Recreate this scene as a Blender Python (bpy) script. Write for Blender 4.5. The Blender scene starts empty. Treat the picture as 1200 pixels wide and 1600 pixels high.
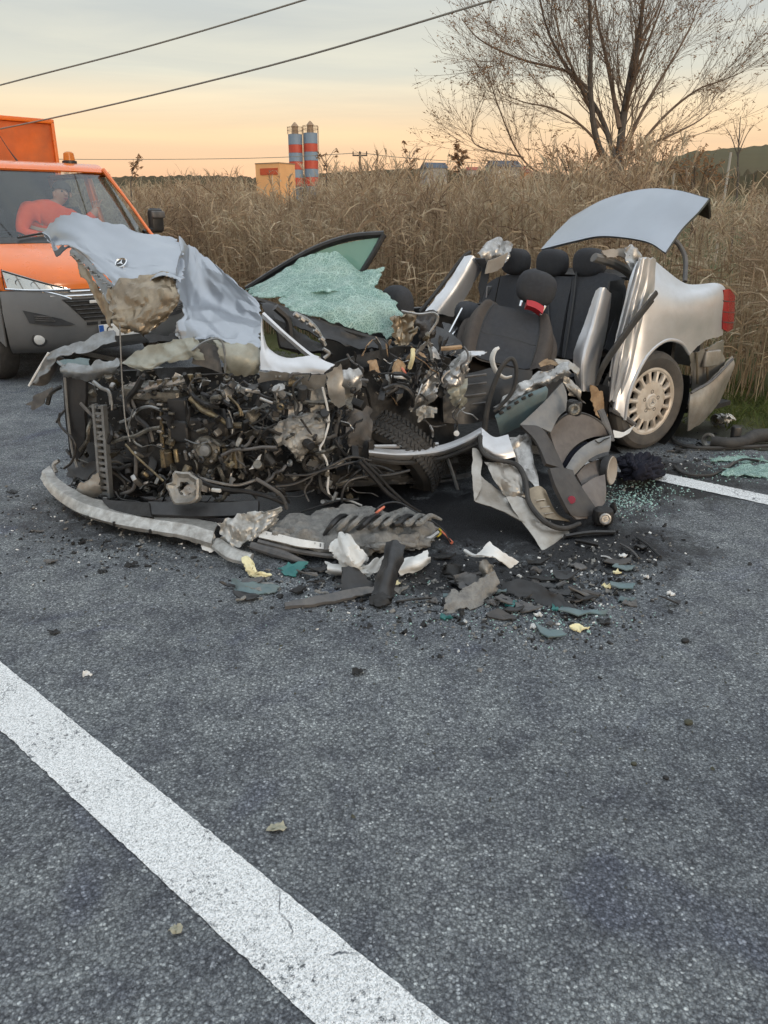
import bpy, bmesh, math, random
import numpy as np
from mathutils import Vector, Matrix, noise as mnoise
R = math.radians
rnd = random.Random(7)
nrg = np.random.default_rng(11)

# ------------------------------------------------------------------ camera
CAM_H = 1.45
PITCH = math.atan(460.0 / 1200.0)
scene = bpy.context.scene
cam_d = bpy.data.cameras.new('camera')
cam = bpy.data.objects.new('camera', cam_d)
scene.collection.objects.link(cam)
cam.location = (0, 0, CAM_H)
cam.rotation_euler = (math.pi / 2 - PITCH, 0, 0)
cam_d.sensor_fit = 'VERTICAL'
cam_d.sensor_height = 36.0
cam_d.sensor_width = 36.0
cam_d.lens = 27.0
cam_d.clip_end = 3000
cam_d.clip_start = 0.05
scene.camera = cam

# ------------------------------------------------------------------ sky and light
SUN_EL, SUN_AZ = R(9.0), R(148.0)        # azimuth clockwise from +Y: behind the camera, to its right
world = bpy.data.worlds.new('World')
scene.world = world
world.use_nodes = True
wn, wl = world.node_tree.nodes, world.node_tree.links
wn.clear()
w_out = wn.new('ShaderNodeOutputWorld')
w_bg = wn.new('ShaderNodeBackground')
w_sky = wn.new('ShaderNodeTexSky')
w_sky.sky_type = 'NISHITA'
w_sky.sun_disc = False
w_sky.sun_elevation = SUN_EL
w_sky.sun_rotation = SUN_AZ
w_sky.air_density = 1.2
w_sky.dust_density = 2.0
w_tc = wn.new('ShaderNodeTexCoord')
w_sep = wn.new('ShaderNodeSeparateXYZ')
wl.new(w_tc.outputs['Generated'], w_sep.inputs[0])
w_ramp = wn.new('ShaderNodeValToRGB')     # thin evening cloud deck, alike all round; unseen zenith brightened to light the scene
cr = w_ramp.color_ramp
cr.elements[0].position = 0.0
cr.elements[0].color = (.70, .37, .20, 1)
cr.elements[1].position = 1.0
cr.elements[1].color = (.95, 1.03, 1.12, 1)
for pos, col in ((.04, (.77, .455, .285)), (.065, (.77, .51, .32)), (.095, (.75, .555, .36)), (.122, (.70, .585, .43)), (.152, (.59, .575, .495)), (.20, (.475, .488, .465)), (.28, (.47, .51, .53)), (.55, (.76, .83, .90))):
    e = cr.elements.new(pos)
    e.color = (*col, 1)
wl.new(w_sep.outputs['Z'], w_ramp.inputs[0])
w_map = wn.new('ShaderNodeMapping')
w_map.inputs['Scale'].default_value = (1.6, 1.6, 20.0)
w_map.inputs['Location'].default_value = (3.3, 1.7, .4)
wl.new(w_tc.outputs['Generated'], w_map.inputs[0])
w_noise = wn.new('ShaderNodeTexNoise')
w_noise.inputs['Scale'].default_value = 1.3
w_noise.inputs['Detail'].default_value = 6
w_noise.inputs['Roughness'].default_value = .55
w_noise.inputs['Distortion'].default_value = .4
wl.new(w_map.outputs[0], w_noise.inputs[0])
w_cr2 = wn.new('ShaderNodeValToRGB')
w_cr2.color_ramp.elements[0].position = .44
w_cr2.color_ramp.elements[0].color = (0, 0, 0, 1)
w_cr2.color_ramp.elements[1].position = .70
w_cr2.color_ramp.elements[1].color = (1, 1, 1, 1)
wl.new(w_noise.outputs['Fac'], w_cr2.inputs[0])
w_cmix = wn.new('ShaderNodeMixRGB')
w_cmix.blend_type = 'MULTIPLY'
w_cmix.inputs['Color2'].default_value = (1.20, 1.16, 1.08, 1)
wl.new(w_cr2.outputs[0], w_cmix.inputs[0])
wl.new(w_ramp.outputs[0], w_cmix.inputs[1])
w_sc = wn.new('ShaderNodeVectorMath')
w_sc.operation = 'SCALE'
w_sc.inputs['Scale'].default_value = 10.0
wl.new(w_cmix.outputs[0], w_sc.inputs[0])
w_mix = wn.new('ShaderNodeMixRGB')
w_mix.inputs[0].default_value = .90
wl.new(w_sky.outputs[0], w_mix.inputs[1])
wl.new(w_sc.outputs[0], w_mix.inputs[2])
wl.new(w_mix.outputs[0], w_bg.inputs[0])
w_bg.inputs[1].default_value = 0.10
wl.new(w_bg.outputs[0], w_out.inputs[0])

sun_d = bpy.data.lights.new('sun', 'SUN')
sun_d.energy = .80
sun_d.angle = R(12)
sun_d.color = (1.0, .82, .62)
sun = bpy.data.objects.new('sun', sun_d)
scene.collection.objects.link(sun)
sdir = Vector((math.sin(SUN_AZ) * math.cos(SUN_EL), math.cos(SUN_AZ) * math.cos(SUN_EL), math.sin(SUN_EL)))
sun.rotation_euler = sdir.to_track_quat('Z', 'Y').to_euler()
sun.location = sdir * 60

vs = scene.view_settings
vs.view_transform = 'Standard'
vs.look = 'None'
vs.exposure = 0.45
vs.gamma = 1
vs.use_curve_mapping = False
scene.cycles.max_bounces = 5
scene.cycles.diffuse_bounces = 2
scene.cycles.glossy_bounces = 3
scene.cycles.transmission_bounces = 3
scene.cycles.use_adaptive_sampling = True
scene.cycles.adaptive_threshold = .03
scene.cycles.transparent_max_bounces = 16
scene.cycles.caustics_reflective = False
scene.cycles.caustics_refractive = False

# ------------------------------------------------------------------ where a point of the photograph lies
CP, SP = math.cos(PITCH), math.sin(PITCH)
def ray(px, py):
    u, v = (px - 600) / 1200.0, (py - 800) / 1200.0
    return Vector((u, CP - v * SP, -SP - v * CP))
EYE = Vector((0, 0, CAM_H))
def W(px, py, Y):
    r = ray(px, py)
    return EYE + r * (Y / r.y)
def G(px, py, z=0.0):
    r = ray(px, py)
    return EYE + r * ((z - CAM_H) / r.z)
def WP(px, py, o, nrm):
    r = ray(px, py)
    return EYE + r * ((o - EYE).dot(nrm) / r.dot(nrm))
CAR_O = Vector((1.76, 4.95, 0))
CF = Vector((-.86, -.51, 0)).normalized()       # the wreck's forward direction
CL = Vector((-CF.y, CF.x, 0))                    # towards the camera
if CL.y > 0: CL = -CL
def S(px, py, s):       # s metres to the right of the wreck's left flank
    return WP(px, py, CAR_O - CL * s, CL)
def F(px, py, t):       # t metres ahead of the rear axle
    return WP(px, py, CAR_O + CF * t, CF)
def EY(px):
    return float(np.interp(px, [60, 200, 330, 430, 580, 740], [4.05, 3.82, 3.58, 3.52, 3.75, 4.05]))
def E(px, py, d=0.0):
    return W(px, py, EY(px) + d)
RD = Vector((-.7498, .6616, 0))    # along the road
RN = Vector((.6616, .7498, 0))     # across it
def RP(a, n, z=0.0):
    p = RD * a + RN * n
    return Vector((p.x, p.y, z))

# ------------------------------------------------------------------ scene helpers
COL = scene.collection
MATS = {}
def tag(o, label=None, cat=None, group=None, kind=None):
    if label: o['label'] = label
    if cat: o['category'] = cat
    if group: o['group'] = group
    if kind: o['kind'] = kind
    return o
def thing(name, loc, label, cat, group=None):
    o = bpy.data.objects.new(name, None)
    o.empty_display_size = .1
    o.location = loc
    COL.objects.link(o)
    return tag(o, label, cat, group)
def wloc(o):
    v = Vector((0, 0, 0))
    while o is not None:
        v = v + o.location
        o = o.parent
    return v
def link_mesh(name, me, mat, parent=None, label=None):
    o = bpy.data.objects.new(name, me)
    COL.objects.link(o)
    if mat is not None:
        me.materials.clear()
        me.materials.append(MATS[mat] if isinstance(mat, str) else mat)
    if parent is not None: o.parent = parent
    if label: o['label'] = label
    return o
def cat_rom(P, n):
    """n+1 samples of a Catmull-Rom spline through the points P (k x 3)"""
    P = np.asarray([list(p) for p in P], float)
    k = len(P)
    if k == 1: return np.repeat(P, n + 1, 0)
    if k == 2:
        t = np.linspace(0, 1, n + 1)[:, None]
        return P[0] * (1 - t) + P[1] * t
    E_ = np.vstack([2 * P[0] - P[1], P, 2 * P[-1] - P[-2]])
    T = np.linspace(0, k - 1, n + 1)
    i = np.minimum(T.astype(int), k - 2)
    f = (T - i)[:, None]
    a, b, c, d = E_[i], E_[i + 1], E_[i + 2], E_[i + 3]
    return .5 * (2 * b + (c - a) * f + (2 * a - 5 * b + 4 * c - d) * f ** 2 + (3 * b - a - 3 * c + d) * f ** 3)
def nz(p, f, seed=0.0):
    return mnoise.noise_vector(Vector((p[0] * f + seed, p[1] * f - seed * .7, p[2] * f + seed * 1.3)))

def hsh(i, j, k):
    v = math.sin(i * 127.1 + j * 311.7 + k * 74.7) * 43758.5453
    return (v - math.floor(v)) * 2 - 1
def facet(x, y, k):
    """piecewise flat noise on a triangular lattice: straight creases as in folded sheet metal"""
    s_ = (x + y) * .3660254
    xs, ys = x + s_, y + s_
    i, j = math.floor(xs), math.floor(ys)
    fx, fy = xs - i, ys - j
    if fx > fy:
        return hsh(i, j, k) * (1 - fx) + hsh(i + 1, j, k) * (fx - fy) + hsh(i + 1, j + 1, k) * fy
    return hsh(i, j, k) * (1 - fy) + hsh(i, j + 1, k) * (fy - fx) + hsh(i + 1, j + 1, k) * fx
def zig(t, k):
    i = math.floor(t); f = t - i
    return hsh(i, 7, k) * (1 - f) + hsh(i + 1, 7, k) * f

class MB:
    """collects geometry in world coordinates; build() links it as one mesh object"""
    def __init__(s):
        s.v, s.f = [], []
    def add(s, verts, faces):
        n = len(s.v)
        s.v += [tuple(v) for v in verts]
        s.f += [tuple(i + n for i in f) for f in faces]
        return s
    def box(s, c, size, ax=None, taper=1.0):
        c = Vector(c)
        X, Y, Z = ax if ax else (Vector((1, 0, 0)), Vector((0, 1, 0)), Vector((0, 0, 1)))
        a, b, h = [q / 2 for q in size]
        vs_ = []
        for z in (-1, 1):
            k = taper if z > 0 else 1.0
            for x, y in ((-1, -1), (1, -1), (1, 1), (-1, 1)):
                vs_.append(c + X * (x * a * k) + Y * (y * b * k) + Z * (z * h))
        return s.add(vs_, [(3, 2, 1, 0), (4, 5, 6, 7), (0, 1, 5, 4), (1, 2, 6, 5), (2, 3, 7, 6), (3, 0, 4, 7)])
    def rbox(s, c, size, ax=None, r=.02, seg=3):
        """box with rounded edges along its Z axis and softened caps"""
        c = Vector(c)
        X, Y, Z = ax if ax else (Vector((1, 0, 0)), Vector((0, 1, 0)), Vector((0, 0, 1)))
        a, b, h = [q / 2 for q in size]
        r = min(r, a * .99, b * .99, h * .99)
        rings = [(-h, r * .6), (-h + r * .4, r * .12), (-h + r, 0), (h - r, 0), (h - r * .4, r * .12), (h, r * .6)]
        base = []
        for cx, cy, a0 in ((a - r, b - r, 0), (-a + r, b - r, 90), (-a + r, -b + r, 180), (a - r, -b + r, 270)):
            for k in range(seg + 1):
                t = R(a0 + 90 * k / seg)
                base.append((cx, cy, math.cos(t), math.sin(t)))
        m = len(base)
        vs_, fs = [], []
        for z, ins in rings:
            for cx, cy, ux, uy in base:
                vs_.append(c + X * (cx + ux * (r - ins)) + Y * (cy + uy * (r - ins)) + Z * z)
        for k in range(len(rings) - 1):
            for i in range(m):
                j = (i + 1) % m
                fs.append((k * m + i, k * m + j, (k + 1) * m + j, (k + 1) * m + i))
        fs.append(tuple(range(m - 1, -1, -1)))
        fs.append(tuple(range((len(rings) - 1) * m, len(rings) * m)))
        return s.add(vs_, fs)
    def tube(s, pts, rad, sides=8, n=None, cap=True, flat=1.0):
        pts = [Vector(p) for p in pts]
        if n is None: n = max(1, (len(pts) - 1) * (4 if len(pts) > 2 else 1))
        C = cat_rom(pts, n)
        if isinstance(rad, (int, float)): rr = [rad] * (n + 1)
        else: rr = np.interp(np.linspace(0, 1, n + 1), np.linspace(0, 1, len(rad)), rad)
        C = [Vector(c) for c in C]
        vs_, fs = [], []
        up = None
        for i, c in enumerate(C):
            d = (C[min(i + 1, n)] - C[max(i - 1, 0)])
            d = d.normalized() if d.length > 1e-9 else Vector((0, 0, 1))
            if up is None:
                up = d.orthogonal().normalized()
            else:
                up = (up - d * up.dot(d))
                up = up.normalized() if up.length > 1e-6 else d.orthogonal().normalized()
            sd = d.cross(up)
            for k in range(sides):
                t = 2 * math.pi * k / sides
                vs_.append(c + up * (math.cos(t) * rr[i]) + sd * (math.sin(t) * rr[i] * flat))
        for i in range(n):
            for k in range(sides):
                j = (k + 1) % sides
                fs.append((i * sides + k, i * sides + j, (i + 1) * sides + j, (i + 1) * sides + k))
        if cap:
            fs.append(tuple(range(sides - 1, -1, -1)))
            fs.append(tuple(range(n * sides, (n + 1) * sides)))
        return s.add(vs_, fs)
    def lathe(s, o, axis, prof, seg=32, ref=None, a0=0.0, a1=360.0, wob=0.0):
        """prof: list of (along axis, radius)"""
        o, ax = Vector(o), Vector(axis).normalized()
        u = (Vector(ref) - ax * Vector(ref).dot(ax)).normalized() if ref is not None else ax.orthogonal().normalized()
        w = ax.cross(u)
        full = abs(a1 - a0) > 359.9
        m = seg if full else seg + 1
        vs_, fs = [], []
        for h, r in prof:
            for k in range(m):
                t = R(a0 + (a1 - a0) * k / seg)
                rr = r
                if wob: rr = r * (1 + wob * mnoise.noise(Vector((math.cos(t) * 2, math.sin(t) * 2, h * 9))))
                vs_.append(o + ax * h + u * (math.cos(t) * rr) + w * (math.sin(t) * rr))
        for i in range(len(prof) - 1):
            for k in range(seg if full else seg):
                j = (k + 1) % m if full else k + 1
                fs.append((i * m + k, i * m + j, (i + 1) * m + j, (i + 1) * m + k))
        return s.add(vs_, fs)
    def cyl(s, a, b, r, seg=16, r2=None):
        a, b = Vector(a), Vector(b)
        L = (b - a).length
        r2 = r if r2 is None else r2
        e = min(r, r2) * .12
        return s.lathe(a, b - a, [(0, 0), (0, r - e), (e, r), (L - e, r2), (L, r2 - e), (L, 0)], seg)
    def patch(s, ctrl, nu=24, nv=16, thick=.003, amp=0.0, freq=6.0, seed=0.0, ragged=0.0, sharp=False, fold=0.0, ffreq=3.0, sharpv=False, octs=3):
        """a bent sheet through a grid of points: rows of equal length; ragged tears the rim, fold adds creases"""
        rows = [cat_rom(r_, nu) if not sharp else np.array([np.interp(np.linspace(0, len(r_) - 1, nu + 1), range(len(r_)), [q[k] for q in r_]) for k in range(3)]).T for r_ in ctrl]
        rows = np.array(rows)
        cols = []
        for i in range(nu + 1):
            c_ = rows[:, i]
            cols.append(cat_rom(c_, nv) if not (sharp or sharpv) else np.array([np.interp(np.linspace(0, len(c_) - 1, nv + 1), range(len(c_)), c_[:, k]) for k in range(3)]).T)
        Gd = np.array(cols)            # (nu+1, nv+1, 3)
        du = np.gradient(Gd, axis=0); dv = np.gradient(Gd, axis=1)
        N = np.cross(du, dv)
        N /= (np.linalg.norm(N, axis=2, keepdims=True) + 1e-9)
        Lu = float(np.linalg.norm(np.diff(Gd, axis=0), axis=2).sum(0).mean()); Lv = float(np.linalg.norm(np.diff(Gd, axis=1), axis=2).sum(1).mean())
        if ragged:
            G0 = Gd.copy()
            for i in range(nu + 1):
                for j in range(nv + 1):
                    e = min(i, nu - i, j, nv - j)
                    if e < 3:
                        ii, jj = min(max(i, 4), nu - 4) if nu > 8 else nu // 2, min(max(j, 4), nv - 4) if nv > 8 else nv // 2
                        d_ = G0[ii, jj] - G0[i, j]
                        dl = np.linalg.norm(d_) + 1e-9
                        t_ = (i / nu * Lu + (j / nv * Lv) * 1.37 + (3.1 if i > nu / 2 else 0) + (7.7 if j > nv / 2 else 0))
                        w_ = max(-.25, zig(t_ * 26, seed) * 1.0 + zig(t_ * 61, seed + 3) * .55 + .1) * ragged * 1.7
                        Gd[i, j] = G0[i, j] + d_ / dl * min(w_, dl * .7) * (1.0, .6, .25)[e]
        if amp or fold:
            for i in range(nu + 1):
                for j in range(nv + 1):
                    p = Gd[i, j]
                    h = 0
                    if amp:
                        q = nz(p, freq, seed)
                        h += amp * (q.x + .5 * nz(p, freq * 2.3, seed + 3).y)
                    if fold:
                        fx, fy = i / nu * Lu * ffreq, j / nv * Lv * ffreq
                        c1, s1, c2, s2 = math.cos(seed * 2.1), math.sin(seed * 2.1), math.cos(seed * 5.3 + 1), math.sin(seed * 5.3 + 1)
                        h += fold * facet(fx * c1 - fy * s1 + seed, fx * s1 + fy * c1, seed)
                        if octs > 1: h += fold * .55 * facet((fx * c2 - fy * s2) * 2.1, (fx * s2 + fy * c2) * 2.1 + seed, seed + 9)
                        if octs > 2: h += fold * .25 * facet(fx * 4.7 + seed, fy * 4.7, seed + 4)
                    Gd[i, j] = p + N[i, j] * h
            du = np.gradient(Gd, axis=0); dv = np.gradient(Gd, axis=1)
            N = np.cross(du, dv)
            N /= (np.linalg.norm(N, axis=2, keepdims=True) + 1e-9)
        A = (Gd + N * thick / 2).reshape(-1, 3)
        m = nv + 1
        fs = [(i * m + j, (i + 1) * m + j, (i + 1) * m + j + 1, i * m + j + 1) for i in range(nu) for j in range(nv)]
        if thick <= 0:
            return s.add(A, fs)
        B = (Gd - N * thick / 2).reshape(-1, 3)
        k = len(A)
        fs2 = [tuple(reversed([q + k for q in f])) for f in fs]
        rim = [(i, 0) for i in range(nu + 1)] + [(nu, j) for j in range(1, nv + 1)] + [(i, nv) for i in range(nu - 1, -1, -1)] + [(0, j) for j in range(nv - 1, 0, -1)]
        ids = [i * m + j for i, j in rim]
        side = [(ids[q], ids[q] + k, ids[(q + 1) % len(ids)] + k, ids[(q + 1) % len(ids)]) for q in range(len(ids))]
        return s.add(np.vstack([A, B]), fs + fs2 + side)
    def shard(s, pts, thick=.004, amp=.004, seed=0.0, sub=3):
        """a thin irregular piece with the outline pts, fanned from its middle"""
        pts = [Vector(p) for p in pts]
        P = []
        for i, p in enumerate(pts):
            q = pts[(i + 1) % len(pts)]
            for k in range(sub):
                P.append(p.lerp(q, k / sub))
        c = sum(P, Vector()) / len(P)
        n = Vector()
        for i in range(len(P)): n += (P[i] - c).cross(P[(i + 1) % len(P)] - c)
        n = n.normalized() if n.length > 1e-9 else Vector((0, 0, 1))
        if n.z < 0: n = -n
        L = max((p - c).length for p in P)
        def dis(p, e): 
            w_ = nz(p, 3.0 / max(L, .02), seed)
            return p + n * (w_.x * amp * 2) + (Vector((w_.y, w_.z, 0)) * amp if e else Vector())
        m = len(P)
        top = [dis(p, True) for p in P] + [dis(c.lerp(p, .5), False) for p in P] + [dis(c, False)]
        bot = [p - n * thick for p in top]
        fs = []
        k = len(top)
        for i in range(m):
            j = (i + 1) % m
            fs += [(i, j, m + j, m + i), (m + i, m + j, 2 * m)]
            fs += [(k + m + i, k + m + j, k + j, k + i), (k + 2 * m, k + m + j, k + m + i)]
            fs.append((j, i, k + i, k + j))
        return s.add(top + bot, fs)
    def build(s, name, mat, parent=None, label=None, smooth=True, base=None, angle=27):
        o_ = wloc(parent) if parent is not None else (Vector(base) if base is not None else Vector((0, 0, 0)))
        me = bpy.data.meshes.new(name)
        V = np.array(s.v, float) - np.array(o_)
        me.from_pydata(V.tolist(), [], s.f)
        me.update()
        if smooth:
            me.polygons.foreach_set('use_smooth', [True] * len(me.polygons))
            try: me.set_sharp_from_angle(angle=R(angle))
            except Exception: pass
        o = link_mesh(name, me, mat, parent, label)
        if parent is None and base is not None: o.location = base
        return o

# ------------------------------------------------------------------ materials
def new_mat(name):
    m = bpy.data.materials.new(name)
    m.use_nodes = True
    m.node_tree.nodes.clear()
    out = m.node_tree.nodes.new('ShaderNodeOutputMaterial')
    b = m.node_tree.nodes.new('ShaderNodeBsdfPrincipled')
    m.node_tree.links.new(b.outputs[0], out.inputs[0])
    MATS[name] = m
    return m, m.node_tree.nodes, m.node_tree.links, b, out
def ramp(n, pts):
    r = n.new('ShaderNodeValToRGB')
    c = r.color_ramp
    c.elements[0].position, c.elements[0].color = pts[0][0], (*pts[0][1], 1)
    c.elements[1].position, c.elements[1].color = pts[-1][0], (*pts[-1][1], 1)
    for p, q in pts[1:-1]:
        e = c.elements.new(p); e.color = (*q, 1)
    return r
def noise(n, l, vec, scale, detail=5, rough=.6, dist=0.0):
    t = n.new('ShaderNodeTexNoise')
    t.inputs['Scale'].default_value = scale
    t.inputs['Detail'].default_value = detail
    t.inputs['Roughness'].default_value = rough
    t.inputs['Distortion'].default_value = dist
    l.new(vec, t.inputs['Vector'])
    return t
def pm(name, c1, c2=None, scale=8.0, rough=.5, rough2=None, metal=0.0, bump=0.0, bscale=60.0, dirt=None, dscale=5.0, damt=.5, spec=.5, coat=0.0, trans=0.0):
    """plain procedural surface: two tones, grime patches, roughness change and fine relief"""
    m, n, l, b, out = new_mat(name)
    geo = n.new('ShaderNodeNewGeometry')
    vec = geo.outputs['Position']
    t = noise(n, l, vec, scale)
    r = ramp(n, [(.3, c1), (.7, c2 or tuple(q * .75 for q in c1))])
    l.new(t.outputs['Fac'], r.inputs[0])
    colr = r.outputs[0]
    if dirt:
        t2 = noise(n, l, vec, dscale, 8, .65, .3)
        r2 = ramp(n, [(.5 - damt * .3, (0, 0, 0)), (.82 - damt * .3, (1, 1, 1))])
        l.new(t2.outputs['Fac'], r2.inputs[0])
        mx = n.new('ShaderNodeMixRGB')
        mx.inputs[2].default_value = (*dirt, 1)
        ml = n.new('ShaderNodeMath'); ml.operation = 'MULTIPLY'; ml.inputs[1].default_value = damt
        l.new(r2.outputs[0], ml.inputs[0])
        l.new(ml.outputs[0], mx.inputs[0])
        l.new(colr, mx.inputs[1])
        colr = mx.outputs[0]
        if metal > 0:
            mm = n.new('ShaderNodeMapRange')
            mm.inputs['To Min'].default_value = metal
            mm.inputs['To Max'].default_value = metal * .25
            l.new(ml.outputs[0], mm.inputs[0])
            l.new(mm.outputs[0], b.inputs['Metallic'])
    l.new(colr, b.inputs['Base Color'])
    if not (dirt and metal > 0): b.inputs['Metallic'].default_value = metal
    b.inputs['Specular IOR Level'].default_value = spec
    b.inputs['Coat Weight'].default_value = coat
    b.inputs['Coat Roughness'].default_value = .12
    t3 = noise(n, l, vec, scale * 2.7, 4)
    mr = n.new('ShaderNodeMapRange')
    mr.inputs['From Min'].default_value, mr.inputs['From Max'].default_value = .3, .7
    mr.inputs['To Min'].default_value, mr.inputs['To Max'].default_value = rough, rough2 if rough2 is not None else min(1, rough * 1.35)
    l.new(t3.outputs['Fac'], mr.inputs[0])
    l.new(mr.outputs[0], b.inputs['Roughness'])
    if bump:
        t4 = noise(n, l, vec, bscale, 4)
        bp = n.new('ShaderNodeBump')
        bp.inputs['Strength'].default_value = bump
        bp.inputs['Distance'].default_value = .01
        l.new(t4.outputs['Fac'], bp.inputs['Height'])
        l.new(bp.outputs[0], b.inputs['Normal'])
    return m
# paints, metals, plastics
pm('silver', (.64, .65, .67), (.57, .58, .60), 2, .34, .46, .70, .03, 300, dirt=(.20, .17, .13), dscale=5, damt=.28, coat=.25)
pm('silver_clean_sky_tint', (.375, .40, .435), (.34, .365, .40), 2, .30, .38, .85, 0, dirt=(.24, .25, .27), dscale=2, damt=.2, coat=.25)  # cleaner silver, base colour tinted bluish for the reflected sky
pm('silver_dirty', (.50, .485, .455), (.40, .38, .345), 5, .32, .5, .8, .06, 160, dirt=(.17, .14, .105), dscale=9, damt=.6)
pm('beam_alu', (.60, .60, .58), (.48, .48, .46), 9, .30, .5, .65, .12, 120, dirt=(.13, .12, .105), dscale=20, damt=.65)
pm('dark_trim', (.048, .044, .043), (.038, .035, .034), 8, .5, .65, 0, .06, 260, dirt=(.09, .08, .07), dscale=15, damt=.5)
pm('hood_inner', (.40, .335, .245), (.26, .21, .15), 7, .28, .48, .85, .1, 140, dirt=(.09, .07, .05), dscale=11, damt=.55)
pm('primer_khaki', (.40, .40, .345), (.28, .28, .235), 8, .38, .6, .5, .1, 120, dirt=(.14, .13, .10), dscale=12, damt=.4)
pm('bare_alu', (.56, .55, .53), (.40, .39, .375), 14, .24, .45, .95, .12, 120, dirt=(.10, .095, .09), dscale=18, damt=.6)
pm('cast_alu', (.42, .41, .38), (.27, .26, .24), 18, .42, .65, .75, .3, 140, dirt=(.10, .09, .08), dscale=11, damt=.5)
pm('oily_steel', (.12, .115, .105), (.04, .04, .038), 20, .22, .5, .8, .35, 120, dirt=(.36, .33, .27), dscale=30, damt=.5)
pm('dark_steel', (.055, .055, .056), (.022, .022, .022), 20, .28, .55, .7, .3, 120, dirt=(.12, .11, .10), dscale=22, damt=.4)
pm('brass_oily', (.42, .34, .19), (.22, .17, .10), 22, .22, .5, .9, .2, 120, dirt=(.05, .045, .04), dscale=26, damt=.8)
pm('rust_tan', (.42, .29, .17), (.26, .17, .10), 20, .6, .8, .1, .4, 90)
pm('grey_steel', (.34, .355, .36), (.22, .23, .235), 14, .32, .55, .8, .2, 90, dirt=(.12, .11, .10), dscale=16, damt=.5)
pm('black_plastic', (.024, .025, .027), (.014, .014, .015), 12, .3, .55, 0, .12, 150, dirt=(.055, .052, .05), dscale=14, damt=.3)
pm('pale_leaf', (.36, .35, .27), (.26, .25, .19), 30, .7, .8, 0, .1, 100)
pm('glass_crumb', (.40, .58, .53), (.26, .42, .38), 60, .15, .3, 0, 0)
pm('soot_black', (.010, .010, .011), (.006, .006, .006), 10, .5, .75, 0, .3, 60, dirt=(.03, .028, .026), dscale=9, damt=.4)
pm('rubber', (.024, .024, .024), (.035, .034, .033), 20, .65, .8, 0, .2, 140, dirt=(.10, .09, .08), dscale=10, damt=.35)
pm('tyre_dusty', (.075, .068, .060), (.045, .042, .040), 12, .75, .9, 0, .2, 140, dirt=(.16, .135, .11), dscale=8, damt=.4)
pm('wheel_paint', (.72, .67, .60), (.64, .57, .48), 10, .38, .5, .35, .05, 200, dirt=(.30, .20, .12), dscale=8, damt=.5)
pm('grey_plastic', (.075, .076, .08), (.055, .056, .058), 8, .5, .65, 0, .08, 240, dirt=(.2, .18, .16), dscale=15, damt=.5)
pm('door_grey', (.17, .175, .18), (.14, .145, .15), 6, .45, .6, 0, .06, 260, dirt=(.28, .26, .23), dscale=15, damt=.5)
pm('door_brown', (.12, .105, .10), (.10, .088, .083), 8, .5, .65, 0, .06, 260, dirt=(.2, .18, .16), dscale=15, damt=.5)
pm('seat_fabric', (.050, .053, .060), (.040, .042, .047), 40, .85, .95, 0, .35, 500, dirt=(.075, .068, .060), dscale=6, damt=.3, spec=.2)
pm('seat_side', (.072, .062, .056), (.056, .049, .046), 30, .8, .9, 0, .3, 420, dirt=(.11, .09, .07), dscale=7, damt=.35, spec=.25)
pm('shelf_beige', (.38, .34, .29), (.30, .26, .22), 10, .8, .9, 0, .2, 200)
pm('white_plastic', (.74, .74, .72), (.62, .62, .60), 10, .45, .6, 0, .05, 100, dirt=(.35, .33, .30), dscale=12, damt=.35)
pm('foam_yellow', (.80, .74, .46), (.68, .60, .36), 16, .8, .9, 0, .3, 120)
pm('teal_plastic', (.03, .17, .16), (.02, .11, .11), 14, .3, .5, 0, .05, 100)
pm('blue_grey_plastic', (.12, .18, .19), (.08, .12, .13), 10, .4, .6, 0, .05, 100, dirt=(.2, .19, .17), dscale=10, damt=.3)
pm('red_plastic', (.45, .02, .03), (.34, .015, .02), 10, .3, .4, 0, .04, 100)
pm('red_reflector', (.30, .015, .04), (.2, .01, .03), 20, .3, .4, 0, .1, 200)
pm('tail_red', (.30, .014, .02), (.24, .01, .015), 8, .15, .25, 0, 0)
pm('copper_wire', (.70, .20, .12), (.55, .16, .10), 20, .4, .5, 0, 0)
pm('yellow_wire', (.75, .55, .06), (.6, .45, .05), 20, .4, .5, 0, 0)
pm('cloth_black', (.012, .013, .022), (.02, .02, .03), 15, .85, .95, 0, .4, 150, spec=.2)
pm('airbag_white', (.72, .72, .70), (.60, .59, .56), 9, .7, .85, 0, .25, 60, dirt=(.4, .38, .33), dscale=10, damt=.3)
pm('felt_grey', (.20, .195, .185), (.12, .115, .11), 26, .85, .95, 0, .6, 140, dirt=(.34, .33, .30), dscale=30, damt=.5)
pm('chrome', (.75, .76, .77), (.65, .66, .68), 10, .12, .2, 1.0, 0)
# van
pm('orange_paint', (.78, .17, .012), (.72, .15, .012), 3, .25, .35, 0, .02, 300, dirt=(.42, .12, .03), dscale=4, damt=.25, coat=.6)
pm('orange_tarp', (.72, .15, .02), (.52, .10, .015), 3, .6, .75, 0, .15, 40, dirt=(.33, .10, .04), dscale=2.4, damt=.6)
pm('bumper_grey', (.14, .142, .144), (.12, .122, .124), 6, .5, .65, 0, .08, 200, dirt=(.17, .16, .15), dscale=5, damt=.3)
pm('cab_dark', (.045, .047, .05), (.03, .03, .032), 8, .6, .8, 0, .1, 80)
pm('amber', (.62, .20, .015), (.5, .15, .01), 10, .2, .3, 0, 0)
pm('plate_white', (.78, .78, .76), (.70, .70, .68), 8, .35, .45, 0, 0)
pm('plate_blue', (.02, .10, .38), (.02, .09, .33), 8, .35, .45, 0, 0)
pm('ink', (.015, .015, .015), (.02, .02, .02), 8, .4, .5, 0, 0)
pm('hivis_orange', (.95, .10, .02), (.85, .08, .018), 12, .7, .85, 0, .3, 30)
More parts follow.
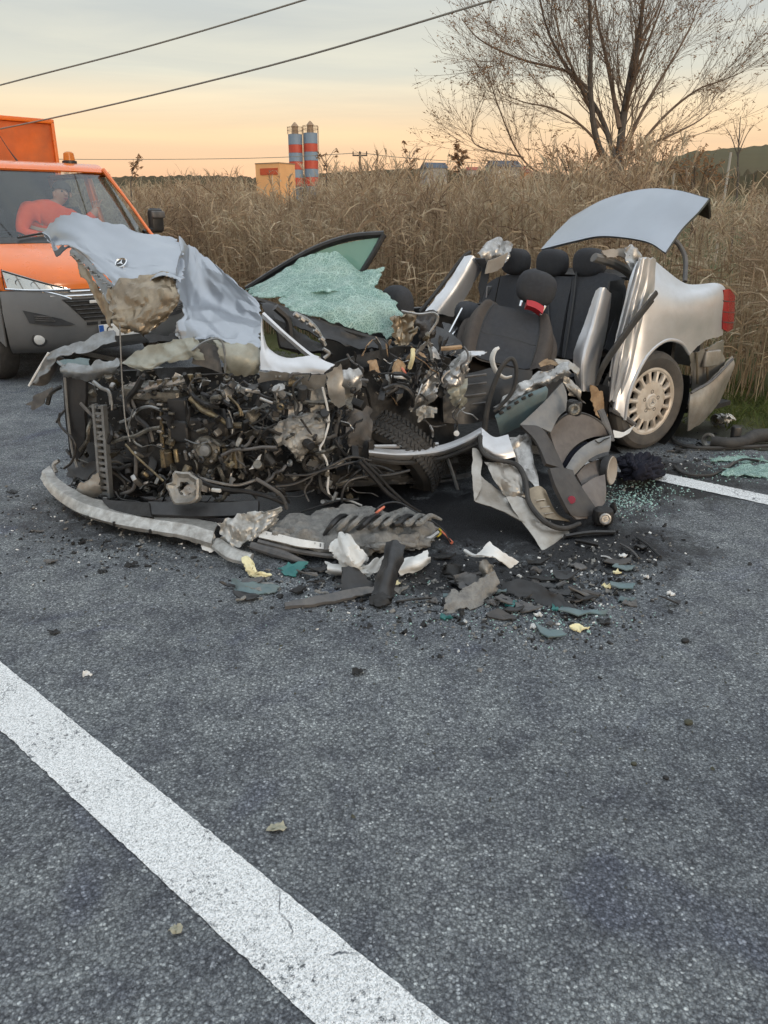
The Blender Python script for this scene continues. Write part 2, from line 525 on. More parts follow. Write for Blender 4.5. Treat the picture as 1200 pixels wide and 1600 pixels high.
pm('skin', (.52, .29, .20), (.46, .24, .17), 12, .55, .65, 0, .05, 100)
pm('hair', (.06, .045, .035), (.04, .03, .025), 40, .7, .8, 0, .4, 200)
pm('trouser_navy', (.02, .025, .05), (.015, .02, .04), 10, .85, .95, 0, .3, 100)
pm('reflective_strip', (.75, .76, .72), (.66, .66, .60), 20, .35, .5, .2, 0)

def glass_mat(name, tint, gloss_rough=.05, fac=.5, body=None, bodyfac=0.0):
    m, n, l, b, out = new_mat(name)
    n.remove(b)
    tr = n.new('ShaderNodeBsdfTransparent'); tr.inputs[0].default_value = (*tint, 1)
    gl = n.new('ShaderNodeBsdfGlossy'); gl.inputs['Roughness'].default_value = gloss_rough
    fr = n.new('ShaderNodeLayerWeight'); fr.inputs['Blend'].default_value = .5
    pw = n.new('ShaderNodeMath'); pw.operation = 'POWER'; pw.inputs[1].default_value = 4.0
    l.new(fr.outputs['Facing'], pw.inputs[0])
    ma = n.new('ShaderNodeMath'); ma.operation = 'MULTIPLY_ADD'; ma.inputs[1].default_value = .9; ma.inputs[2].default_value = fac
    l.new(pw.outputs[0], ma.inputs[0])
    mx = n.new('ShaderNodeMixShader')
    l.new(ma.outputs[0], mx.inputs[0]); l.new(tr.outputs[0], mx.inputs[1]); l.new(gl.outputs[0], mx.inputs[2])
    last = mx
    if body:
        df = n.new('ShaderNodeBsdfDiffuse'); df.inputs[0].default_value = (*body, 1)
        m2 = n.new('ShaderNodeMixShader'); m2.inputs[0].default_value = bodyfac
        l.new(mx.outputs[0], m2.inputs[1]); l.new(df.outputs[0], m2.inputs[2])
        last = m2
    l.new(last.outputs[0], out.inputs[0])
    return m
glass_mat('van_glass', (.86, .90, .91), .03, .055)
glass_mat('headlamp_glass', (.96, .97, .97), .04, .03)
glass_mat('door_glass', (.62, .86, .80), .05, .08, (.36, .62, .56), .35)
def shattered():
    m, n, l, b, out = new_mat('shattered_glass')
    geo = n.new('ShaderNodeNewGeometry')
    vec = geo.outputs['Position']
    cells = []
    for sc, w in ((16, .05), (70, .10), (150, .14)):
        v = n.new('ShaderNodeTexVoronoi'); v.feature = 'DISTANCE_TO_EDGE'
        v.inputs['Scale'].default_value = sc
        l.new(vec, v.inputs['Vector'])
        r = ramp(n, [(0.0, (1, 1, 1)), (w, (0, 0, 0))])
        l.new(v.outputs['Distance'], r.inputs[0])
        cells.append(r.outputs[0])
    mxx = n.new('ShaderNodeMixRGB'); mxx.blend_type = 'LIGHTEN'; mxx.inputs[0].default_value = 1
    l.new(cells[1], mxx.inputs[1]); l.new(cells[2], mxx.inputs[2])
    web = n.new('ShaderNodeMixRGB'); web.blend_type = 'LIGHTEN'; web.inputs[0].default_value = 1
    l.new(mxx.outputs[0], web.inputs[1]); l.new(cells[0], web.inputs[2]); mxx = web
    t = noise(n, l, vec, 5, 7, .65, .6)
    base = ramp(n, [(.36, (.15, .34, .29)), (.5, (.30, .50, .44)), (.64, (.56, .72, .67))])
    l.new(t.outputs['Fac'], base.inputs[0])
    mx = n.new('ShaderNodeMixRGB'); mx.inputs[2].default_value = (.62, .80, .75, 1)
    ml = n.new('ShaderNodeMath'); ml.operation = 'MULTIPLY'; ml.inputs[1].default_value = .8
    l.new(mxx.outputs[0], ml.inputs[0]); l.new(ml.outputs[0], mx.inputs[0])
    l.new(base.outputs[0], mx.inputs[1])
    l.new(mx.outputs[0], b.inputs['Base Color'])
    b.inputs['Roughness'].default_value = .14
    b.inputs['Specular IOR Level'].default_value = .8
    bp = n.new('ShaderNodeBump'); bp.inputs['Strength'].default_value = .5; bp.inputs['Distance'].default_value = .004
    l.new(mxx.outputs[0], bp.inputs['Height']); l.new(bp.outputs[0], b.inputs['Normal'])
    tl = n.new('ShaderNodeBsdfTranslucent'); l.new(mx.outputs[0], tl.inputs[0])
    ms = n.new('ShaderNodeMixShader'); ms.inputs[0].default_value = .3
    l.new(b.outputs[0], ms.inputs[1]); l.new(tl.outputs[0], ms.inputs[2])
    tp = n.new('ShaderNodeBsdfTransparent'); tp.inputs[0].default_value = (.72, .92, .86, 1)
    iv = n.new('ShaderNodeMath'); iv.operation = 'MULTIPLY_ADD'; iv.inputs[1].default_value = -.50; iv.inputs[2].default_value = .50
    l.new(mxx.outputs[0], iv.inputs[0])
    m3 = n.new('ShaderNodeMixShader'); l.new(iv.outputs[0], m3.inputs[0]); l.new(ms.outputs[0], m3.inputs[1]); l.new(tp.outputs[0], m3.inputs[2])
    l.new(m3.outputs[0], out.inputs[0])
shattered()

# ================================================================== SETTING
def asphalt_nodes(m, n, l, vec, dark=1.0):
    """colour and height of worn chip-seal asphalt"""
    vo = n.new('ShaderNodeTexVoronoi'); vo.inputs['Scale'].default_value = 140
    l.new(vec, vo.inputs['Vector'])
    sep = n.new('ShaderNodeSeparateColor'); l.new(vo.outputs['Color'], sep.inputs[0])
    stone = ramp(n, [(0.0, (.040, .042, .045)), (.35, (.058, .061, .064)), (.7, (.082, .086, .089)), (.93, (.102, .106, .108)), (1.0, (.175, .18, .18))])
    l.new(sep.outputs[0], stone.inputs[0])
    vo2 = n.new('ShaderNodeTexVoronoi'); vo2.inputs['Scale'].default_value = 330
    l.new(vec, vo2.inputs['Vector'])
    sep2 = n.new('ShaderNodeSeparateColor'); l.new(vo2.outputs['Color'], sep2.inputs[0])
    fine = ramp(n, [(0.0, (.55, .55, .55)), (.6, (1, 1, 1)), (.95, (1.18, 1.18, 1.17)), (1.0, (1.65, 1.65, 1.6))])
    l.new(sep2.outputs[0], fine.inputs[0])
    gap = ramp(n, [(.25, (1, 1, 1)), (.80, (.45, .45, .46))])
    l.new(vo.outputs['Distance'], gap.inputs[0])
    big = noise(n, l, vec, .9, 6, .6, .3)
    bigr = ramp(n, [(.32, (.74, .75, .78)), (.5, (1.0, 1.0, 1.0)), (.68, (1.28, 1.27, 1.24))])
    l.new(big.outputs['Fac'], bigr.inputs[0])
    mid = noise(n, l, vec, 7, 5, .65)
    midr = ramp(n, [(.36, (.70, .70, .74)), (.52, (1, 1, 1)), (.66, (1.14, 1.14, 1.12))])
    l.new(mid.outputs['Fac'], midr.inputs[0])
    c = stone.outputs[0]
    tmap = n.new('ShaderNodeMapping'); tmap.inputs['Rotation'].default_value = (0, 0, -math.atan2(RD.y, RD.x)); tmap.inputs['Scale'].default_value = (.12, 1.6, 1)
    l.new(vec, tmap.inputs[0])
    trk = noise(n, l, tmap.outputs[0], 1.0, 4, .55)
    trkr = ramp(n, [(.35, (.86, .86, .87)), (.65, (1.13, 1.13, 1.12))]); l.new(trk.outputs['Fac'], trkr.inputs[0])
    for q in (gap, fine, bigr, midr, trkr):
        mx = n.new('ShaderNodeMixRGB'); mx.blend_type = 'MULTIPLY'; mx.inputs[0].default_value = 1
        l.new(c, mx.inputs[1]); l.new(q.outputs[0], mx.inputs[2]); c = mx.outputs[0]
    sc = n.new('ShaderNodeMixRGB'); sc.blend_type = 'MULTIPLY'; sc.inputs[0].default_value = 1
    sc.inputs[2].default_value = (2.55 * dark, 2.62 * dark, 2.66 * dark, 1)
    l.new(c, sc.inputs[1])
    inv = n.new('ShaderNodeMath'); inv.operation = 'MULTIPLY_ADD'; inv.inputs[1].default_value = -1.0; inv.inputs[2].default_value = 1.0
    l.new(vo.outputs['Distance'], inv.inputs[0])
    return sc.outputs[0], inv.outputs[0], sep.outputs[1], sep2.outputs[1]
def road_mats():
    m, n, l, b, out = new_mat('asphalt')
    geo = n.new('ShaderNodeNewGeometry'); vec = geo.outputs['Position']
    c, h, r1, r2 = asphalt_nodes(m, n, l, vec)
    # spilled oil and soot in ragged pools, enlarged to stand in for contact shadow
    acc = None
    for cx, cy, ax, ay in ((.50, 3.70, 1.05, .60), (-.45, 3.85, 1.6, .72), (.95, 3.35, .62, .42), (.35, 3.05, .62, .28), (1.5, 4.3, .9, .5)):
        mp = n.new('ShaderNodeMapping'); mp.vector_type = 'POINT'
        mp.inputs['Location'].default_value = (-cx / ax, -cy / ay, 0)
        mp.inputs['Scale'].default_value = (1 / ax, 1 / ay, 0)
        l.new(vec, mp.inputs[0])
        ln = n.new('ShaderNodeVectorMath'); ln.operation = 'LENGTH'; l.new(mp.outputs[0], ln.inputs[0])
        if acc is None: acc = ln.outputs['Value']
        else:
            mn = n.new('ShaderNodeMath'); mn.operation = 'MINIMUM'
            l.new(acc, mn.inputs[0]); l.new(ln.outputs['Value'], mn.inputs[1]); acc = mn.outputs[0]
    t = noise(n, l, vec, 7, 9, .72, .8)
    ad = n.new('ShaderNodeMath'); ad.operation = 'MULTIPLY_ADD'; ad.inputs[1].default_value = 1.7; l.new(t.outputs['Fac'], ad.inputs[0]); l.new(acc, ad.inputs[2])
    oil_shade = ramp(n, [(0.0, (1, 1, 1)), (.70, (1, 1, 1)), (.97, (0, 0, 0)), (1.0, (0, 0, 0))])
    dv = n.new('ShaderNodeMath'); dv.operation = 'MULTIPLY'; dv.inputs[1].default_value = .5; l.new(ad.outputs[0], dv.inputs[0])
    l.new(dv.outputs[0], oil_shade.inputs[0])
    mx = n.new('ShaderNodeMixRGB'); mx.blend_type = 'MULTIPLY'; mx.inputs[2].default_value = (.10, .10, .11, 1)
    l.new(oil_shade.outputs[0], mx.inputs[0]); l.new(c, mx.inputs[1])
    # bluish damp blotches with their own shape
    t2 = noise(n, l, vec, 2.4, 3, .5, .8)
    bl = ramp(n, [(.60, (0, 0, 0)), (.70, (1, 1, 1))]); l.new(t2.outputs['Fac'], bl.inputs[0])
    mb = n.new('ShaderNodeMixRGB'); mb.blend_type = 'MULTIPLY'; mb.inputs[2].default_value = (.72, .73, .84, 1)
    l.new(bl.outputs[0], mb.inputs[0]); l.new(mx.outputs[0], mb.inputs[1])
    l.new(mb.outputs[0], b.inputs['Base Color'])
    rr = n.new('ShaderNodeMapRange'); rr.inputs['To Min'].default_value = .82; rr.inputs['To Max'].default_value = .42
    l.new(oil_shade.outputs[0], rr.inputs[0]); l.new(rr.outputs[0], b.inputs['Roughness'])
    b.inputs['Specular IOR Level'].default_value = .35
    bp = n.new('ShaderNodeBump'); bp.inputs['Strength'].default_value = .55; bp.inputs['Distance'].default_value = .006
    l.new(h, bp.inputs['Height']); l.new(bp.outputs[0], b.inputs['Normal'])
    # worn thermoplastic line: paint over the same chips, missing in pits and cracks
    m, n, l, b, out = new_mat('road_paint')
    geo = n.new('ShaderNodeNewGeometry'); vec = geo.outputs['Position']
    c, h, r1, r2 = asphalt_nodes(m, n, l, vec)
    t = noise(n, l, vec, 75, 6, .75)
    t1 = noise(n, l, vec, 4, 4, .6)
    ma = n.new('ShaderNodeMath'); ma.operation = 'MULTIPLY_ADD'; ma.inputs[1].default_value = .45
    l.new(t1.outputs['Fac'], ma.inputs[0]); l.new(t.outputs['Fac'], ma.inputs[2])
    worn = ramp(n, [(.56, (0, 0, 0)), (.66, (1, 1, 1))]); l.new(ma.outputs[0], worn.inputs[0])
    dist = n.new('ShaderNodeMixRGB'); dist.inputs[0].default_value = .10
    tv = noise(n, l, vec, 6, 4); l.new(vec, dist.inputs[1]); l.new(tv.outputs['Color'], dist.inputs[2])
    vk = n.new('ShaderNodeTexVoronoi'); vk.feature = 'DISTANCE_TO_EDGE'; vk.inputs['Scale'].default_value = 5.5
    l.new(dist.outputs[0], vk.inputs['Vector'])
    crk = ramp(n, [(.004, (0, 0, 0)), (.012, (1, 1, 1))]); l.new(vk.outputs['Distance'], crk.inputs[0])
    tk = noise(n, l, vec, 3.1, 3)
    tkr = ramp(n, [(.54, (1, 1, 1)), (.60, (0, 0, 0))]); l.new(tk.outputs['Fac'], tkr.inputs[0])
    ck = n.new('ShaderNodeMixRGB'); ck.blend_type = 'LIGHTEN'; ck.inputs[0].default_value = 1
    l.new(crk.outputs[0], ck.inputs[1]); l.new(tkr.outputs[0], ck.inputs[2])
    mk = n.new('ShaderNodeMixRGB'); mk.blend_type = 'MULTIPLY'; mk.inputs[0].default_value = 1
    l.new(worn.outputs[0], mk.inputs[1]); l.new(ck.outputs[0], mk.inputs[2])
    chip = ramp(n, [(0.0, (.36, .37, .37)), (.35, (.62, .63, .63)), (1, (.86, .87, .87))]); l.new(r2, chip.inputs[0])
    mx = n.new('ShaderNodeMixRGB'); l.new(mk.outputs[0], mx.inputs[0]); l.new(c, mx.inputs[1]); l.new(chip.outputs[0], mx.inputs[2])
    l.new(mx.outputs[0], b.inputs['Base Color'])
    b.inputs['Roughness'].default_value = .75
    bp = n.new('ShaderNodeBump'); bp.inputs['Strength'].default_value = .7; bp.inputs['Distance'].default_value = .005
    l.new(h, bp.inputs['Height']); l.new(bp.outputs[0], b.inputs['Normal'])
road_mats()
pm('soil', (.10, .085, .05), (.06, .055, .03), 2.0, .95, 1, 0, .6, 12, dirt=(.07, .09, .03), dscale=1.2, damt=.7, spec=.1)
pm('gravel_edge', (.10, .095, .085), (.06, .058, .055), 60, .9, 1, 0, .8, 90, dirt=(.08, .09, .04), dscale=4, damt=.5, spec=.15)
pm('hill_green', (.13, .12, .065), (.095, .09, .055), .02, .95, 1, 0, 0, dirt=(.10, .075, .045), dscale=.03, damt=.6, spec=.05)
pm('far_wood', (.085, .070, .045), (.055, .055, .035), .25, .95, 1, 0, 0, dirt=(.12, .075, .04), dscale=.12, damt=.5, spec=.05)
def island_mat(name, stops, rough=.8, trans=.32):
    m, n, l, b, out = new_mat(name)
    geo = n.new('ShaderNodeNewGeometry')
    t = noise(n, l, geo.outputs['Position'], .8, 4)
    ma = n.new('ShaderNodeMath'); ma.operation = 'MULTIPLY_ADD'; ma.inputs[1].default_value = .6
    ad = n.new('ShaderNodeMath'); ad.operation = 'MULTIPLY_ADD'; ad.inputs[1].default_value = 1.5; ad.inputs[2].default_value = -.55
    l.new(t.outputs['Fac'], ad.inputs[0])
    l.new(geo.outputs['Random Per Island'], ma.inputs[0]); l.new(ad.outputs[0], ma.inputs[2])
    r = ramp(n, stops)
    l.new(ma.outputs[0], r.inputs[0])
    l.new(r.outputs[0], b.inputs['Base Color'])
    b.inputs['Roughness'].default_value = rough
    b.inputs['Specular IOR Level'].default_value = .25
    if trans:
        tl = n.new('ShaderNodeBsdfTranslucent'); l.new(r.outputs[0], tl.inputs[0])
        ms = n.new('ShaderNodeMixShader'); ms.inputs[0].default_value = trans
        l.new(b.outputs[0], ms.inputs[1]); l.new(tl.outputs[0], ms.inputs[2]); l.new(ms.outputs[0], out.inputs[0])
island_mat('reed', [(0.0, (.15, .105, .075)), (.25, (.29, .205, .135)), (.55, (.45, .345, .23)), (.8, (.60, .50, .36)), (1.0, (.46, .43, .30))])
island_mat('grass', [(0.0, (.05, .07, .02)), (.5, (.09, .12, .03)), (.8, (.14, .15, .05)), (1.0, (.24, .20, .10))])
island_mat('dry_leaf', [(0.0, (.16, .09, .05)), (.5, (.30, .17, .09)), (1.0, (.38, .24, .13))])
pm('bark', (.135, .12, .108), (.085, .075, .068), 12, .9, 1, 0, .5, 60, spec=.15)
pm('twig', (.22, .165, .125), (.15, .11, .085), 6, .9, 1, 0, 0, spec=.15)
pm('concrete', (.42, .40, .36), (.34, .32, .29), 2, .85, .95, 0, .1, 10)
pm('cable_grey', (.24, .23, .20), (.20, .19, .17), 3, .6, .7)

# ground, road, markings
me = bpy.data.meshes.new('ground')
me.from_pydata([(-900, -200, 0), (900, -200, 0), (900, 1500, 0), (-900, 1500, 0)], [], [(0, 1, 2, 3)])
g = link_mesh('ground', me, 'soil'); g.location = (0, 0, -.024); tag(g, kind='structure')
ROAD_N1 = 5.35
def strip(name, n0, n1, a0, a1, z, mat, jit=0.0, step=.02, near=(-8, 14)):
    pts = []
    a = a0
    while a < a1:
        pts.append(a)
        a += step if near[0] < a < near[1] and jit else 4.0
    pts.append(a1)
    V, Fc = [], []
    for a in pts:
        j0 = jit * (mnoise.noise(Vector((a * 9, 1, 0))) * .6 + mnoise.noise(Vector((a * 40, 5, 0))) * .7)
        j1 = jit * (mnoise.noise(Vector((a * 9, 9, 3))) * .6 + mnoise.noise(Vector((a * 40, 7, 2))) * .7)
        V += [tuple(RP(a, n0 + j0)), tuple(RP(a, n1 + j1))]
    for i in range(len(pts) - 1):
        Fc.append((2 * i, 2 * i + 1, 2 * i + 3, 2 * i + 2))
    me = bpy.data.meshes.new(name); me.from_pydata(V, [], Fc); me.update()
    if me.polygons[0].normal.z < 0: me.flip_normals()
    o = link_mesh(name, me, mat); o.location.z = z
    return tag(o, kind='structure')
strip('gravel_shoulder', ROAD_N1 - .3, 6.0, -120, 400, -.012, 'gravel_edge', .12, .05)
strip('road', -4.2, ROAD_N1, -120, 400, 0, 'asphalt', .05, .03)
strip('road_marking_near', .682, .850, -60, 200, .004, 'road_paint', .0055, .012, (-3, 6))
strip('road_marking_edge', 4.285, 4.445, -60, 200, .004, 'road_paint', .012, .02, (-6, 8))

# hills behind
def ridge(name, prof, Y, mat, depth=120, seed=1.0, jag=0.0, step=6):
    xs = [p[0] for p in prof]; ys = [p[1] for p in prof]
    N_ = int((xs[-1] - xs[0]) / step)
    mb = MB(); V = []; K = 5
    for i in range(N_ + 1):
        px = xs[0] + (xs[-1] - xs[0]) * i / N_
        top = W(px, float(np.interp(px, xs, ys)), Y)
        for k in range(K):
            f = k / (K - 1)
            z = max(top.z, .1) * math.sin(f * math.pi / 2 + 0.0)
            z += jag * f * (mnoise.noise(Vector((px * .11, k * 1.7, seed))) + .6 * mnoise.noise(Vector((px * .4, k * 2.3, seed + 4))))
            V.append((top.x * (1 - (1 - f) * depth / Y), Y - (1 - f) * depth, z - (.2 if k == 0 else 0)))
    Fc = [(i * K + k, (i + 1) * K + k, (i + 1) * K + k + 1, i * K + k + 1) for i in range(N_) for k in range(K - 1)]
    mb.add(V, Fc)
    return tag(mb.build(name, mat), kind='structure')
ridge('hill', [(-900, 322), (500, 318), (860, 290), (1010, 262), (1080, 243), (1200, 233), (1500, 226), (2300, 240)], 260, 'hill_green', 140, 2, .8)
ridge('far_woodland', [(-1200, 276), (-300, 274), (180, 276), (300, 274), (420, 277), (520, 270), (640, 263), (760, 267), (880, 272), (1040, 286), (1700, 290)], 190, 'far_wood', 20, 5, .45, 3)
for i_, prof_ in enumerate((((1020, 268), (1060, 262), (1110, 268), (1140, 274), (1180, 266), (1260, 270)),)):
    ridge('hedge_slope', prof_, 150, 'far_wood', 12, 9, 1.2, 2)

# ------------------------------------------------------------------ reed bed
def blade(p0, d0, L, w, droop, seg=3, rng=nrg):
    """a leaf strip that starts along d0 and bends down"""
    V = []
    d = np.array(d0, float); d /= np.linalg.norm(d)
    side = np.cross(d, [rng.normal(), rng.normal(), .3]); side /= (np.linalg.norm(side) + 1e-9)
    p = np.array(p0, float)
    for k in range(seg + 1):
        f = k / seg
        ww = w * (1 - f ** 1.5) * (.6 + .4 * min(1, f * 4)) + w * .04
        V += [p - side * ww / 2, p + side * ww / 2]
        d = d + np.array([0, 0, -droop / seg]); d /= np.linalg.norm(d)
        p = p + d * (L / seg)
    return np.array(V), [(2 * k, 2 * k + 1, 2 * k + 3, 2 * k + 2) for k in range(seg)]
def reed_proto(rng, plume=True, h=1.0):
    V, Fc = [], []
    def put(v, f):
        n0 = sum(len(q) for q in V)
        V.append(np.array(v)); Fc.extend([tuple(i + n0 for i in q) for q in f])
    lean = rng.normal(0, .05, 2)
    bend = rng.normal(0, .07, 2)
    S_ = 5
    def at(f): return np.array([lean[0] * f + bend[0] * f * f, lean[1] * f + bend[1] * f * f, f * h])
    vs_ = []
    for k in range(S_ + 1):
        f = k / S_
        r = .0042 * (1 - .65 * f)
        for q in range(3):
            t = q * 2.094
            vs_.append(at(f) + np.array([math.cos(t) * r, math.sin(t) * r, 0]))
    put(vs_, [(k * 3 + q, k * 3 + (q + 1) % 3, (k + 1) * 3 + (q + 1) % 3, (k + 1) * 3 + q) for k in range(S_) for q in range(3)])
    for i in range(rng.integers(4, 7)):
        f = rng.uniform(.18, .93)
        a = rng.uniform(0, 6.283)
        up = rng.uniform(.5, 1.6)
        v, fc = blade(at(f), [math.cos(a), math.sin(a), up], rng.uniform(.18, .40), rng.uniform(.008, .017), rng.uniform(.6, 2.6), 3, rng)
        put(v, fc)
    if plume:
        a0 = rng.uniform(0, 6.283)
        for i in range(11):
            f = 1 - .10 * rng.random()
            a = a0 + rng.normal(0, .8)
            v, fc = blade(at(f), [math.cos(a) * .45, math.sin(a) * .45, 1.1], rng.uniform(.06, .14), rng.uniform(.006, .013), rng.uniform(.6, 1.8), 2, rng)
            put(v, fc)
    return np.vstack(V), Fc
def px_of(x, y, z):
    d = y * CP - (z - CAM_H) * SP
    return 600 + 1200 * x / d, 800 + 1200 * (-y * SP - (z - CAM_H) * CP) / d
def scatter(name, protos, places, mat):
    """places: (x, y, z, scale_xy, scale_z, rot, lean_x, lean_y, proto index)"""
    AV, AF, n0 = [], [], 0
    loops = []
    for x, y, z, sx, sz, a, lx, ly, k in places:
        v, fc = protos[k]
        c, s = math.cos(a), math.sin(a)
        q = np.empty_like(v)
        q[:, 0] = (v[:, 0] * c - v[:, 1] * s) * sx + x + lx * v[:, 2] * sz
        q[:, 1] = (v[:, 0] * s + v[:, 1] * c) * sx + y + ly * v[:, 2] * sz
        q[:, 2] = v[:, 2] * sz * (1 - .4 * (lx * lx + ly * ly)) + z
        AV.append(q); AF.append(np.array(fc, np.int32) + n0); n0 += len(v)
    V = np.vstack(AV); Fc = np.vstack(AF)
    me = bpy.data.meshes.new(name)
    me.vertices.add(len(V)); me.vertices.foreach_set('co', V.ravel())
    me.loops.add(Fc.size); me.loops.foreach_set('vertex_index', Fc.ravel())
    me.polygons.add(len(Fc)); me.polygons.foreach_set('loop_start', np.arange(0, Fc.size, 4, dtype=np.int32))
    me.update(calc_edges=True)
    return link_mesh(name, me, mat)
protos = [reed_proto(nrg, i % 4 != 0) for i in range(24)]
places = []
def try_reed(n0, n1, a0, a1, count, hmin, hmax):
    for i in range(count):
        n_, a_ = nrg.uniform(n0, n1), nrg.uniform(a0, a1)
        p = RP(a_, n_)
        px, _ = px_of(p.x, p.y, 1.0)
        if p.y < 1 or px < -150 or px > 1420: continue
        cl = mnoise.noise(Vector((p.x * .55, p.y * .55, 2.0)))
        h = nrg.uniform(hmin, hmax) * (1 + .18 * cl + .12 * mnoise.noise(Vector((p.x * 1.7, p.y * 1.7, 7.0))))
        if px > 1010 and px < 1165 and n_ > 7.9 and nrg.random() < .78: continue
        if px > 1010: h *= .82
        if px < 420: h *= .96
        if 390 < px < 500: h *= .86
        if 640 < px < 840: h *= .955
        big = nrg.random() < .04
        sd = .09 if not big else .5
        places.append((p.x, p.y, -.03, 1.0 + .5 * nrg.random(), h, nrg.uniform(0, 6.283), nrg.normal(0, sd), nrg.normal(0, sd), int(nrg.integers(0, 24))))
try_reed(6.75, 7.6, -6, 14, 1500, 1.35, 1.95)
try_reed(7.5, 9.5, -7, 18, 3000, 1.6, 2.15)
try_reed(9.5, 13.0, -8, 26, 4200, 1.75, 2.25)
try_reed(13.0, 20.0, -8, 38, 4600, 1.9, 2.4)
tag(scatter('reed_bed', protos, places, 'reed'), 'dense bed of tall dry brown reeds beyond the road', 'reeds', kind='stuff')
# low bleached litter under the reeds and the grass of the verge
def tuft(rng, n=6, h=.12):
    V, Fc, n0 = [], [], 0
    for i in range(n):
        a = rng.uniform(0, 6.283)
        v, fc = blade([rng.normal(0, .03), rng.normal(0, .03), 0], [math.cos(a) * .5, math.sin(a) * .5, 1], h * rng.uniform(.6, 1.4), .007, rng.uniform(.3, 1.8), 3, rng)
        V.append(v); Fc += [tuple(q + n0 for q in f) for f in fc]; n0 += len(v)
    return np.vstack(V), Fc
tp = [tuft(nrg) for i in range(10)]
pl = []
for i in range(5200):
    n_, a_ = 5.75 + 1.9 * nrg.random() ** .8, nrg.uniform(-5.5, 7)
    p = RP(a_, n_)
    px, _ = px_of(p.x, p.y, 0)
    if px < -80 or px > 1350: continue
    if n_ < 6.1 and nrg.random() < .5: continue
    s_ = nrg.uniform(.5, 1.3)
    pl.append((p.x, p.y, -.022, s_, s_ * (.8 + .5 * nrg.random()), nrg.uniform(0, 6.28), 0, 0, int(nrg.integers(0, 10))))
tag(scatter('verge_grass', tp, pl, 'grass'), 'short green grass along the road verge', 'grass', kind='stuff')

# ------------------------------------------------------------------ trees
def grow(mb, pts, r0, r1, rng, level, spawn, leaves=None, leafp=0.0, sides=5):
    """a limb through pts that throws off twigs; spawn[level] = (per metre, length, rise)"""
    n = max(4, len(pts) * 4)
    C = cat_rom(pts, n)
    mb.tube([Vector(c) for c in C], [r0 + (r1 - r0) * k / n for k in range(n + 1)], sides if level < 2 else 3, n=n, cap=level < 2)
    L = float(np.sum(np.linalg.norm(np.diff(C, axis=0), axis=1)))
    if level < len(spawn):
        dens, ln, rise, start = spawn[level]
        for k in range(int(L * dens + rng.random())):
            f = start + (1 - start) * rng.random() ** .9
            i = min(n - 1, int(f * n))
            p = C[i] + (C[i + 1] - C[i]) * (f * n - i)
            d = C[i + 1] - C[i]; d = d / (np.linalg.norm(d) + 1e-9)
            sd = np.array([rng.gauss(0, 1), rng.gauss(0, 1), rng.gauss(0, .6)])
            sd = sd - d * sd.dot(d); sd /= (np.linalg.norm(sd) + 1e-9)
            q = d * .9 + sd * rng.uniform(.35, .75)
            q /= np.linalg.norm(q)
            l_ = ln * rng.uniform(.45, 1.2) * (1.15 - .55 * f)
            P_ = [p]
            for s_ in range(3):
                q = q + np.array([rng.gauss(0, .10), rng.gauss(0, .10), rise + rng.gauss(0, .06)]); q /= np.linalg.norm(q)
                P_.append(P_[-1] + q * l_ / 3)
            rr = max(.0035, (r0 + (r1 - r0) * f) * .42)
            grow(mb, P_, min(rr, r0 * .6), .0022 if level else .004, rng, level + 1, spawn, leaves, leafp, 4)
    elif leaves is not None:
        for k in range(2, n + 1):
            if rng.random() < leafp:
                a = rng.uniform(0, 6.28)
                v, fc = blade(C[k], [math.cos(a), math.sin(a), rng.uniform(-.6, .5)], rng.uniform(.035, .07), rng.uniform(.016, .03), .6, 2)
                leaves.add(v, fc)
def make_tree(name, label, lines, Y, rng, spawn, leafp, cat='tree', rootpx=None, trunk_r=.16):
    base = W(rootpx[0], rootpx[1], Y); base.z = -.02
    t = thing(name, base, label, cat)
    tr, cr_, lv = MB(), MB(), MB()
    for k, (pp, r0, r1, dy) in enumerate(lines):
        P_ = [W(x, y, Y + dy * j / max(1, len(pp) - 1)) for j, (x, y) in enumerate(pp)]
        if k == 0:
            P_ = [base] + P_
        grow(tr if k < 3 else cr_, P_, r0, r1, rng, 0, (), None, 0, 8)
        grow(cr_, P_ if k else P_[1:], r0 * .5, r1 * .5, rng, 0, spawn, lv, leafp, 5)
    tr.build('trunk', 'bark', t)
    cr_.build('crown', 'twig', t)
    if lv.v: tag(lv.build('leaves', 'dry_leaf', t, smooth=False), kind='stuff')
    return t
sp_t = ((6.5, 1.8, .13, .08), (6.0, .80, .08, .1), (5.0, .38, .04, .1))
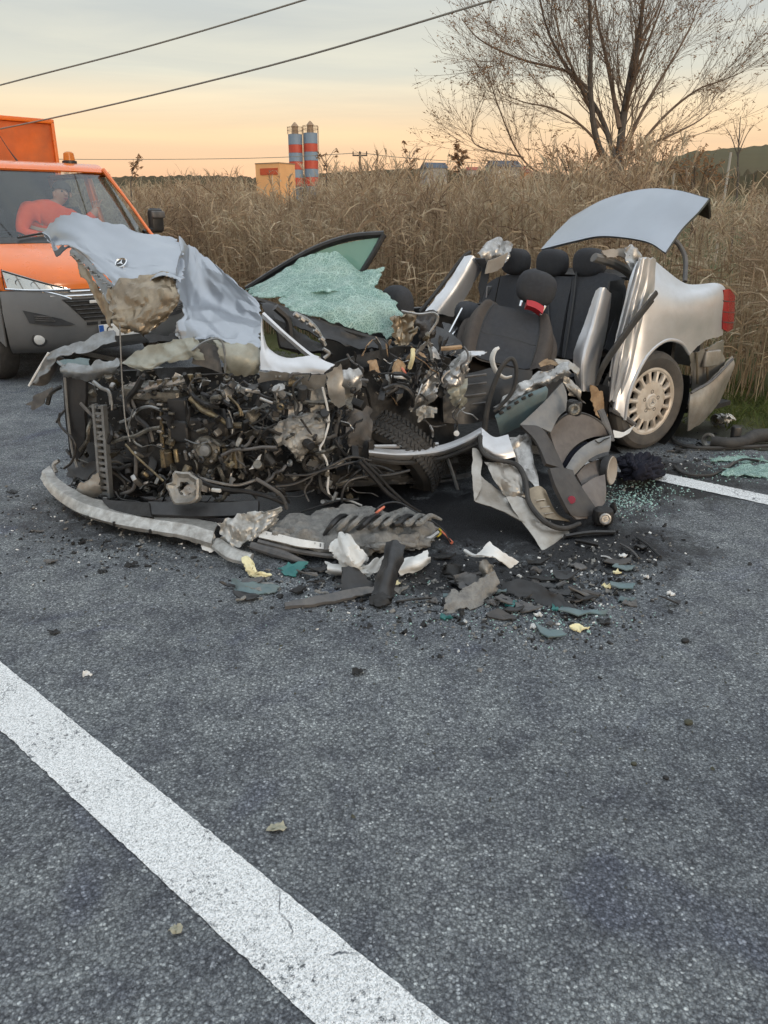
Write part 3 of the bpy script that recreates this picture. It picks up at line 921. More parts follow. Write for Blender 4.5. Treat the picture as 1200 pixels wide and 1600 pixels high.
make_tree('willow_tree', 'large bare multi-stemmed tree with fine twigs rising behind the reeds', [
    ([(966, 292), (971, 208), (987, 108), (1000, 42), (1008, -40), (1012, -120)], 0.111, 0.0120, .3),
    ([(962, 285), (933, 221), (923, 146), (923, 62), (919, -40), (915, -120)], 0.074, 0.0108, -.8),
    ([(966, 262), (937, 179), (887, 108), (854, 42), (836, -40)], 0.063, 0.0084, .9),
    ([(968, 200), (950, 104), (933, 25), (925, -60)], 0.052, 0.0084, 1.2),
    ([(978, 170), (987, 137), (1017, 54), (1050, -30)], 0.048, 0.0084, -1.0),
    ([(970, 250), (1003, 175), (1042, 108), (1075, 50), (1100, -10)], 0.041, 0.0060, .8),
    ([(972, 262), (1033, 187), (1087, 142), (1128, 126), (1162, 112)], 0.033, 0.0048, -.6),
    ([(962, 262), (917, 204), (867, 171), (820, 160), (783, 146)], 0.030, 0.0042, -.9),
    ([(920, 140), (887, 112), (812, 92), (750, 62), (721, 29)], 0.033, 0.0072, .7),
    ([(935, 200), (900, 120), (876, 60), (862, -20)], 0.033, 0.0072, -.5),
    ([(940, 292), (854, 275), (812, 242), (779, 167), (762, 112)], 0.026, 0.0072, -1.2),
    ([(818, 246), (742, 225), (740, 175)], 0.016, 0.0048, -.3),
    ([(985, 240), (1040, 215), (1090, 190), (1120, 165)], 0.030, 0.0060, 1.0),
    ([(990, 120), (1003, 60), (1030, 10), (1040, -50)], 0.030, 0.0060, .6),
], 17.0, random.Random(5), sp_t, .08, rootpx=(966, 300))
sp_b = ((7, .55, .03, .05), (7, .28, .02, .1))
for i, (bx, top, Yb, w_, lab) in enumerate(((905, 232, 15.0, 60, 'brown scrubby bush left of the willow trunk'), (1020, 225, 15.5, 62, 'rust brown bush right of the willow trunk'), (1085, 238, 16.0, 40, 'smaller rust brown bush on the right below the hill'))):
    rb = random.Random(30 + i)
    ln_ = [([(bx, 320), (bx + rb.uniform(-6, 6), 280)], .03, .02, 0)]
    for k in range(7):
        x1 = bx + w_ * rb.uniform(-1, 1)
        ln_.append(([(bx + (x1 - bx) * .2, 318), (bx + (x1 - bx) * .6, (300 + top) / 2), (x1, top + rb.uniform(0, 30))], .016, .005, rb.uniform(-.8, .8)))
    make_tree('scrub_bush', lab, ln_, Yb, rb, sp_b, .55, 'bush', (bx, 330))
make_tree('bare_sapling', 'thin bare sapling on the far right in front of the green hill', [
    ([(1152, 300), (1153, 255), (1155, 215), (1157, 182)], .05, .012, 0),
    ([(1153, 245), (1143, 215), (1134, 200)], .02, .008, .2), ([(1154, 240), (1166, 212), (1176, 198)], .02, .008, -.2),
    ([(1155, 225), (1148, 200), (1146, 186)], .015, .006, .2), ([(1155, 228), (1163, 204), (1168, 188)], .015, .006, -.1)], 30.0, random.Random(9), ((4, .7, .05, .2), (4, .35, .03, .1)), .12, rootpx=(1152, 330))
make_tree('dry_weed', 'tall dark dry weed with bushy head above the reeds, near the houses', [
    ([(716, 300), (717, 262), (715, 232)], .02, .008, 0),
    ([(717, 262), (711, 250), (708, 246)], .008, .004, .1), ([(717, 262), (724, 250), (728, 246)], .008, .004, -.1), ([(717, 255), (713, 240), (713, 228)], .008, .004, .1), ([(717, 258), (721, 246), (722, 238)], .008, .004, 0)], 16.0, random.Random(3), ((26, .14, .0, .3), (14, .07, 0, .1)), .9, 'weed', (716, 330))
for i, (bx, top, lab) in enumerate(((640, 236, 'dry tall weed sticking out of the reeds right of the utility pole'), (510, 240, 'thin dry weed poking out of the reeds right of the silos'), (205, 262, 'dry weed tops above the reeds just right of the orange van'), (1105, 268, 'dry weed rising above the reeds left of the thin white post'))):
    rb = random.Random(50 + i)
    L_ = [([(bx, 300), (bx + 1, (top + 300) / 2), (bx + rb.uniform(-3, 3), top)], .012, .005, 0)]
    for k in range(5):
        y0 = top + rb.uniform(5, 35); s_ = rb.choice((-1, 1))
        L_.append(([(bx, y0), (bx + s_ * 6, y0 - 9), (bx + s_ * rb.uniform(8, 14), y0 - rb.uniform(14, 22))], .006, .003, rb.uniform(-.2, .2)))
    make_tree('dry_weed', lab, L_, 13.0 + i, rb, ((9, .16, .02, .3), (10, .07, 0, .1)), .5, 'weed', (bx, 330))

# ------------------------------------------------------------------ far things: silos, hopper, pole, houses, cables
pm('silo_red', (.55, .09, .05), (.46, .07, .045), 1, .5, .6); pm('silo_blue', (.22, .30, .40), (.19, .26, .35), 1, .5, .6)
pm('silo_dark', (.10, .14, .18), (.08, .11, .15), 1, .5, .6); pm('cream_wall', (.80, .44, .20), (.72, .38, .17), .6, .8, .9)
pm('tan_metal', (.34, .24, .16), (.28, .19, .12), 2, .6, .7); pm('sign_red', (.55, .09, .03), (.5, .08, .03), 2, .5, .6)
pm('house_white', (.36, .34, .32), (.30, .285, .27), .5, .8, .9); pm('house_sunlit_tint', (.62, .26, .09), (.55, .22, .08), .5, .8, .9)  # the wing's wall colour carries the orange of low sunlight
pm('roof_red', (.36, .09, .05), (.28, .07, .04), .6, .6, .7); pm('roof_blue', (.055, .07, .10), (.04, .055, .08), .6, .5, .6); pm('window_dark', (.03, .035, .045), (.02, .02, .03), 1, .2, .3)
def silo(px, label, ytop=206, w=11.0, Y=125.0):
    top = W(px, ytop, Y)
    px_m = 1200 / (Y / ray(px, ytop).y)
    r = w / px_m
    base = Vector((top.x, Y, 0))
    t = thing('cement_silo', base, label, 'silo', 'cement silos')
    ys = [206, 223, 236, 250, 263, 276, 290]
    zs = [W(px, y, Y).z for y in ys]
    zs = [z * top.z / zs[0] for z in zs]
    for k in range(6):
        mb = MB().lathe(base, (0, 0, 1), [(zs[k + 1] + .01, r), (zs[k] - .01, r), (zs[k] - .01, 0)], 28)
        mb.build('silo_ring', 'silo_blue' if k % 2 == 0 else 'silo_red', t)
    MB().lathe(base, (0, 0, 1), [(zs[6] - 2.2, .25), (zs[6], r * .98)], 24).build('cone', 'silo_blue', t)
    for k in range(4):
        a = R(45 + 90 * k)
        q = base + Vector((math.cos(a) * r * .9, math.sin(a) * r * .9, 0))
        MB().cyl(q, q + Vector((0, 0, zs[6] + .3)), .14, 8).build('leg', 'silo_dark', t)
    q = Vector((0, 0, zs[0]))
    MB().lathe(base + q, (0, 0, 1), [(0, r * .50), (.9, r * .45), (1.05, r * .55), (1.25, r * .4), (1.6, r * .1), (1.62, 0)], 16).build('filter_housing', 'tan_metal', t)
    rl = MB()
    for k in range(14):
        a = 2 * math.pi * k / 14
        p = base + q + Vector((math.cos(a) * r * 1.08, math.sin(a) * r * 1.08, 0))
        rl.cyl(p, p + Vector((0, 0, .95)), .025, 5)
    for h in (.5, .95):
        rl.tube([base + q + Vector((math.cos(2 * math.pi * k / 24) * r * 1.08, math.sin(2 * math.pi * k / 24) * r * 1.08, h)) for k in range(25)], .03, 5, n=24)
    rl.build('railing', 'tan_metal', t)
    ld = MB()
    for dx in (-.2, .2):
        ld.cyl(base + Vector((r * 1.12, dx, 3)), base + Vector((r * 1.12, dx, zs[0] + .9)), .03, 5)
    k = 3.0
    while k < zs[0] + .8:
        ld.cyl(base + Vector((r * 1.12, -.2, k)), base + Vector((r * 1.12, .2, k)), .02, 4); k += .6
    ld.build('ladder', 'tan_metal', t)
silo(461, 'left red and grey banded cement silo on the horizon', 210)
silo(485, 'right red and grey banded cement silo with ladder on its side', 208)
# cream hopper building with red sign
b0 = W(430, 300, 112.0); b0.z = 0
hp = thing('batching_plant_building', b0, 'cream box-shaped plant building with red sign left of the silos', 'building')
ax = (Vector((.86, -.50, 0)), Vector((.50, .86, 0)), Vector((0, 0, 1)))
zt = W(430, 257, 112.0).z
MB().box(b0 + Vector((0, 0, zt - 2.5)) + ax[0] * .2, (4.0, 3.4, 5.0), ax).build('wall', 'cream_wall', hp, smooth=False)
MB().box(b0 + Vector((0, 0, (zt - 5) / 2)) + ax[0] * .6, (3.0, 2.8, zt - 5), ax).build('base', 'cream_wall', hp, smooth=False)
MB().box(b0 + Vector((0, 0, zt - .95)) + ax[0] * .45 - ax[1] * 1.74, (2.9, .06, .8), ax).build('sign', 'sign_red', hp, smooth=False)
MB().box(b0 + Vector((0, 0, zt + .06)) + ax[0] * .2, (4.1, 3.5, .12), ax).build('roof', 'tan_metal', hp, smooth=False)
MB().box(b0 + Vector((0, 0, zt - 4.2)) + ax[0] * .8 - ax[1] * 1.74, (.7, .05, 1.6), ax).build('door', 'tan_metal', hp, smooth=False)
# utility pole
u0 = W(563, 300, 85.0); u0.z = 0
up = thing('utility_pole', u0, 'wooden utility pole with short cross-arm right of the silos', 'pole')
uz = W(563, 237, 85.0).z
MB().cyl(u0, u0 + Vector((0, 0, uz)), .15, 8, .11).build('post', 'bark', up)
MB().box(u0 + Vector((0, -.16, uz - .35)), (1.5, .12, .14)).build('cross_arm', 'bark', up)
for dx in (-.68, 0, .68):
    MB().lathe(u0 + Vector((dx, -.16, uz - .28)), (0, 0, 1), [(0, .05), (.15, .07), (.3, .04), (.34, 0)], 8).build('insulator', 'bark', up)
# thin white posts on the right
for px, yt, Yp, lab in ((1133, 238, 28.0, 'thin pale post standing in the field at far right'), (1050, 270, 30.0, 'short pale post just right of the willow trunk')):
    q = W(px, 300, Yp); q.z = 0
    zt2 = W(px, yt, Yp).z
    o = MB().cyl(q, q + Vector((0, 0, zt2)), .05, 8, .04).build('field_post', 'concrete', base=q)
    tag(o, lab, 'post')
# houses
def house(px, yr, ye, hw, Y, label, wall, roof, yaw=0.0, wing=None):
    c = W(px, ye, Y); ze = c.z; c.z = 0
    zr = W(px, yr, Y).z
    m = 1200 / (Y / ray(px, ye).y)
    w = hw / m
    t = thing('village_house', c, label, 'house')
    a = (Vector((math.cos(yaw), math.sin(yaw), 0)), Vector((-math.sin(yaw), math.cos(yaw), 0)), Vector((0, 0, 1)))
    dd = w * .9
    mb = MB().box(c + Vector((0, 0, ze / 2)), (2 * w, 2 * dd, ze), a)
    mb.build('wall', wall, t, smooth=False)
    e = 1.1
    V = [c + a[0] * (sx * w * e) + a[1] * (sy * dd * e) + Vector((0, 0, ze - .05)) for sx, sy in ((-1, -1), (1, -1), (1, 1), (-1, 1))]
    V += [c + a[0] * (-w * 1.08) + Vector((0, 0, zr)), c + a[0] * (w * 1.08) + Vector((0, 0, zr))]
    MB().add(V, [(0, 1, 5, 4), (1, 2, 5), (2, 3, 4, 5), (3, 0, 4), (3, 2, 1, 0)]).build('roof', roof, t, smooth=False)
    for k in (-.5, .35):
        p = c + a[0] * (w * k) - a[1] * (dd + .02) + Vector((0, 0, ze - 1.4))
        MB().box(p, (w * .35, .08, 1.1), a).build('window', 'window_dark', t, smooth=False)
    if wing:
        p = c + a[0] * (w * 1.5) + Vector((0, 0, ze * .45))
        MB().box(p, (w * .95, dd * 1.5, ze * .9), a).build('wing', wing, t, smooth=False)
        V = [p + a[0] * (sx * w * .55) + a[1] * (sy * dd * .85) + Vector((0, 0, ze * .45)) for sx, sy in ((-1, -1), (1, -1), (1, 1), (-1, 1))]
        V += [p + a[0] * (-w * .3) + Vector((0, 0, ze * .45 + 1.2)), p + a[0] * (w * .1) + Vector((0, 0, ze * .45 + 1.2))]
        MB().add(V, [(0, 1, 5, 4), (1, 2, 5), (2, 3, 4, 5), (3, 0, 4), (3, 2, 1, 0)]).build('wing_roof', 'roof_red', t, smooth=False)
house(678, 254, 263, 17, 170.0, 'small far house with dark blue roof and white wall', 'house_white', 'roof_blue', .3)
house(786, 251, 261, 22, 165.0, 'far house with dark blue roof and side wing tinted orange for low sun', 'house_white', 'roof_blue', .2, 'house_sunlit_tint')
house(738, 261, 266, 9, 185.0, 'tiny pale house with red roof between the two blue roofed houses', 'house_white', 'roof_red', 0)
# overhead cables
def cable(pts, r, label, sides=6):
    P_ = [W(*p) for p in pts]
    o = MB().tube(P_, r, sides, n=24).build('overhead_cable', 'cable_grey', base=P_[0])
    tag(o, label, 'cable', 'overhead cables')
cable([(-300, 213, 8.6), (0, 133, 7.6), (240, 70, 7.0), (475, 0, 6.4), (700, -72, 5.9)], .0062, 'upper overhead cable crossing the top left of the sky')
cable([(-200, 240, 11.0), (75, 186, 9.4), (420, 103, 7.8), (760, 3, 6.6), (1000, -70, 6.0)], .0078, 'lower overhead cable rising from behind the van box')
cable([(-300, 244, 85), (130, 249, 85), (400, 247, 85), (562, 239, 85)], .04, 'thin distant wire running left from the utility pole', 4)
cable([(564, 239, 85), (650, 248, 87), (860, 262, 92)], .04, 'thin distant wire running right from the utility pole', 4)

# ================================================================== ORANGE VAN
VH = Vector((math.sin(R(45)), -math.cos(R(45)), 0))     # heading
VR = Vector((VH.y, -VH.x, 0))                            # its right hand side (towards the left of the picture)
VO = Vector((-2.45, 7.40, 0))
VZ = Vector((0, 0, 1))
def V(q, w, z): return VO - VH * q + VR * w + VZ * z
vax = (VR, VH, VZ)
van = thing('road_service_van', VO, 'orange crew-cab road service van with dark grey bumper parked at the left', 'van')
WS_ = (1, .9, .75, .5, 0, -.5, -.75, -.9, -1)
def vrow(qc, z, Wd, sw, dz=0.0):
    return [V(qc + sw * abs(k) ** 2.6, Wd * k, z + dz * k * k) for k in WS_]
BZ = [.29, .36, .50, .64, .76, .84]
BQ = [.20, .07, .02, .025, .045, .075]
BW = [.87, .93, .955, .96, .95, .94]
def bq(w, z):
    return float(np.interp(z, BZ, BQ)) + .30 * abs(w / float(np.interp(z, BZ, BW))) ** 2.6
def on_b(w, z, off=.004): return V(bq(w, z) - off, w, z)
bump = MB().patch([vrow(BQ[k], BZ[k], BW[k], .30) for k in range(6)], 40, 16, .02).build('bumper', 'bumper_grey', van)
def bpatch(name, rows, mat, parent, off=.006, nu=12, nv=4, thick=.012):
    return MB().patch([[on_b(w, z, off) for w, z in r_] for r_ in rows], nu, nv, thick).build(name, mat, parent)
# hood
HR = [(.085, .845, .90, .30), (.10, .93, .90, .30), (.20, 1.03, .89, .26), (.42, 1.13, .87, .20), (.70, 1.22, .84, .14)]
MB().patch([vrow(*h_, 0) for h_ in HR], 36, 18, .012).build('bonnet', 'orange_paint', van)
# front wings between bonnet and sides
for sd, nm in ((1, 'right'), (-1, 'left')):
    rows = []
    for z, qs in ((.845, (.385, .60, 1.0, 1.5)), (1.0, (.40, .62, 1.0, 1.5)), (1.13, (.62, .80, 1.1, 1.5)), (1.22, (.84, .95, 1.15, 1.5))):
        rows.append([V(q, sd * (.90 + .05 * min(1, (q - .38) / .5) if z < 1.1 else .86 + .06 * min(1, (q - .6) / .6)), z) for q in qs])
    MB().patch(rows, 14, 8, .012).build('front_wing', 'orange_paint', van)
    # wheel arch panel and lower door
    qs = [.40, .52, .62, .75, .90, 1.06, 1.20, 1.30, 1.42, 2.0, 2.9]
    arch = [.36, .40, .55, .68, .72, .70, .60, .44, .34, .33, .33]
    MB().patch([[V(q, sd * .955, a_) for q, a_ in zip(qs, arch)], [V(q, sd * (.94 if q < .5 else .96), .845) for q in qs]], 40, 3, .012, sharp=True).build('side_sill', 'bumper_grey', van)
    MB().patch([[V(q, sd * .957, .83) for q in (1.5, 2.2, 2.95)], [V(q, sd * .955, 1.05) for q in (1.5, 2.2, 2.95)], [V(q, sd * .93, 1.24) for q in (1.5, 2.2, 2.95)]], 8, 6, .012).build('door_panel', 'orange_paint', van)
    # side window, its frame and the pillar
    MB().patch([[V(.98, sd * .86, 1.24), V(1.6, sd * .91, 1.25), V(1.98, sd * .915, 1.25)], [V(1.48, sd * .745, 1.84), V(1.75, sd * .77, 1.87), V(1.98, sd * .775, 1.88)]], 8, 6, .004).build('side_window', 'van_glass', van)
    MB().patch([[V(2.10, sd * .915, 1.25), V(2.9, sd * .915, 1.25)], [V(2.10, sd * .775, 1.88), V(2.9, sd * .775, 1.88)]], 6, 6, .004).build('rear_side_window', 'van_glass', van)
    MB().tube([V(2.04, sd * .925, 1.22), V(2.04, sd * .785, 1.90)], .05, 6).build('door_pillar', 'orange_paint', van)
    MB().tube([V(2.95, sd * .925, 1.22), V(2.95, sd * .785, 1.90)], .06, 6).build('rear_pillar', 'orange_paint', van)
    MB().tube([V(.72, sd * .865, 1.20), V(.86, sd * .845, 1.30), V(1.18, sd * .79, 1.62), V(1.50, sd * .725, 1.92)], [.024, .018, .017, .026], 8, flat=1.4).build('windscreen_pillar', 'orange_paint', van)
    # mirror
    mr_ = MB().rbox(V(1.12, sd * 1.07, 1.42), (.17, .10, .25), vax, .05).build('mirror', 'black_plastic', van)
    MB().tube([V(1.1, sd * .90, 1.30), V(1.1, sd * 1.02, 1.33)], .03, 6).build('mirror_arm', 'black_plastic', mr_)
    MB().rbox(V(1.06, sd * 1.07, 1.48), (.16, .04, .07), vax, .02).build('mirror_cap', 'grey_plastic', mr_)
    # wheels
    wc = V(.92, sd * .86, .30)
    ty = MB().lathe(wc - VR * sd * .10, VR * sd, [(0, .19), (0, .27), (.015, .30), (.06, .315), (.14, .315), (.185, .30), (.2, .27), (.2, .19)], 36).build('front_wheel', 'rubber', van)
    MB().lathe(wc - VR * sd * .10, VR * sd, [(.02, 0), (.02, .19), (.15, .195), (.16, .18), (.13, .16), (.14, .06), (.16, .05), (.16, 0)], 28).build('rim', 'grey_steel', ty)
    wc = V(4.4, sd * .86, .30)
    ty = MB().lathe(wc - VR * sd * .10, VR * sd, [(0, .19), (0, .27), (.015, .30), (.06, .315), (.14, .315), (.185, .30), (.2, .27), (.2, .19)], 28).build('rear_wheel', 'rubber', van)
    MB().lathe(wc - VR * sd * .10, VR * sd, [(.02, 0), (.02, .19), (.15, .195), (.16, .18), (.13, .16), (.14, .06), (.16, .05), (.16, 0)], 24).build('rim', 'grey_steel', ty)
    # headlamp
    hr = [[(.44, .846), (.60, .846), (.75, .850), (.885, .862)], [(.46, .864), (.62, .915), (.77, .975), (.893, 1.025)]]
    def fq(w, z): return .060 + (z - .845) * .20 + .285 * abs(w / .90) ** 2.6
    lamp = MB().patch([[V(fq(w, z) - .006, sd * w, z) for w, z in r_] for r_ in hr], 20, 8, .006).build('headlamp', 'headlamp_glass', van)
    bk = MB().patch([[V(fq(w, z) - .002, sd * w, z) for w, z in r_] for r_ in hr], 12, 6, .003)
    bk.build('lamp_backing', 'chrome', lamp)
    for cw, cz, rr_ in ((.80, .915, .032), (.70, .895, .026), (.61, .878, .018), (.86, .93, .022)):
        p = V(fq(cw, cz) - .0045, sd * cw, cz)
        MB().lathe(p, VH + VR * sd * .5 * cw, [(-.006, rr_), (.0, rr_ * .95), (-.012, rr_ * .5), (-.014, 0)], 14).build('reflector_bowl', 'chrome', lamp)
    for w0, z0, w1, z1 in ((.66, .852, .70, .935), (.78, .856, .81, .97), (.56, .85, .58, .892)):
        MB().tube([V(fq(w0, z0) - .005, sd * w0, z0), V(fq(w1, z1) - .005, sd * w1, z1)], .006, 5).build('lamp_divider', 'grey_steel', lamp)
    MB().tube([V(fq(w, z) - .005, sd * w, z) for w, z in ((.47, .858), (.62, .905), (.77, .962), (.89, 1.012))], .008, 5).build('lamp_divider', 'black_plastic', lamp)
    MB().tube([V(fq(w, z) - .008, sd * w, z) for w, z in ((.43, .846), (.60, .846), (.75, .850), (.90, .862))], .009, 6).build('lamp_trim', 'chrome', lamp)
    # fog lamp, dummy intake
    fg = on_b(sd * .735, .425, .016)
    fo = MB().lathe(fg, VH + VR * sd * .35, [(-.03, .066), (.012, .064), (.014, .052), (.004, .04), (.004, 0)], 20).build('fog_lamp', 'black_plastic', van)
    MB().lathe(fg, VH + VR * sd * .35, [(.002, .050), (.016, .044), (.024, .025), (.027, 0)], 18).build('lens', 'white_plastic', fo)
    it = bpatch('air_intake', [[(sd * .45, .545), (sd * .62, .545), (sd * .80, .575)], [(sd * .56, .60), (sd * .68, .64), (sd * .83, .685)]], 'cab_dark', van, .026, 16, 6, .008)
    for k in range(3):
        z = .585 + .018 * k
        MB().tube([on_b(sd * (.61 + .012 * k), z, .034), on_b(sd * .69, z + .006, .034), on_b(sd * .76, z + .014, .034)], .005, 5).build('intake_slat', 'grey_plastic', it)
    # shut lines and wheel-arch trim
    MB().tube([V(fq(w, z) - .004, sd * w, z) for w, z in ((.905, .86), (.90, .94), (.895, 1.03))], .004, 4).build('shut_line', 'ink', van)
    MB().tube([V(2.03, sd * .962, .40), V(2.03, sd * .966, .80), V(2.03, sd * .95, 1.20)], .005, 4).build('shut_line', 'ink', van)
# grille with its bars and the bright strips below the bonnet
gr = bpatch('grille', [[(.36, .575), (.18, .575), (0, .575), (-.18, .575), (-.36, .575)], [(.52, .765), (.25, .765), (0, .765), (-.25, .765), (-.52, .765)]], 'soot_black', van, .016, 16, 4, .01)
for k in range(5):
    z = .60 + k * .036
    hw = .37 + k * .03
    MB().tube([on_b(w, z, .026) for w in (hw, hw * .5, 0, -hw * .5, -hw)], .006, 5).build('grille_bar', 'dark_steel', gr)
for k, z in enumerate((.79, .828)):
    hw = .60 + k * .05
    MB().tube([on_b(w, z + (.0 if abs(w) < hw * .8 else .006), .010) for w in (hw, hw * .6, 0, -hw * .6, -hw)], .012, 6, flat=.6).build('trim_strip', 'chrome', gr)
MB().tube([on_b(.66, .845, .012), on_b(.52, .80, .012), on_b(.44, .765, .012)], .009, 6).build('trim_strip', 'chrome', gr)
MB().tube([on_b(-.66, .845, .012), on_b(-.52, .80, .012), on_b(-.44, .765, .012)], .009, 6).build('trim_strip', 'chrome', gr)
MB().rbox(on_b(.25, .735, .03), (.10, .012, .026), vax, .005).build('badge', 'white_plastic', gr)
for k in range(5):
    MB().box(on_b(.30 - k * .13, .545, .018), (.10, .012, .026), vax).build('lower_vent', 'soot_black', van, smooth=False)
# number plate
pl_ = MB().rbox(on_b(0, .47, .040), (.52, .012, .115), vax, .006).build('number_plate', 'plate_white', van)
MB().box(on_b(0, .47, .048) + VR * .237, (.044, .004, .108), vax).build('plate_band', 'plate_blue', pl_, smooth=False)
def text_mesh(name, body, size, mat, parent, pos, xdir, ydir):
    cu = bpy.data.curves.new(name, 'FONT'); cu.body = body; cu.size = size; cu.extrude = .001; cu.align_y = 'CENTER'
    to = bpy.data.objects.new(name + '_tmp', cu); COL.objects.link(to)
    bpy.context.view_layer.update()
    me_ = bpy.data.meshes.new_from_object(to.evaluated_get(bpy.context.evaluated_depsgraph_get()))
    bpy.data.objects.remove(to)
    zdir = xdir.cross(ydir)
    M_ = Matrix((xdir, ydir, zdir)).transposed().to_4x4()
    me_.transform(M_)
    o = link_mesh(name, me_, mat, parent)
    o.location = Vector(pos) - wloc(parent)
    return o
text_mesh('plate_letter', 'C', .105, 'ink', pl_, on_b(0, .468, .0495) + VR * .195, -VR, VZ)
# windscreen and cowl
wsb = [V(.80 + .16 * abs(k) ** 2.4, .83 * k, 1.27) for k in WS_]
wsm = [V(1.14 + .11 * abs(k) ** 2.4, .775 * k, 1.60) for k in WS_]
wst = [V(1.47 + .07 * abs(k) ** 2.4, .715 * k, 1.90) for k in WS_]
MB().patch([wsb, wsm, wst], 24, 12, .005).build('windscreen', 'van_glass', van)
MB().patch([[V(.68 + .15 * abs(k) ** 2.4, .84 * k, 1.215) for k in WS_], [V(.81 + .16 * abs(k) ** 2.4, .835 * k, 1.275) for k in WS_]], 24, 3, .01).build('cowl', 'black_plastic', van)
for w0, w1 in ((.55, -.05), (-.10, -.62)):
    MB().tube([V(.80, w0, 1.275), V(.835, (w0 + w1) / 2, 1.315), V(.86, w1, 1.325)], .011, 5).build('wiper', 'black_plastic', van)
# roof
MB().tube([V(.70 + .14 * abs(k) ** 2.6, .842 * k, 1.226) for k in WS_], .006, 5, n=30).build('bonnet_gap', 'ink', van)
rf = [vrow(1.45, 1.895, .735, .07), vrow(1.53, 1.945, .75, .07), vrow(1.75, 1.985, .77, .03), vrow(2.3, 2.005, .78, 0), vrow(3.0, 2.0, .78, 0)]
MB().patch(rf, 30, 16, .015).build('roof', 'orange_paint', van)
for sd in (1, -1):
    MB().patch([[V(q, sd * .735, 1.91) for q in (1.53, 2.2, 3.0)], [V(q, sd * .785, 1.885) for q in (1.50, 2.2, 3.0)], [V(q, sd * .79, 1.86) for q in (1.50, 2.2, 3.0)]], 8, 5, .015).build('roof_rail', 'orange_paint', van)
# cab interior
MB().patch([[V(.86 + .14 * abs(k) ** 2.4, .80 * k, 1.20) for k in WS_], [V(1.25, .8 * k, 1.24) for k in WS_], [V(1.40, .8 * k, 1.05) for k in WS_]], 20, 8, .02).build('dashboard', 'cab_dark', van)
for w in (.42, -.42):
    st = MB().rbox(V(2.02, w, 1.25), (.46, .16, .62), vax, .07).build('seat', 'cab_dark', van)
    MB().rbox(V(2.05, w, 1.66), (.24, .12, .18), vax, .05).build('headrest', 'cab_dark', st)
MB().box(V(2.97, 0, 1.38), (1.66, .04, 1.16), vax).build('bulkhead', 'cab_dark', van, smooth=False)
MB().box(V(2.0, 0, .62), (1.8, 2.0, .04), vax).build('cab_floor', 'cab_dark', van, smooth=False)
MB().lathe(V(1.50, .40, 1.22), (VH * -.5 + VZ).normalized(), [(0, .18), (.015, .195), (.03, .18), (.015, .165), (0, .18)], 24).build('steering_wheel', 'black_plastic', van)
# roof beacon, aerial
be = MB().lathe(V(1.80, -.50, 1.985), VZ, [(0, .075), (.03, .075), (.035, .06)], 16).build('beacon', 'black_plastic', van)
MB().lathe(V(1.80, -.50, 2.02), VZ, [(0, .06), (.07, .052), (.085, .035), (.09, 0)], 16).build('beacon_lens', 'amber', be)
MB().tube([V(1.72, .08, 1.985), V(1.78, .13, 2.10), V(1.90, .22, 2.36)], [.010, .004, .003], 6).build('aerial', 'black_plastic', van)
# covered load bed
bx = MB().rbox(V(4.55, 0, 1.66), (2.02, 2.6, 1.78), vax, .04).build('load_box', 'orange_tarp', van)
MB().rbox(V(3.235, 0, 2.535), (2.04, .04, .05), vax, .01).build('box_edge', 'orange_paint', bx)
for w in (-1.0, 1.0):
    MB().rbox(V(3.24, w, 1.66), (.04, .05, 1.76), vax, .01).build('box_edge', 'orange_paint', bx)
MB().box(V(4.4, 0, .66), (1.7, 2.9, .16), vax).build('chassis', 'dark_steel', van, smooth=False)

# ------------------------------------------------------------------ person in the cab
def skin_fig(name, J, edges, mat, parent=None, sub=2, root=0, base=None):
    me = bpy.data.meshes.new(name)
    o_ = wloc(parent) if parent is not None else Vector(base)
    me.from_pydata([tuple(Vector(p) - o_) for p, r in J], edges, [])
    o = link_mesh(name, me, mat, parent)
    if parent is None: o.location = base
    m = o.modifiers.new('skin', 'SKIN'); m.use_smooth_shade = True
    for k, (p, r) in enumerate(J):
        rr = r if isinstance(r, tuple) else (r, r)
        me.skin_vertices[0].data[k].radius = rr
        me.skin_vertices[0].data[k].use_root = k == root
    s = o.modifiers.new('subdivision', 'SUBSURF'); s.levels = sub; s.render_levels = sub
    return o
def pv(q, w, z): return V(q, w, z)
PJ = [(pv(1.72, -.02, 1.02), .16), (pv(1.66, -.03, 1.22), .15), (pv(1.58, -.06, 1.42), .16), (pv(1.53, -.11, 1.53), .10), (pv(1.49, -.17, 1.60), .052),
      (pv(1.47, -.21, 1.66), .082), (pv(1.46, -.23, 1.74), .075),
      (pv(1.56, .14, 1.50), .075), (pv(1.50, .24, 1.30), .058), (pv(1.36, .10, 1.27), .042), (pv(1.31, .04, 1.28), .030),
      (pv(1.50, -.28, 1.46), .072), (pv(1.42, -.40, 1.38), .055), (pv(1.36, -.50, 1.50), .042), (pv(1.35, -.52, 1.555), .030),
      (pv(1.62, .10, .95), .10), (pv(1.30, .14, 1.0), .085), (pv(1.28, .15, .72), .06), (pv(1.62, -.14, .95), .10), (pv(1.30, -.16, 1.0), .085), (pv(1.28, -.17, .72), .06)]
PE = [(0, 1), (1, 2), (2, 3), (3, 4), (4, 5), (5, 6), (3, 7), (7, 8), (8, 9), (9, 10), (3, 11), (11, 12), (12, 13), (13, 14), (0, 15), (15, 16), (16, 17), (0, 18), (18, 19), (19, 20)]
per = skin_fig('person', PJ, PE, 'skin', base=pv(1.72, -.02, .66))
tag(per, 'person in bright orange work jacket leaning over inside the van cab', 'person')
JJ = [(p, r * (1.45 if k == 3 else 1.30 if k in (7, 11) else 1.2)) for k, (p, r) in enumerate(PJ)]
JJ[4] = (pv(1.505, -.15, 1.575), .078)
PE_J = PE
sel = [0, 1, 2, 3, 4, 7, 8, 9, 11, 12, 13]
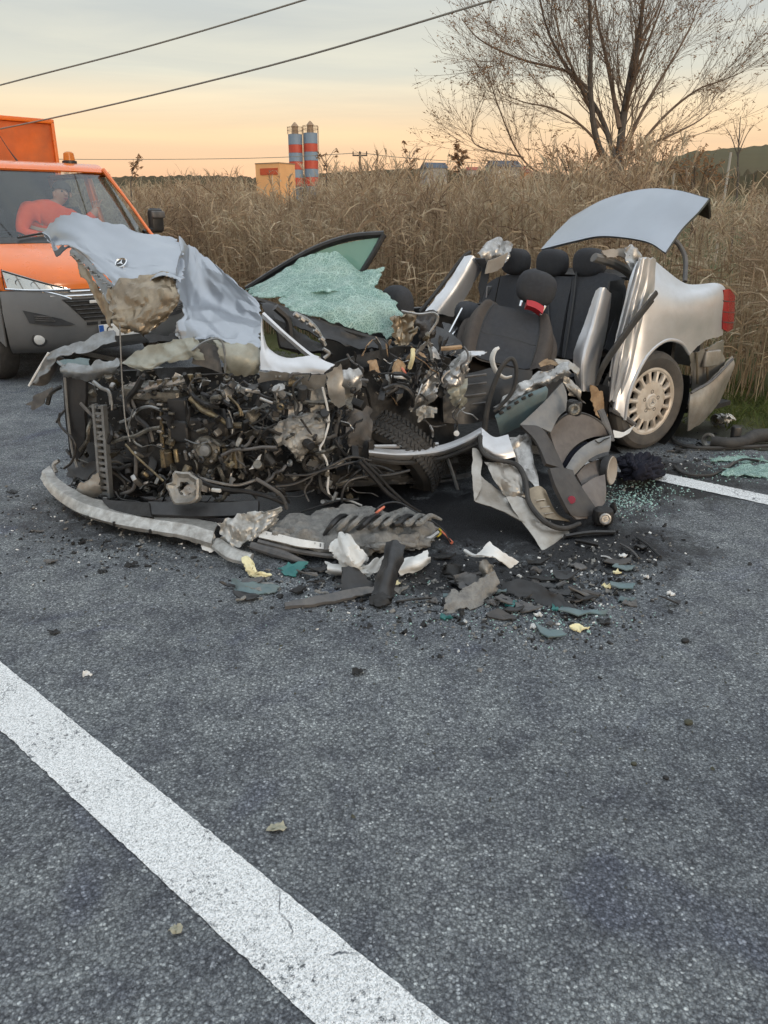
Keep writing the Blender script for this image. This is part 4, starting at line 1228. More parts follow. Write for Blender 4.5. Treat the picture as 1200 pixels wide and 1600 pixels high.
mp_ = {k: i for i, k in enumerate(sel)}
skin_fig('jacket', [JJ[k] for k in sel], [(mp_[a], mp_[b]) for a, b in PE if a in mp_ and b in mp_], 'hivis_orange', per)
sel = [0, 15, 16, 17, 18, 19, 20]
mp_ = {k: i for i, k in enumerate(sel)}
skin_fig('trousers', [JJ[k] for k in sel], [(mp_[a], mp_[b]) for a, b in PE if a in mp_ and b in mp_], 'trouser_navy', per)
MB().lathe(pv(1.475, -.225, 1.70), (VZ + VH * -.25 - VR * .25).normalized(), [(0, .093), (.04, .092), (.08, .072), (.10, .035), (.105, 0)], 18).build('hair', 'hair', per)
hd = pv(1.46, -.22, 1.675)
MB().tube([hd + VH * .075 + VZ * .02, hd + VH * .10 - VZ * .012], [.010, .016], 6).build('nose', 'skin', per)
for s_ in (-1, 1):
    MB().lathe(hd + VH * .072 + VR * s_ * .03 + VZ * .028, VH, [(0, .011), (.006, .009), (.008, 0)], 10).build('eye', 'ink', per)
    MB().rbox(hd + VR * s_ * .085, (.02, .03, .05), vax, .008).build('ear', 'skin', per)
MB().tube([hd + VH * .078 - VZ * .042 - VR * .022, hd + VH * .083 - VZ * .045, hd + VH * .078 - VZ * .042 + VR * .022], .005, 5).build('mouth', 'red_reflector', per)
for k, (q, w, z) in enumerate(((1.31, .04, 1.28), (1.35, -.52, 1.555))):
    for f in range(4):
        d = VZ * (.07 if k else .0) + VH * (.02 if k else .07) + VR * (.018 * (f - 1.5))
        p = pv(q, w, z) + VR * (.016 * (f - 1.5))
        MB().tube([p, p + d * .6, p + d + VH * .02 - VZ * .006 * f], [.010, .009, .007], 6).build('finger', 'skin', per)
    p = pv(q, w, z)
    MB().tube([p, p + VR * .03 + VZ * .02, p + VR * .04 + VZ * .045], [.011, .010, .008], 6).build('thumb', 'skin', per)
for z_ in (1.30, 1.38):
    c_ = pv(1.62, -.04, z_)
    MB().lathe(c_, (VZ + VH * .4).normalized(), [(0, .183), (.035, .185)], 20).build('reflective_band', 'reflective_strip', per)

# ================================================================== WRECKED CAR
CB = Vector((.35, 4.45, 0))
car = thing('wrecked_car', CB, 'silver saloon car with smashed front, roof cut off and boot lid open', 'car')
Z3 = Vector((0, 0, 1))
cax = (CL, CF, Z3)
def rowW(pts): return [W(*p) for p in pts]
def rw(pts, Ys):
    Ys = Ys if isinstance(Ys, (list, tuple)) else [Ys] * len(pts)
    if len(Ys) == 2 and len(pts) != 2: Ys = list(np.linspace(Ys[0], Ys[1], len(pts)))
    return [W(x, y, Y) for (x, y), Y in zip(pts, Ys)]
def re_(pts, d): return [E(x, y, d) for x, y in pts]
def rs(pts, s):
    s = s if isinstance(s, (list, tuple)) else [s] * len(pts)
    return [S(x, y, q) for (x, y), q in zip(pts, s)]
def rt(pts, t):
    t = t if isinstance(t, (list, tuple)) else [t] * len(pts)
    return [F(x, y, q) for (x, y), q in zip(pts, t)]
def ellip(c, ax, r, nu=20, nv=12, p=2.4, n1=.0, seed=1):
    """a rounded cushion: superellipsoid with axes ax and half sizes r"""
    mb = MB(); V_, Fc = [], []
    def sg(v, e): return math.copysign(abs(v) ** e, v)
    e = 2.0 / p
    for j in range(nv + 1):
        ph = -math.pi / 2 + math.pi * j / nv
        for i in range(nu):
            th = 2 * math.pi * i / nu
            x, y, z = sg(math.cos(ph), e) * sg(math.cos(th), e), sg(math.cos(ph), e) * sg(math.sin(th), e), sg(math.sin(ph), e)
            q = Vector(c) + ax[0] * x * r[0] + ax[1] * y * r[1] + ax[2] * z * r[2]
            if n1: q = q + nz(q, 9, seed) * n1
            V_.append(q)
    for j in range(nv):
        for i in range(nu):
            k = (i + 1) % nu
            Fc.append((j * nu + i, j * nu + k, (j + 1) * nu + k, (j + 1) * nu + i))
    return mb.add(V_, Fc)

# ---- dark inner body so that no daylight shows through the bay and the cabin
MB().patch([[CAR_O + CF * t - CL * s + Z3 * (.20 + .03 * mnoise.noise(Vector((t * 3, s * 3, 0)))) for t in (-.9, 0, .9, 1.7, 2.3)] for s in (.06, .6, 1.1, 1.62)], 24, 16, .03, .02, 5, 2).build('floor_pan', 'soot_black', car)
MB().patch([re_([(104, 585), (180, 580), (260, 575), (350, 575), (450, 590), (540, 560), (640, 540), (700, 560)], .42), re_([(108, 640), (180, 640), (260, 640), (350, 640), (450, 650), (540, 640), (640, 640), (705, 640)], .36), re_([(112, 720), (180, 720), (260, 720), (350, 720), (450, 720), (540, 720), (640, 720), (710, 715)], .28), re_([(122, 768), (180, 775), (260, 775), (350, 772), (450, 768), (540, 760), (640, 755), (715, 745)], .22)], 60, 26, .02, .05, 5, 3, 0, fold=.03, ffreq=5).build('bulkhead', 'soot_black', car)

# ---- bonnet
hA = [rw([(66, 363), (100, 334), (153, 341), (227, 361), (283, 375)], [4.78, 4.40]),
      rw([(82, 384), (120, 367), (168, 378), (230, 385), (286, 395)], [4.66, 4.29]),
      rw([(112, 387), (142, 394), (186, 408), (238, 410), (287, 417)], [4.52, 4.18]),
      rw([(147, 416), (174, 419), (212, 425), (250, 420), (287, 432)], [4.36, 4.09]),
      rw([(183, 451), (203, 450), (225, 446), (253, 432), (285, 446)], [4.18, 4.02])]
bon = MB().patch(hA, 56, 42, .004, .0005, 5, 1.0, .012, fold=.011, ffreq=4.6, octs=2)
hB = [rw([(277, 373), (298, 384), (318, 397), (361, 433), (404, 473)], [4.40, 4.42, 4.40, 4.28, 4.12]),
      rw([(280, 414), (300, 418), (324, 432), (366, 458), (408, 488)], [4.14, 4.34, 4.34, 4.22, 4.06]),
      rw([(281, 450), (296, 452), (326, 466), (368, 486), (410, 504)], [4.02, 4.22, 4.26, 4.14, 3.99]),
      rw([(284, 478), (298, 482), (330, 490), (368, 505), (409, 517)], [3.98, 4.06, 4.08, 4.0, 3.90]),
      rw([(284, 500), (298, 508), (330, 512), (368, 522), (409, 531)], [3.92, 3.90, 3.88, 3.84, 3.78]),
      rw([(267, 521), (290, 528), (328, 523), (358, 534), (404, 540)], [3.88, 3.84, 3.80, 3.76, 3.72])]
bon.patch(hB, 64, 54, .004, .0005, 6, 3.0, .010, fold=.024, ffreq=5.0, octs=2)
# curled torn corner
bon.patch([rw([(66, 363), (74, 372), (82, 384)], 4.70), rw([(78, 372), (86, 384), (92, 394)], 4.64), rw([(84, 392), (89, 401), (99, 386)], 4.60), rw([(99, 380), (104, 384), (113, 387)], 4.55)], 10, 12, .004, .006, 14, 6, .008)
bonnet = bon.build('bonnet', 'silver_clean_sky_tint', car, angle=11)
MB().patch([rw([(160, 458), (184, 444), (220, 438), (253, 424), (279, 436)], [4.22, 4.10]),
            rw([(172, 486), (196, 478), (226, 470), (256, 460), (280, 458)], [4.06, 3.97]),
            rw([(182, 508), (202, 511), (224, 505), (250, 494), (270, 480)], [4.02, 3.95]),
            rw([(197, 517), (208, 521), (226, 524), (241, 514), (254, 500)], [4.02, 3.96])], 44, 30, .004, .003, 9, 8, .012, fold=.026, ffreq=9).build('inner_panel', 'hood_inner', bonnet, angle=16)
MB().patch([rw([(112, 386), (131, 397), (150, 417), (168, 437), (185, 452)], [4.54, 4.18]), rw([(110, 395), (126, 409), (143, 431), (159, 455), (172, 478)], [4.53, 4.16])], 30, 5, .006, .006, 20, 4, .005).build('edge_flange', 'grey_steel', bonnet)
MB().patch([rw([(110, 396), (126, 410), (143, 432), (159, 456), (172, 480)], [4.56, 4.20]), rw([(122, 416), (132, 434), (143, 456), (156, 482), (176, 515)], [4.50, 4.20])], 26, 6, .006, .012, 15, 7, .012, fold=.01, ffreq=9).build('frame_underside', 'hood_inner', bonnet)
for k in range(9):
    f = .08 + .1 * k
    p = W(112 + (185 - 112) * f - 5, 390 + (452 - 390) * f + 4, 4.54 + (4.18 - 4.54) * f - .03)
    MB().rbox(p, (.022, .022, .006), None, .003).build('clip', 'bare_alu', bonnet)
# round flat badge with three-pointed star
eN = (Vector(hA[0][2]) - Vector(hA[4][2])).cross(Vector(hA[2][4]) - Vector(hA[2][0])).normalized()
if eN.y > 0: eN = -eN
from mathutils.bvhtree import BVHTree
bt = BVHTree.FromPolygons([Vector(v) for v in bon.v], bon.f)
hit = bt.ray_cast(EYE, ray(190, 413).normalized())
hn = hit[1] if hit[1].y < 0 else -hit[1]
eN = (eN + hn * .35).normalized()
ec = hit[0] + eN * .009
em = MB().lathe(ec, eN, [(-.012, .036), (.003, .036), (.006, .032), (.003, .030), (.001, .028)], 28).build('badge', 'chrome', bonnet)
MB().lathe(ec, eN, [(.0012, .0285), (.0016, 0)], 24).build('badge_disc', 'ink', bonnet)
eu = (Z3 - eN * Z3.dot(eN)).normalized(); er = eN.cross(eu)
st_ = MB()
for k in range(3):
    a = R(90 + 120 * k)
    tip = ec + (eu * math.sin(a) + er * math.cos(a)) * .026 + eN * .004
    l1 = ec + (eu * math.sin(a + 1.05) + er * math.cos(a + 1.05)) * .006 + eN * .004
    l2 = ec + (eu * math.sin(a - 1.05) + er * math.cos(a - 1.05)) * .006 + eN * .004
    st_.add([ec + eN * .007, l1, tip, l2], [(0, 1, 2), (0, 2, 3)])
st_.build('badge_star', 'chrome', bonnet, smooth=False)
# khaki inner sheets below the bonnet
MB().patch([rw([(190, 568), (216, 547), (248, 533), (280, 531), (306, 528)], [3.86, 3.74]), rw([(204, 574), (230, 569), (259, 556), (286, 547), (314, 546)], [3.80, 3.70]), rw([(226, 580), (241, 575), (263, 567), (291, 561), (318, 562)], [3.78, 3.69])], 40, 18, .004, .002, 12, 2, .010, fold=.016, ffreq=8).build('inner_wing_sheet', 'primer_khaki', car, angle=24)
MB().patch([rw([(330, 528), (370, 534), (405, 541)], 3.74), rw([(340, 552), (376, 560), (409, 561)], 3.70), rw([(352, 580), (379, 588), (403, 583)], 3.72)], 28, 18, .004, .002, 10, 5, .008, fold=.012, ffreq=8).build('inner_wing_sheet', 'primer_khaki', car, angle=24)
MB().patch([rw([(225, 525), (262, 520), (290, 528)], 3.90), rw([(232, 536), (265, 536), (300, 534)], 3.86)], 16, 6, .004, .01, 12, 3, .01).build('inner_wing_sheet', 'soot_black', car)
MB().tube(rw([(300, 548), (322, 533), (345, 531), (352, 560), (352, 582)], 3.70), .006, 6).build('sheet_edge', 'grey_steel', car)
MB().patch([rw([(306, 540), (322, 536), (340, 540)], 3.78), rw([(300, 568), (325, 575), (348, 584)], 3.76)], 10, 8, .006, .01, 10, 3).build('plastic_cover', 'grey_plastic', car)
# ---- left-of-picture wing and front cross-member
MB().patch([rw([(46, 602), (60, 577), (76, 552), (121, 535), (182, 516)], [4.16, 4.12]), rw([(58, 601), (76, 580), (97, 556), (132, 551), (182, 534)], [4.12, 4.06])], 44, 10, .004, .002, 9, 2, .008, fold=.014, ffreq=7).build('front_wing', 'grey_steel', car, 'torn grey front wing')
MB().patch([rw([(47, 602), (62, 577), (77, 554)], 4.17), rw([(70, 601), (82, 580), (97, 558)], 4.22), rw([(84, 588), (92, 575), (100, 560)], 4.30)], 12, 8, .004, .006, 10, 5).build('wing_liner', 'grey_plastic', car)
MB().tube(rw([(45, 603), (60, 577), (76, 551)], 4.15), .006, 5).build('wing_edge', 'white_plastic', car)
MB().patch([rw([(90, 564), (120, 570), (150, 566), (184, 558)], [3.98, 3.90]), rw([(94, 578), (122, 583), (150, 582), (186, 572)], [3.95, 3.86]), rw([(98, 588), (122, 590), (148, 594), (184, 582)], [3.98, 3.90])], 40, 12, .005, .002, 16, 9, .010, fold=.012, ffreq=8).build('cross_member', 'grey_steel', car)
MB().patch([rw([(88, 566), (110, 560), (140, 562)], 4.02), rw([(96, 574), (120, 575), (140, 572)], 3.97)], 12, 6, .006, .006, 12, 3, .006).build('lamp_bracket', 'blue_grey_plastic', car)
MB().patch([rw([(40, 632), (52, 620), (70, 612), (84, 604)], 4.10), rw([(52, 640), (62, 634), (76, 622), (90, 610)], 4.10)], 14, 4, .005, .008, 15, 4, .01).build('plastic_flap', 'grey_plastic', car)
MB().tube(rw([(96, 604), (80, 614), (74, 632)], 4.10), .012, 6).build('bracket', 'dark_steel', car)
# ---- light blue wing on the near side with its hole, flange and plate
MB().patch([rw([(408, 498), (417, 540), (445, 559), (486, 556), (524, 570)], [3.76, 3.62]), rw([(407, 545), (420, 562), (448, 570), (481, 572), (513, 578)], [3.70, 3.60]), rw([(406, 579), (426, 580), (451, 583), (481, 586), (506, 585)], [3.66, 3.60])], 40, 16, .004, .005, 6, 3, .003, fold=.004, ffreq=5).build('near_wing', 'silver', car)
MB().tube(rw([(411, 492), (445, 523), (484, 556), (500, 565)], [3.78, 3.66]), [.013, .011, .013, .016], 6, flat=1.8).build('wing_stay', 'silver', car)
MB().patch([rw([(404, 580), (430, 581), (455, 583), (480, 586), (509, 586)], [3.66, 3.60]), rw([(404, 590), (430, 588), (455, 592), (480, 597), (509, 598)], [3.67, 3.61]), rw([(404, 598), (430, 593), (455, 598), (482, 607), (508, 607)], [3.68, 3.62])], 32, 8, .004, .005, 12, 4, .004).build('wing_flange', 'silver_dirty', car)
MB().patch([rw([(509, 584), (520, 575), (533, 566)], 3.60), rw([(513, 608), (524, 606), (537, 602)], 3.59), rw([(517, 631), (527, 637), (541, 634)], 3.60)], 16, 16, .005, .006, 12, 4, .006, fold=.006, ffreq=9).build('hinge_plate', 'silver_dirty', car)
MB().patch([rw([(530, 578), (545, 572), (560, 575)], 3.72), rw([(536, 596), (550, 596), (566, 588)], 3.70), rw([(540, 616), (552, 610), (562, 602)], 3.72)], 12, 10, .006, .012, 14, 4, .01, fold=.012, ffreq=10).build('hinge_bracket', 'bare_alu', car)
# ---- shattered windscreen
wsu = [rw([(384, 453), (430, 428), (475, 404), (517, 394), (556, 424), (600, 420)], [5.02, 4.96]),
       rw([(392, 459), (436, 444), (486, 430), (530, 430), (566, 438), (589, 441)], [4.86, 4.82]),
       rw([(400, 466), (441, 463), (490, 461), (540, 459), (570, 459), (591, 461)], [4.66, 4.62])]
wsl = [rw([(432, 462), (475, 453), (520, 452), (560, 452), (596, 454)], [4.68, 4.66]),
       rw([(446, 478), (491, 478), (536, 479), (582, 478), (628, 487)], [4.54, 4.48]),
       rw([(455, 484), (501, 500), (546, 512), (586, 523), (612, 533)], [4.45, 4.40])]
MB().patch(wsu, 60, 34, .006, .0015, 9, 5, .016, fold=.020, ffreq=4.5).patch(wsl, 60, 30, .006, .0015, 10, 9, .016, fold=.018, ffreq=5).build('windscreen', 'shattered_glass', car)
MB().tube(rw([(398, 468), (430, 478), (470, 494), (520, 511), (570, 526), (616, 538)], [4.52, 4.38]), .018, 6).build('windscreen_seal', 'rubber', car)
MB().patch([rw([(404, 470), (460, 490), (520, 512), (612, 538)], [4.5, 4.36]), rw([(420, 500), (470, 515), (530, 535), (620, 552)], [4.4, 4.3])], 24, 8, .01, .02, 8, 4, .01, fold=.01, ffreq=8).build('cowl_panel', 'black_plastic', car)
# far door frame and glass
fd = MB().tube(rw([(386, 452), (440, 418), (493, 389), (547, 371), (600, 366)], [5.25, 5.15]), .020, 8, flat=1.3).tube(rw([(600, 366), (586, 392), (565, 426)], 5.14), .018, 8).build('far_door_frame', 'black_plastic', car)
MB().patch([rw([(440, 424), (500, 392), (548, 378), (594, 371)], [5.22, 5.15]), rw([(470, 430), (515, 415), (545, 418), (566, 424)], [5.2, 5.14])], 20, 8, .005).build('door_pane', 'door_glass', fd)
# ---- far side pillar, cut roof stump
MB().patch([rs([(727, 403), (741, 401), (755, 412)], [1.52, 1.46, 1.50]), rs([(697, 446), (713, 448), (731, 455)], [1.52, 1.46, 1.50]), rs([(664, 488), (682, 490), (706, 494)], [1.52, 1.46, 1.50])], 12, 20, .03, .004, 5, 2, .004).build('far_pillar', 'silver', car)
MB().tube(rs([(735, 394), (722, 404), (690, 446), (656, 488)], 1.54), .016, 6).build('pillar_seal', 'rubber', car)
MB().patch([rs([(742, 404), (752, 420), (748, 450)], 1.42), rs([(758, 404), (764, 430), (752, 470)], 1.38)], 10, 6, .02).build('pillar_trim', 'seat_fabric', car)
MB().patch([rs([(745, 396), (765, 378), (786, 374), (800, 384)], 1.5), rs([(752, 402), (770, 396), (785, 392), (798, 396)], 1.42), rs([(760, 430), (775, 424), (786, 414), (796, 402)], 1.40)], 24, 14, .006, .014, 12, 4, .012, fold=.018, ffreq=14).build('roof_stump', 'bare_alu', car, 'torn stump where the roof was cut')
MB().patch([rs([(762, 408), (778, 402), (794, 394)], 1.36), rs([(758, 428), (774, 424), (786, 416)], 1.36)], 10, 6, .01, .004, 8, 2).build('pillar_trim', 'shelf_beige', car)
# ---- rear seats
def headrest(c, r, mat='seat_fabric', name='headrest', parent=car, ax=None):
    h = ellip(c, ax or cax, r, 24, 14, 2.7).build(name, mat, parent)
    for k in (-1, 1):
        a_ = (ax or cax)
        MB().cyl(Vector(c) + a_[0] * k * r[0] * .45 - a_[2] * r[2] * .8, Vector(c) + a_[0] * k * r[0] * .45 - a_[2] * (r[2] + .05), .006, 8).build('headrest_post', 'chrome', h)
    return h
rs_t = [0.02, 0.12, 0.30]
rb1 = MB().patch([rt([(765, 452), (785, 438), (815, 434), (850, 440)], -.02), rt([(752, 490), (778, 480), (820, 478), (856, 480)], .10), rt([(740, 560), (770, 560), (815, 565), (858, 560)], .26)], 20, 18, .10, .006, 4, 3).build('rear_seat_back', 'seat_fabric', car)
MB().patch([rt([(853, 440), (876, 438), (900, 438)], -.02), rt([(858, 480), (876, 478), (893, 480)], .10), rt([(860, 560), (872, 562), (880, 560)], .26)], 14, 18, .10, .006, 4, 5).build('rear_seat_back', 'seat_fabric', car)
MB().patch([rt([(902, 438), (925, 434), (955, 434), (975, 442)], -.02), rt([(897, 480), (920, 476), (950, 478), (972, 484)], .10), rt([(884, 562), (905, 565), (930, 560), (955, 550)], .26)], 18, 18, .10, .006, 4, 7).build('rear_seat_back', 'seat_fabric', car)
for a_, b_, c_ in (((853, 428), (857, 480), (859, 560)), ((901, 425), (895, 480), (882, 560))):
    MB().tube([F(*a_, .05), F(*b_, .17), F(*c_, .33)], .006, 6).build('seat_seam', 'ink', car)
MB().tube([F(x, y, .13 + .0012 * (y - 470)) for x, y in ((893, 520), (896, 492), (906, 479), (925, 478), (948, 482))], .004, 5).build('seat_seam', 'ink', car)
MB().tube([F(x, y, .20) for x, y in ((782, 430), (774, 470), (768, 520))], .004, 5).build('seat_seam', 'ink', car)
headrest(F(806, 409, .0), (.150, .06, .098)); headrest(F(863, 411, .0), (.150, .06, .098)); headrest(F(921, 411, .0), (.140, .06, .10))
MB().patch([rt([(790, 432), (860, 430), (985, 436)], -.10), rt([(800, 424), (865, 420), (985, 424)], -.40)], 14, 6, .02).build('parcel_shelf', 'soot_black', car)
# bench cushion, right and left inner side walls, back wall
MB().patch([[CAR_O + CF * t - CL * s + Z3 * z for s in (.22, .7, 1.15, 1.5)] for t, z in ((.25, .42), (.5, .46), (.72, .44), (.78, .30))], 16, 14, .08, .006, 5, 4).build('rear_cushion', 'seat_fabric', car)
MB().patch([[CAR_O + CF * t - CL * 1.62 + Z3 * z for t in (-.3, .4, 1.0, 1.6)] for z in (.25, .55, .82)], 16, 8, .04, .02, 4, 4).build('far_door_trim', 'black_plastic', car)
MB().patch([[CAR_O + CF * -.28 - CL * s + Z3 * z for s in (.12, .8, 1.55)] for z in (.25, .6, .92)], 8, 8, .03).build('boot_partition', 'soot_black', car)
# ---- driver seat, thrown back
def seat_back(cb, ct, rt_dir, Wd, name, mat, mat2, parent):
    up = (ct - cb); H_ = up.length; up.normalize()
    rt_ = (rt_dir - up * rt_dir.dot(up)).normalized()
    fw = up.cross(rt_)
    if fw.y > 0: fw = -fw
    def at(x, y, lift=0.0):
        yy = y
        wf = 1 - .30 * max(0, (yy - .55) / .45) ** 2 - .06 * max(0, (.3 - yy) / .3)
        ax_ = abs(x)
        d = .055 * math.exp(-((ax_ - .80) / .17) ** 2) - .10 * max(0, (ax_ - .86) / .14) ** 2
        d += -.09 * max(0, (yy - .88) / .12) ** 2 + .02 * math.sin(yy * 3.1)
        top = .07 * (1 - x * x) * max(0, (yy - .7) / .3)
        return cb + rt_ * (x * Wd / 2 * wf) + up * (yy * H_ + top) + fw * (d + lift)
    nx, ny = 26, 18
    rows = [[at(-1 + 2 * i / nx, j / ny) for i in range(nx + 1)] for j in range(ny + 1)]
    o = MB().patch(rows, nx, ny, .001, .003, 9, 3, sharp=True)
    back = MB()
    rows2 = [[at(x, j / 8) - fw * (.10 + .05 * (1 - x * x)) for x in (-1, -.6, 0, .6, 1)] for j in range(9)]
    o.patch(rows2, 12, 10, .001)
    ring = [at(-1, j / ny) for j in range(ny + 1)] + [at(-1 + 2 * i / nx, 1) for i in range(nx + 1)] + [at(1, 1 - j / ny) for j in range(ny + 1)]
    o.tube(ring, .03, 8, n=len(ring) * 2)
    so = o.build(name, mat, parent, angle=60)
    MB().patch([[at(-.60 + 1.2 * i / 14, .40 + .50 * j / 10, .004) for i in range(15)] for j in range(11)], 14, 10, .008, .002, 9, 5, sharp=True).build('seat_panel', mat2, so, angle=60)
    MB().patch([[at(-.60 + 1.2 * i / 14, .02 + .36 * j / 8 + .04 * (1 - (2 * i / 14 - 1) ** 2) * j / 8, .004) for i in range(15)] for j in range(9)], 14, 8, .008, .002, 9, 5, sharp=True).build('seat_panel', mat2, so, angle=60)
    MB().tube([at(-.61 + 1.22 * i / 14, .39 + .04 * (1 - (2 * i / 14 - 1) ** 2), .006) for i in range(15)], .004, 5, n=28).build('seat_seam', 'ink', so)
    for x in (-.61, .61):
        MB().tube([at(x, .02 + .88 * j / 12, .005) for j in range(13)], .004, 5, n=24).build('seat_seam', 'ink', so)
    return so
seat = seat_back(W(783, 572, 4.50), W(806, 484, 4.92), W(857, 547, 4.62) - W(735, 509, 4.74), .56, 'driver_seat', 'seat_side', 'seat_fabric', car)
hx = (Vector((.95, -.10, -.28)).normalized(), Vector((.05, 1, .1)).normalized(), Vector((.28, .05, .95)).normalized())
hd_ = ellip(W(838, 450, 4.86), hx, (.122, .07, .102), 26, 16, 2.6).build('driver_headrest', 'seat_fabric', car)
MB().patch([rw([(822, 472), (834, 473), (848, 481)], 4.80), rw([(821, 480), (834, 484), (845, 492)], 4.78)], 10, 6, .05, .003, 9, 2).build('red_buckle', 'red_plastic', hd_)
MB().cyl(W(815, 470, 4.80), W(813, 479, 4.78), .009, 8).build('headrest_post', 'chrome', hd_)
MB().cyl(W(852, 478, 4.80), W(844, 492, 4.78), .009, 8).build('headrest_post', 'chrome', hd_)
ellip(W(733, 490, 4.98), hx, (.095, .09, .07), 22, 12, 2.3).build('armrest', 'seat_fabric', car)
ellip(W(620, 478, 5.10), cax, (.135, .09, .13), 24, 14, 2.4).build('passenger_seat_back', 'seat_fabric', car)
MB().patch([rw([(650, 498), (690, 520), (730, 545)], [4.80, 4.62]), rw([(665, 545), (700, 560), (735, 570)], [4.6, 4.45])], 14, 8, .05, .02, 6, 2).build('centre_tunnel', 'black_plastic', car)
MB().patch([rw([(690, 505), (712, 512), (722, 530)], 4.9), rw([(700, 540), (715, 540), (722, 545)], 4.7)], 8, 6, .02).build('seat_side_trim', 'black_plastic', car)
for a_, b_ in (((722, 482), (702, 520)), ((716, 512), (706, 524))):
    MB().tube([W(*a_, 4.86), W(*b_, 4.74)], .007, 6).build('seat_rail', 'chrome', car)
# dark plastic seat base with ribs
sbx = MB().patch([rw([(690, 580), (730, 585), (775, 575), (830, 580)], [4.30, 4.42]), rw([(690, 620), (730, 622), (775, 615), (830, 620)], [4.22, 4.36]), rw([(692, 660), (730, 662), (775, 655), (830, 660)], [4.2, 4.32])], 24, 14, .03, .008, 8, 4).build('seat_base', 'black_plastic', car)
for y in (588, 601, 618, 632):
    MB().tube(rw([(696, y), (725, y + 1), (760, y - 3)], [4.24, 4.26]), .008, 6).build('seat_base_rib', 'grey_plastic', sbx)
# ---- open boot lid
tl = [rt([(846, 391), (898, 378), (944, 370), (1008, 378), (1040, 396)], -.35), rt([(866, 368), (918, 346), (966, 332), (1024, 336), (1065, 360)], -.48), rt([(884, 350), (936, 324), (985, 312), (1042, 312), (1092, 332)], -.56), rt([(893, 341), (945, 313), (1008, 297), (1058, 299), (1108, 312)], -.62)]
lid = MB().patch(tl, 36, 22, .02, 0, 5, 2).build('boot_lid', 'silver_clean_sky_tint', car)
MB().patch([rt([(893, 341), (945, 313), (1008, 297), (1058, 299), (1108, 312)], -.63), rt([(898, 350), (950, 324), (1012, 314), (1062, 322), (1110, 341)], -.82)], 26, 6, .02).build('lid_rear_face', 'black_plastic', lid)
MB().tube([F(1050, 372, -.45), F(1062, 384, -.5), F(1071, 405, -.5), F(1070, 440, -.42)], .016, 8).build('lid_hinge', 'grey_plastic', lid)
MB().tube([F(862, 384, -.42), F(866, 400, -.45), F(866, 425, -.4)], .016, 8).build('lid_hinge', 'grey_plastic', lid)
# ---- near rear quarter panel
q0 = rs([(976, 656), (982, 620), (995, 585), (1015, 551), (1041, 532), (1064, 536), (1077, 553)], [-.02] * 7)
q1 = rs([(962, 641), (969, 588), (985, 530), (1010, 487), (1056, 484), (1094, 494), (1102, 532)], [.0, .03, .03, .0, -.02, -.01, .0])
q2 = rs([(955, 632), (961, 575), (978, 505), (1006, 440), (1064, 458), (1115, 464), (1118, 528)], [.04, .06, .06, .04, .02, .03, .03])
q3 = rs([(949, 622), (956, 560), (972, 488), (1003, 402), (1070, 443), (1132, 449), (1129, 524)], [.08, .09, .10, .12, .14, .12, .08])
qp = MB().patch([q0, q1, q2, q3], 66, 26, .006, .004, 4, 2, .002)
quarter = qp.build('rear_quarter_panel', 'silver', car)
fo = []
fx = (0, .10, .24, .33, .52, .66, .84, 1.0)
fs_ = (.05, -.006, .003, -.010, .004, -.007, .0, .004)
for y, x0, x1, am in ((402, 999, 1024, .3), (440, 988, 1024, .7), (470, 980, 1018, 1.0), (505, 971, 1010, 1.2), (540, 962, 1002, .9), (580, 955, 992, 1.1), (625, 948, 979, .7)):
    fo.append([S(x0 + (x1 - x0) * fx[k] + 2.5 * mnoise.noise(Vector((y * .02, k * 1.9, 0))), y + 3 * (k % 2), .008 + fs_[k] * (am if k else 1) + .006 * mnoise.noise(Vector((y * .03, k * 3.3, 5)))) for k in range(8)])
MB().patch(fo, 56, 34, .004, .001, 6, 2, fold=.004, ffreq=5).build('buckled_edge', 'silver', quarter)
MB().tube([p - CL * .0 for p in q0], .012, 8, n=28).build('arch_lip', 'silver', quarter)
# wheel arch liner
wcx = S(1019, 628, .0)
WCL = Vector((wcx.x, wcx.y, wcx.z))
MB().lathe(WCL - CL * .28, CL, [(0, .40), (.26, .385)], 28, ref=CF, a0=-20, a1=200).build('arch_liner', 'soot_black', car)
MB().patch([rs([(1076, 552), (1100, 545), (1131, 530)], .06), rs([(1080, 585), (1105, 575), (1132, 560)], .08), rs([(1082, 622), (1108, 604), (1134, 590)], .10)], 18, 14, .006, .006, 8, 3, .006, fold=.006, ffreq=6).build('rear_panel', 'silver_dirty', car)
for x in (1088, 1104):
    MB().tube(rs([(x, 550 - (x - 1088) * .3), (x + 2, 600)], .05), .008, 6).build('panel_rib', 'hood_inner', car)
MB().rbox(S(1112, 560, .05), (.03, .16, .11), cax, .015).build('bumper_mount', 'silver_dirty', car)
MB().patch([rs([(1130, 453), (1139, 452), (1147, 462)], [.09, .12, .20]), rs([(1128, 488), (1138, 490), (1146, 494)], [.07, .11, .20]), rs([(1128, 514), (1136, 518), (1143, 514)], [.07, .11, .20])], 14, 14, .012).build('tail_lamp', 'tail_red', car)
tlm = [o_ for o_ in car.children if o_.name.startswith('tail_lamp')][0]
for y_ in (470, 487, 503):
    MB().tube(rs([(1130, y_), (1138, y_ + 1), (1147, y_ + 1)], [.068, .10, .19]), .004, 5).build('lamp_rib', 'dark_trim', tlm)
MB().patch([[CAR_O - CF * .70 - CL * s + Z3 * z for s in (.22, .5, 1.0, 1.45)] for z in (.45, .7, .92)], 14, 8, .03, .01, 4, 2).build('rear_wall', 'silver_dirty', car)
MB().patch([[CAR_O - CF * t - CL * 1.68 + Z3 * z for t in (-.1, .4, .72)] for z in (.35, .65, .94)], 14, 8, .01, .01, 4, 2).build('far_quarter_panel', 'silver', car)
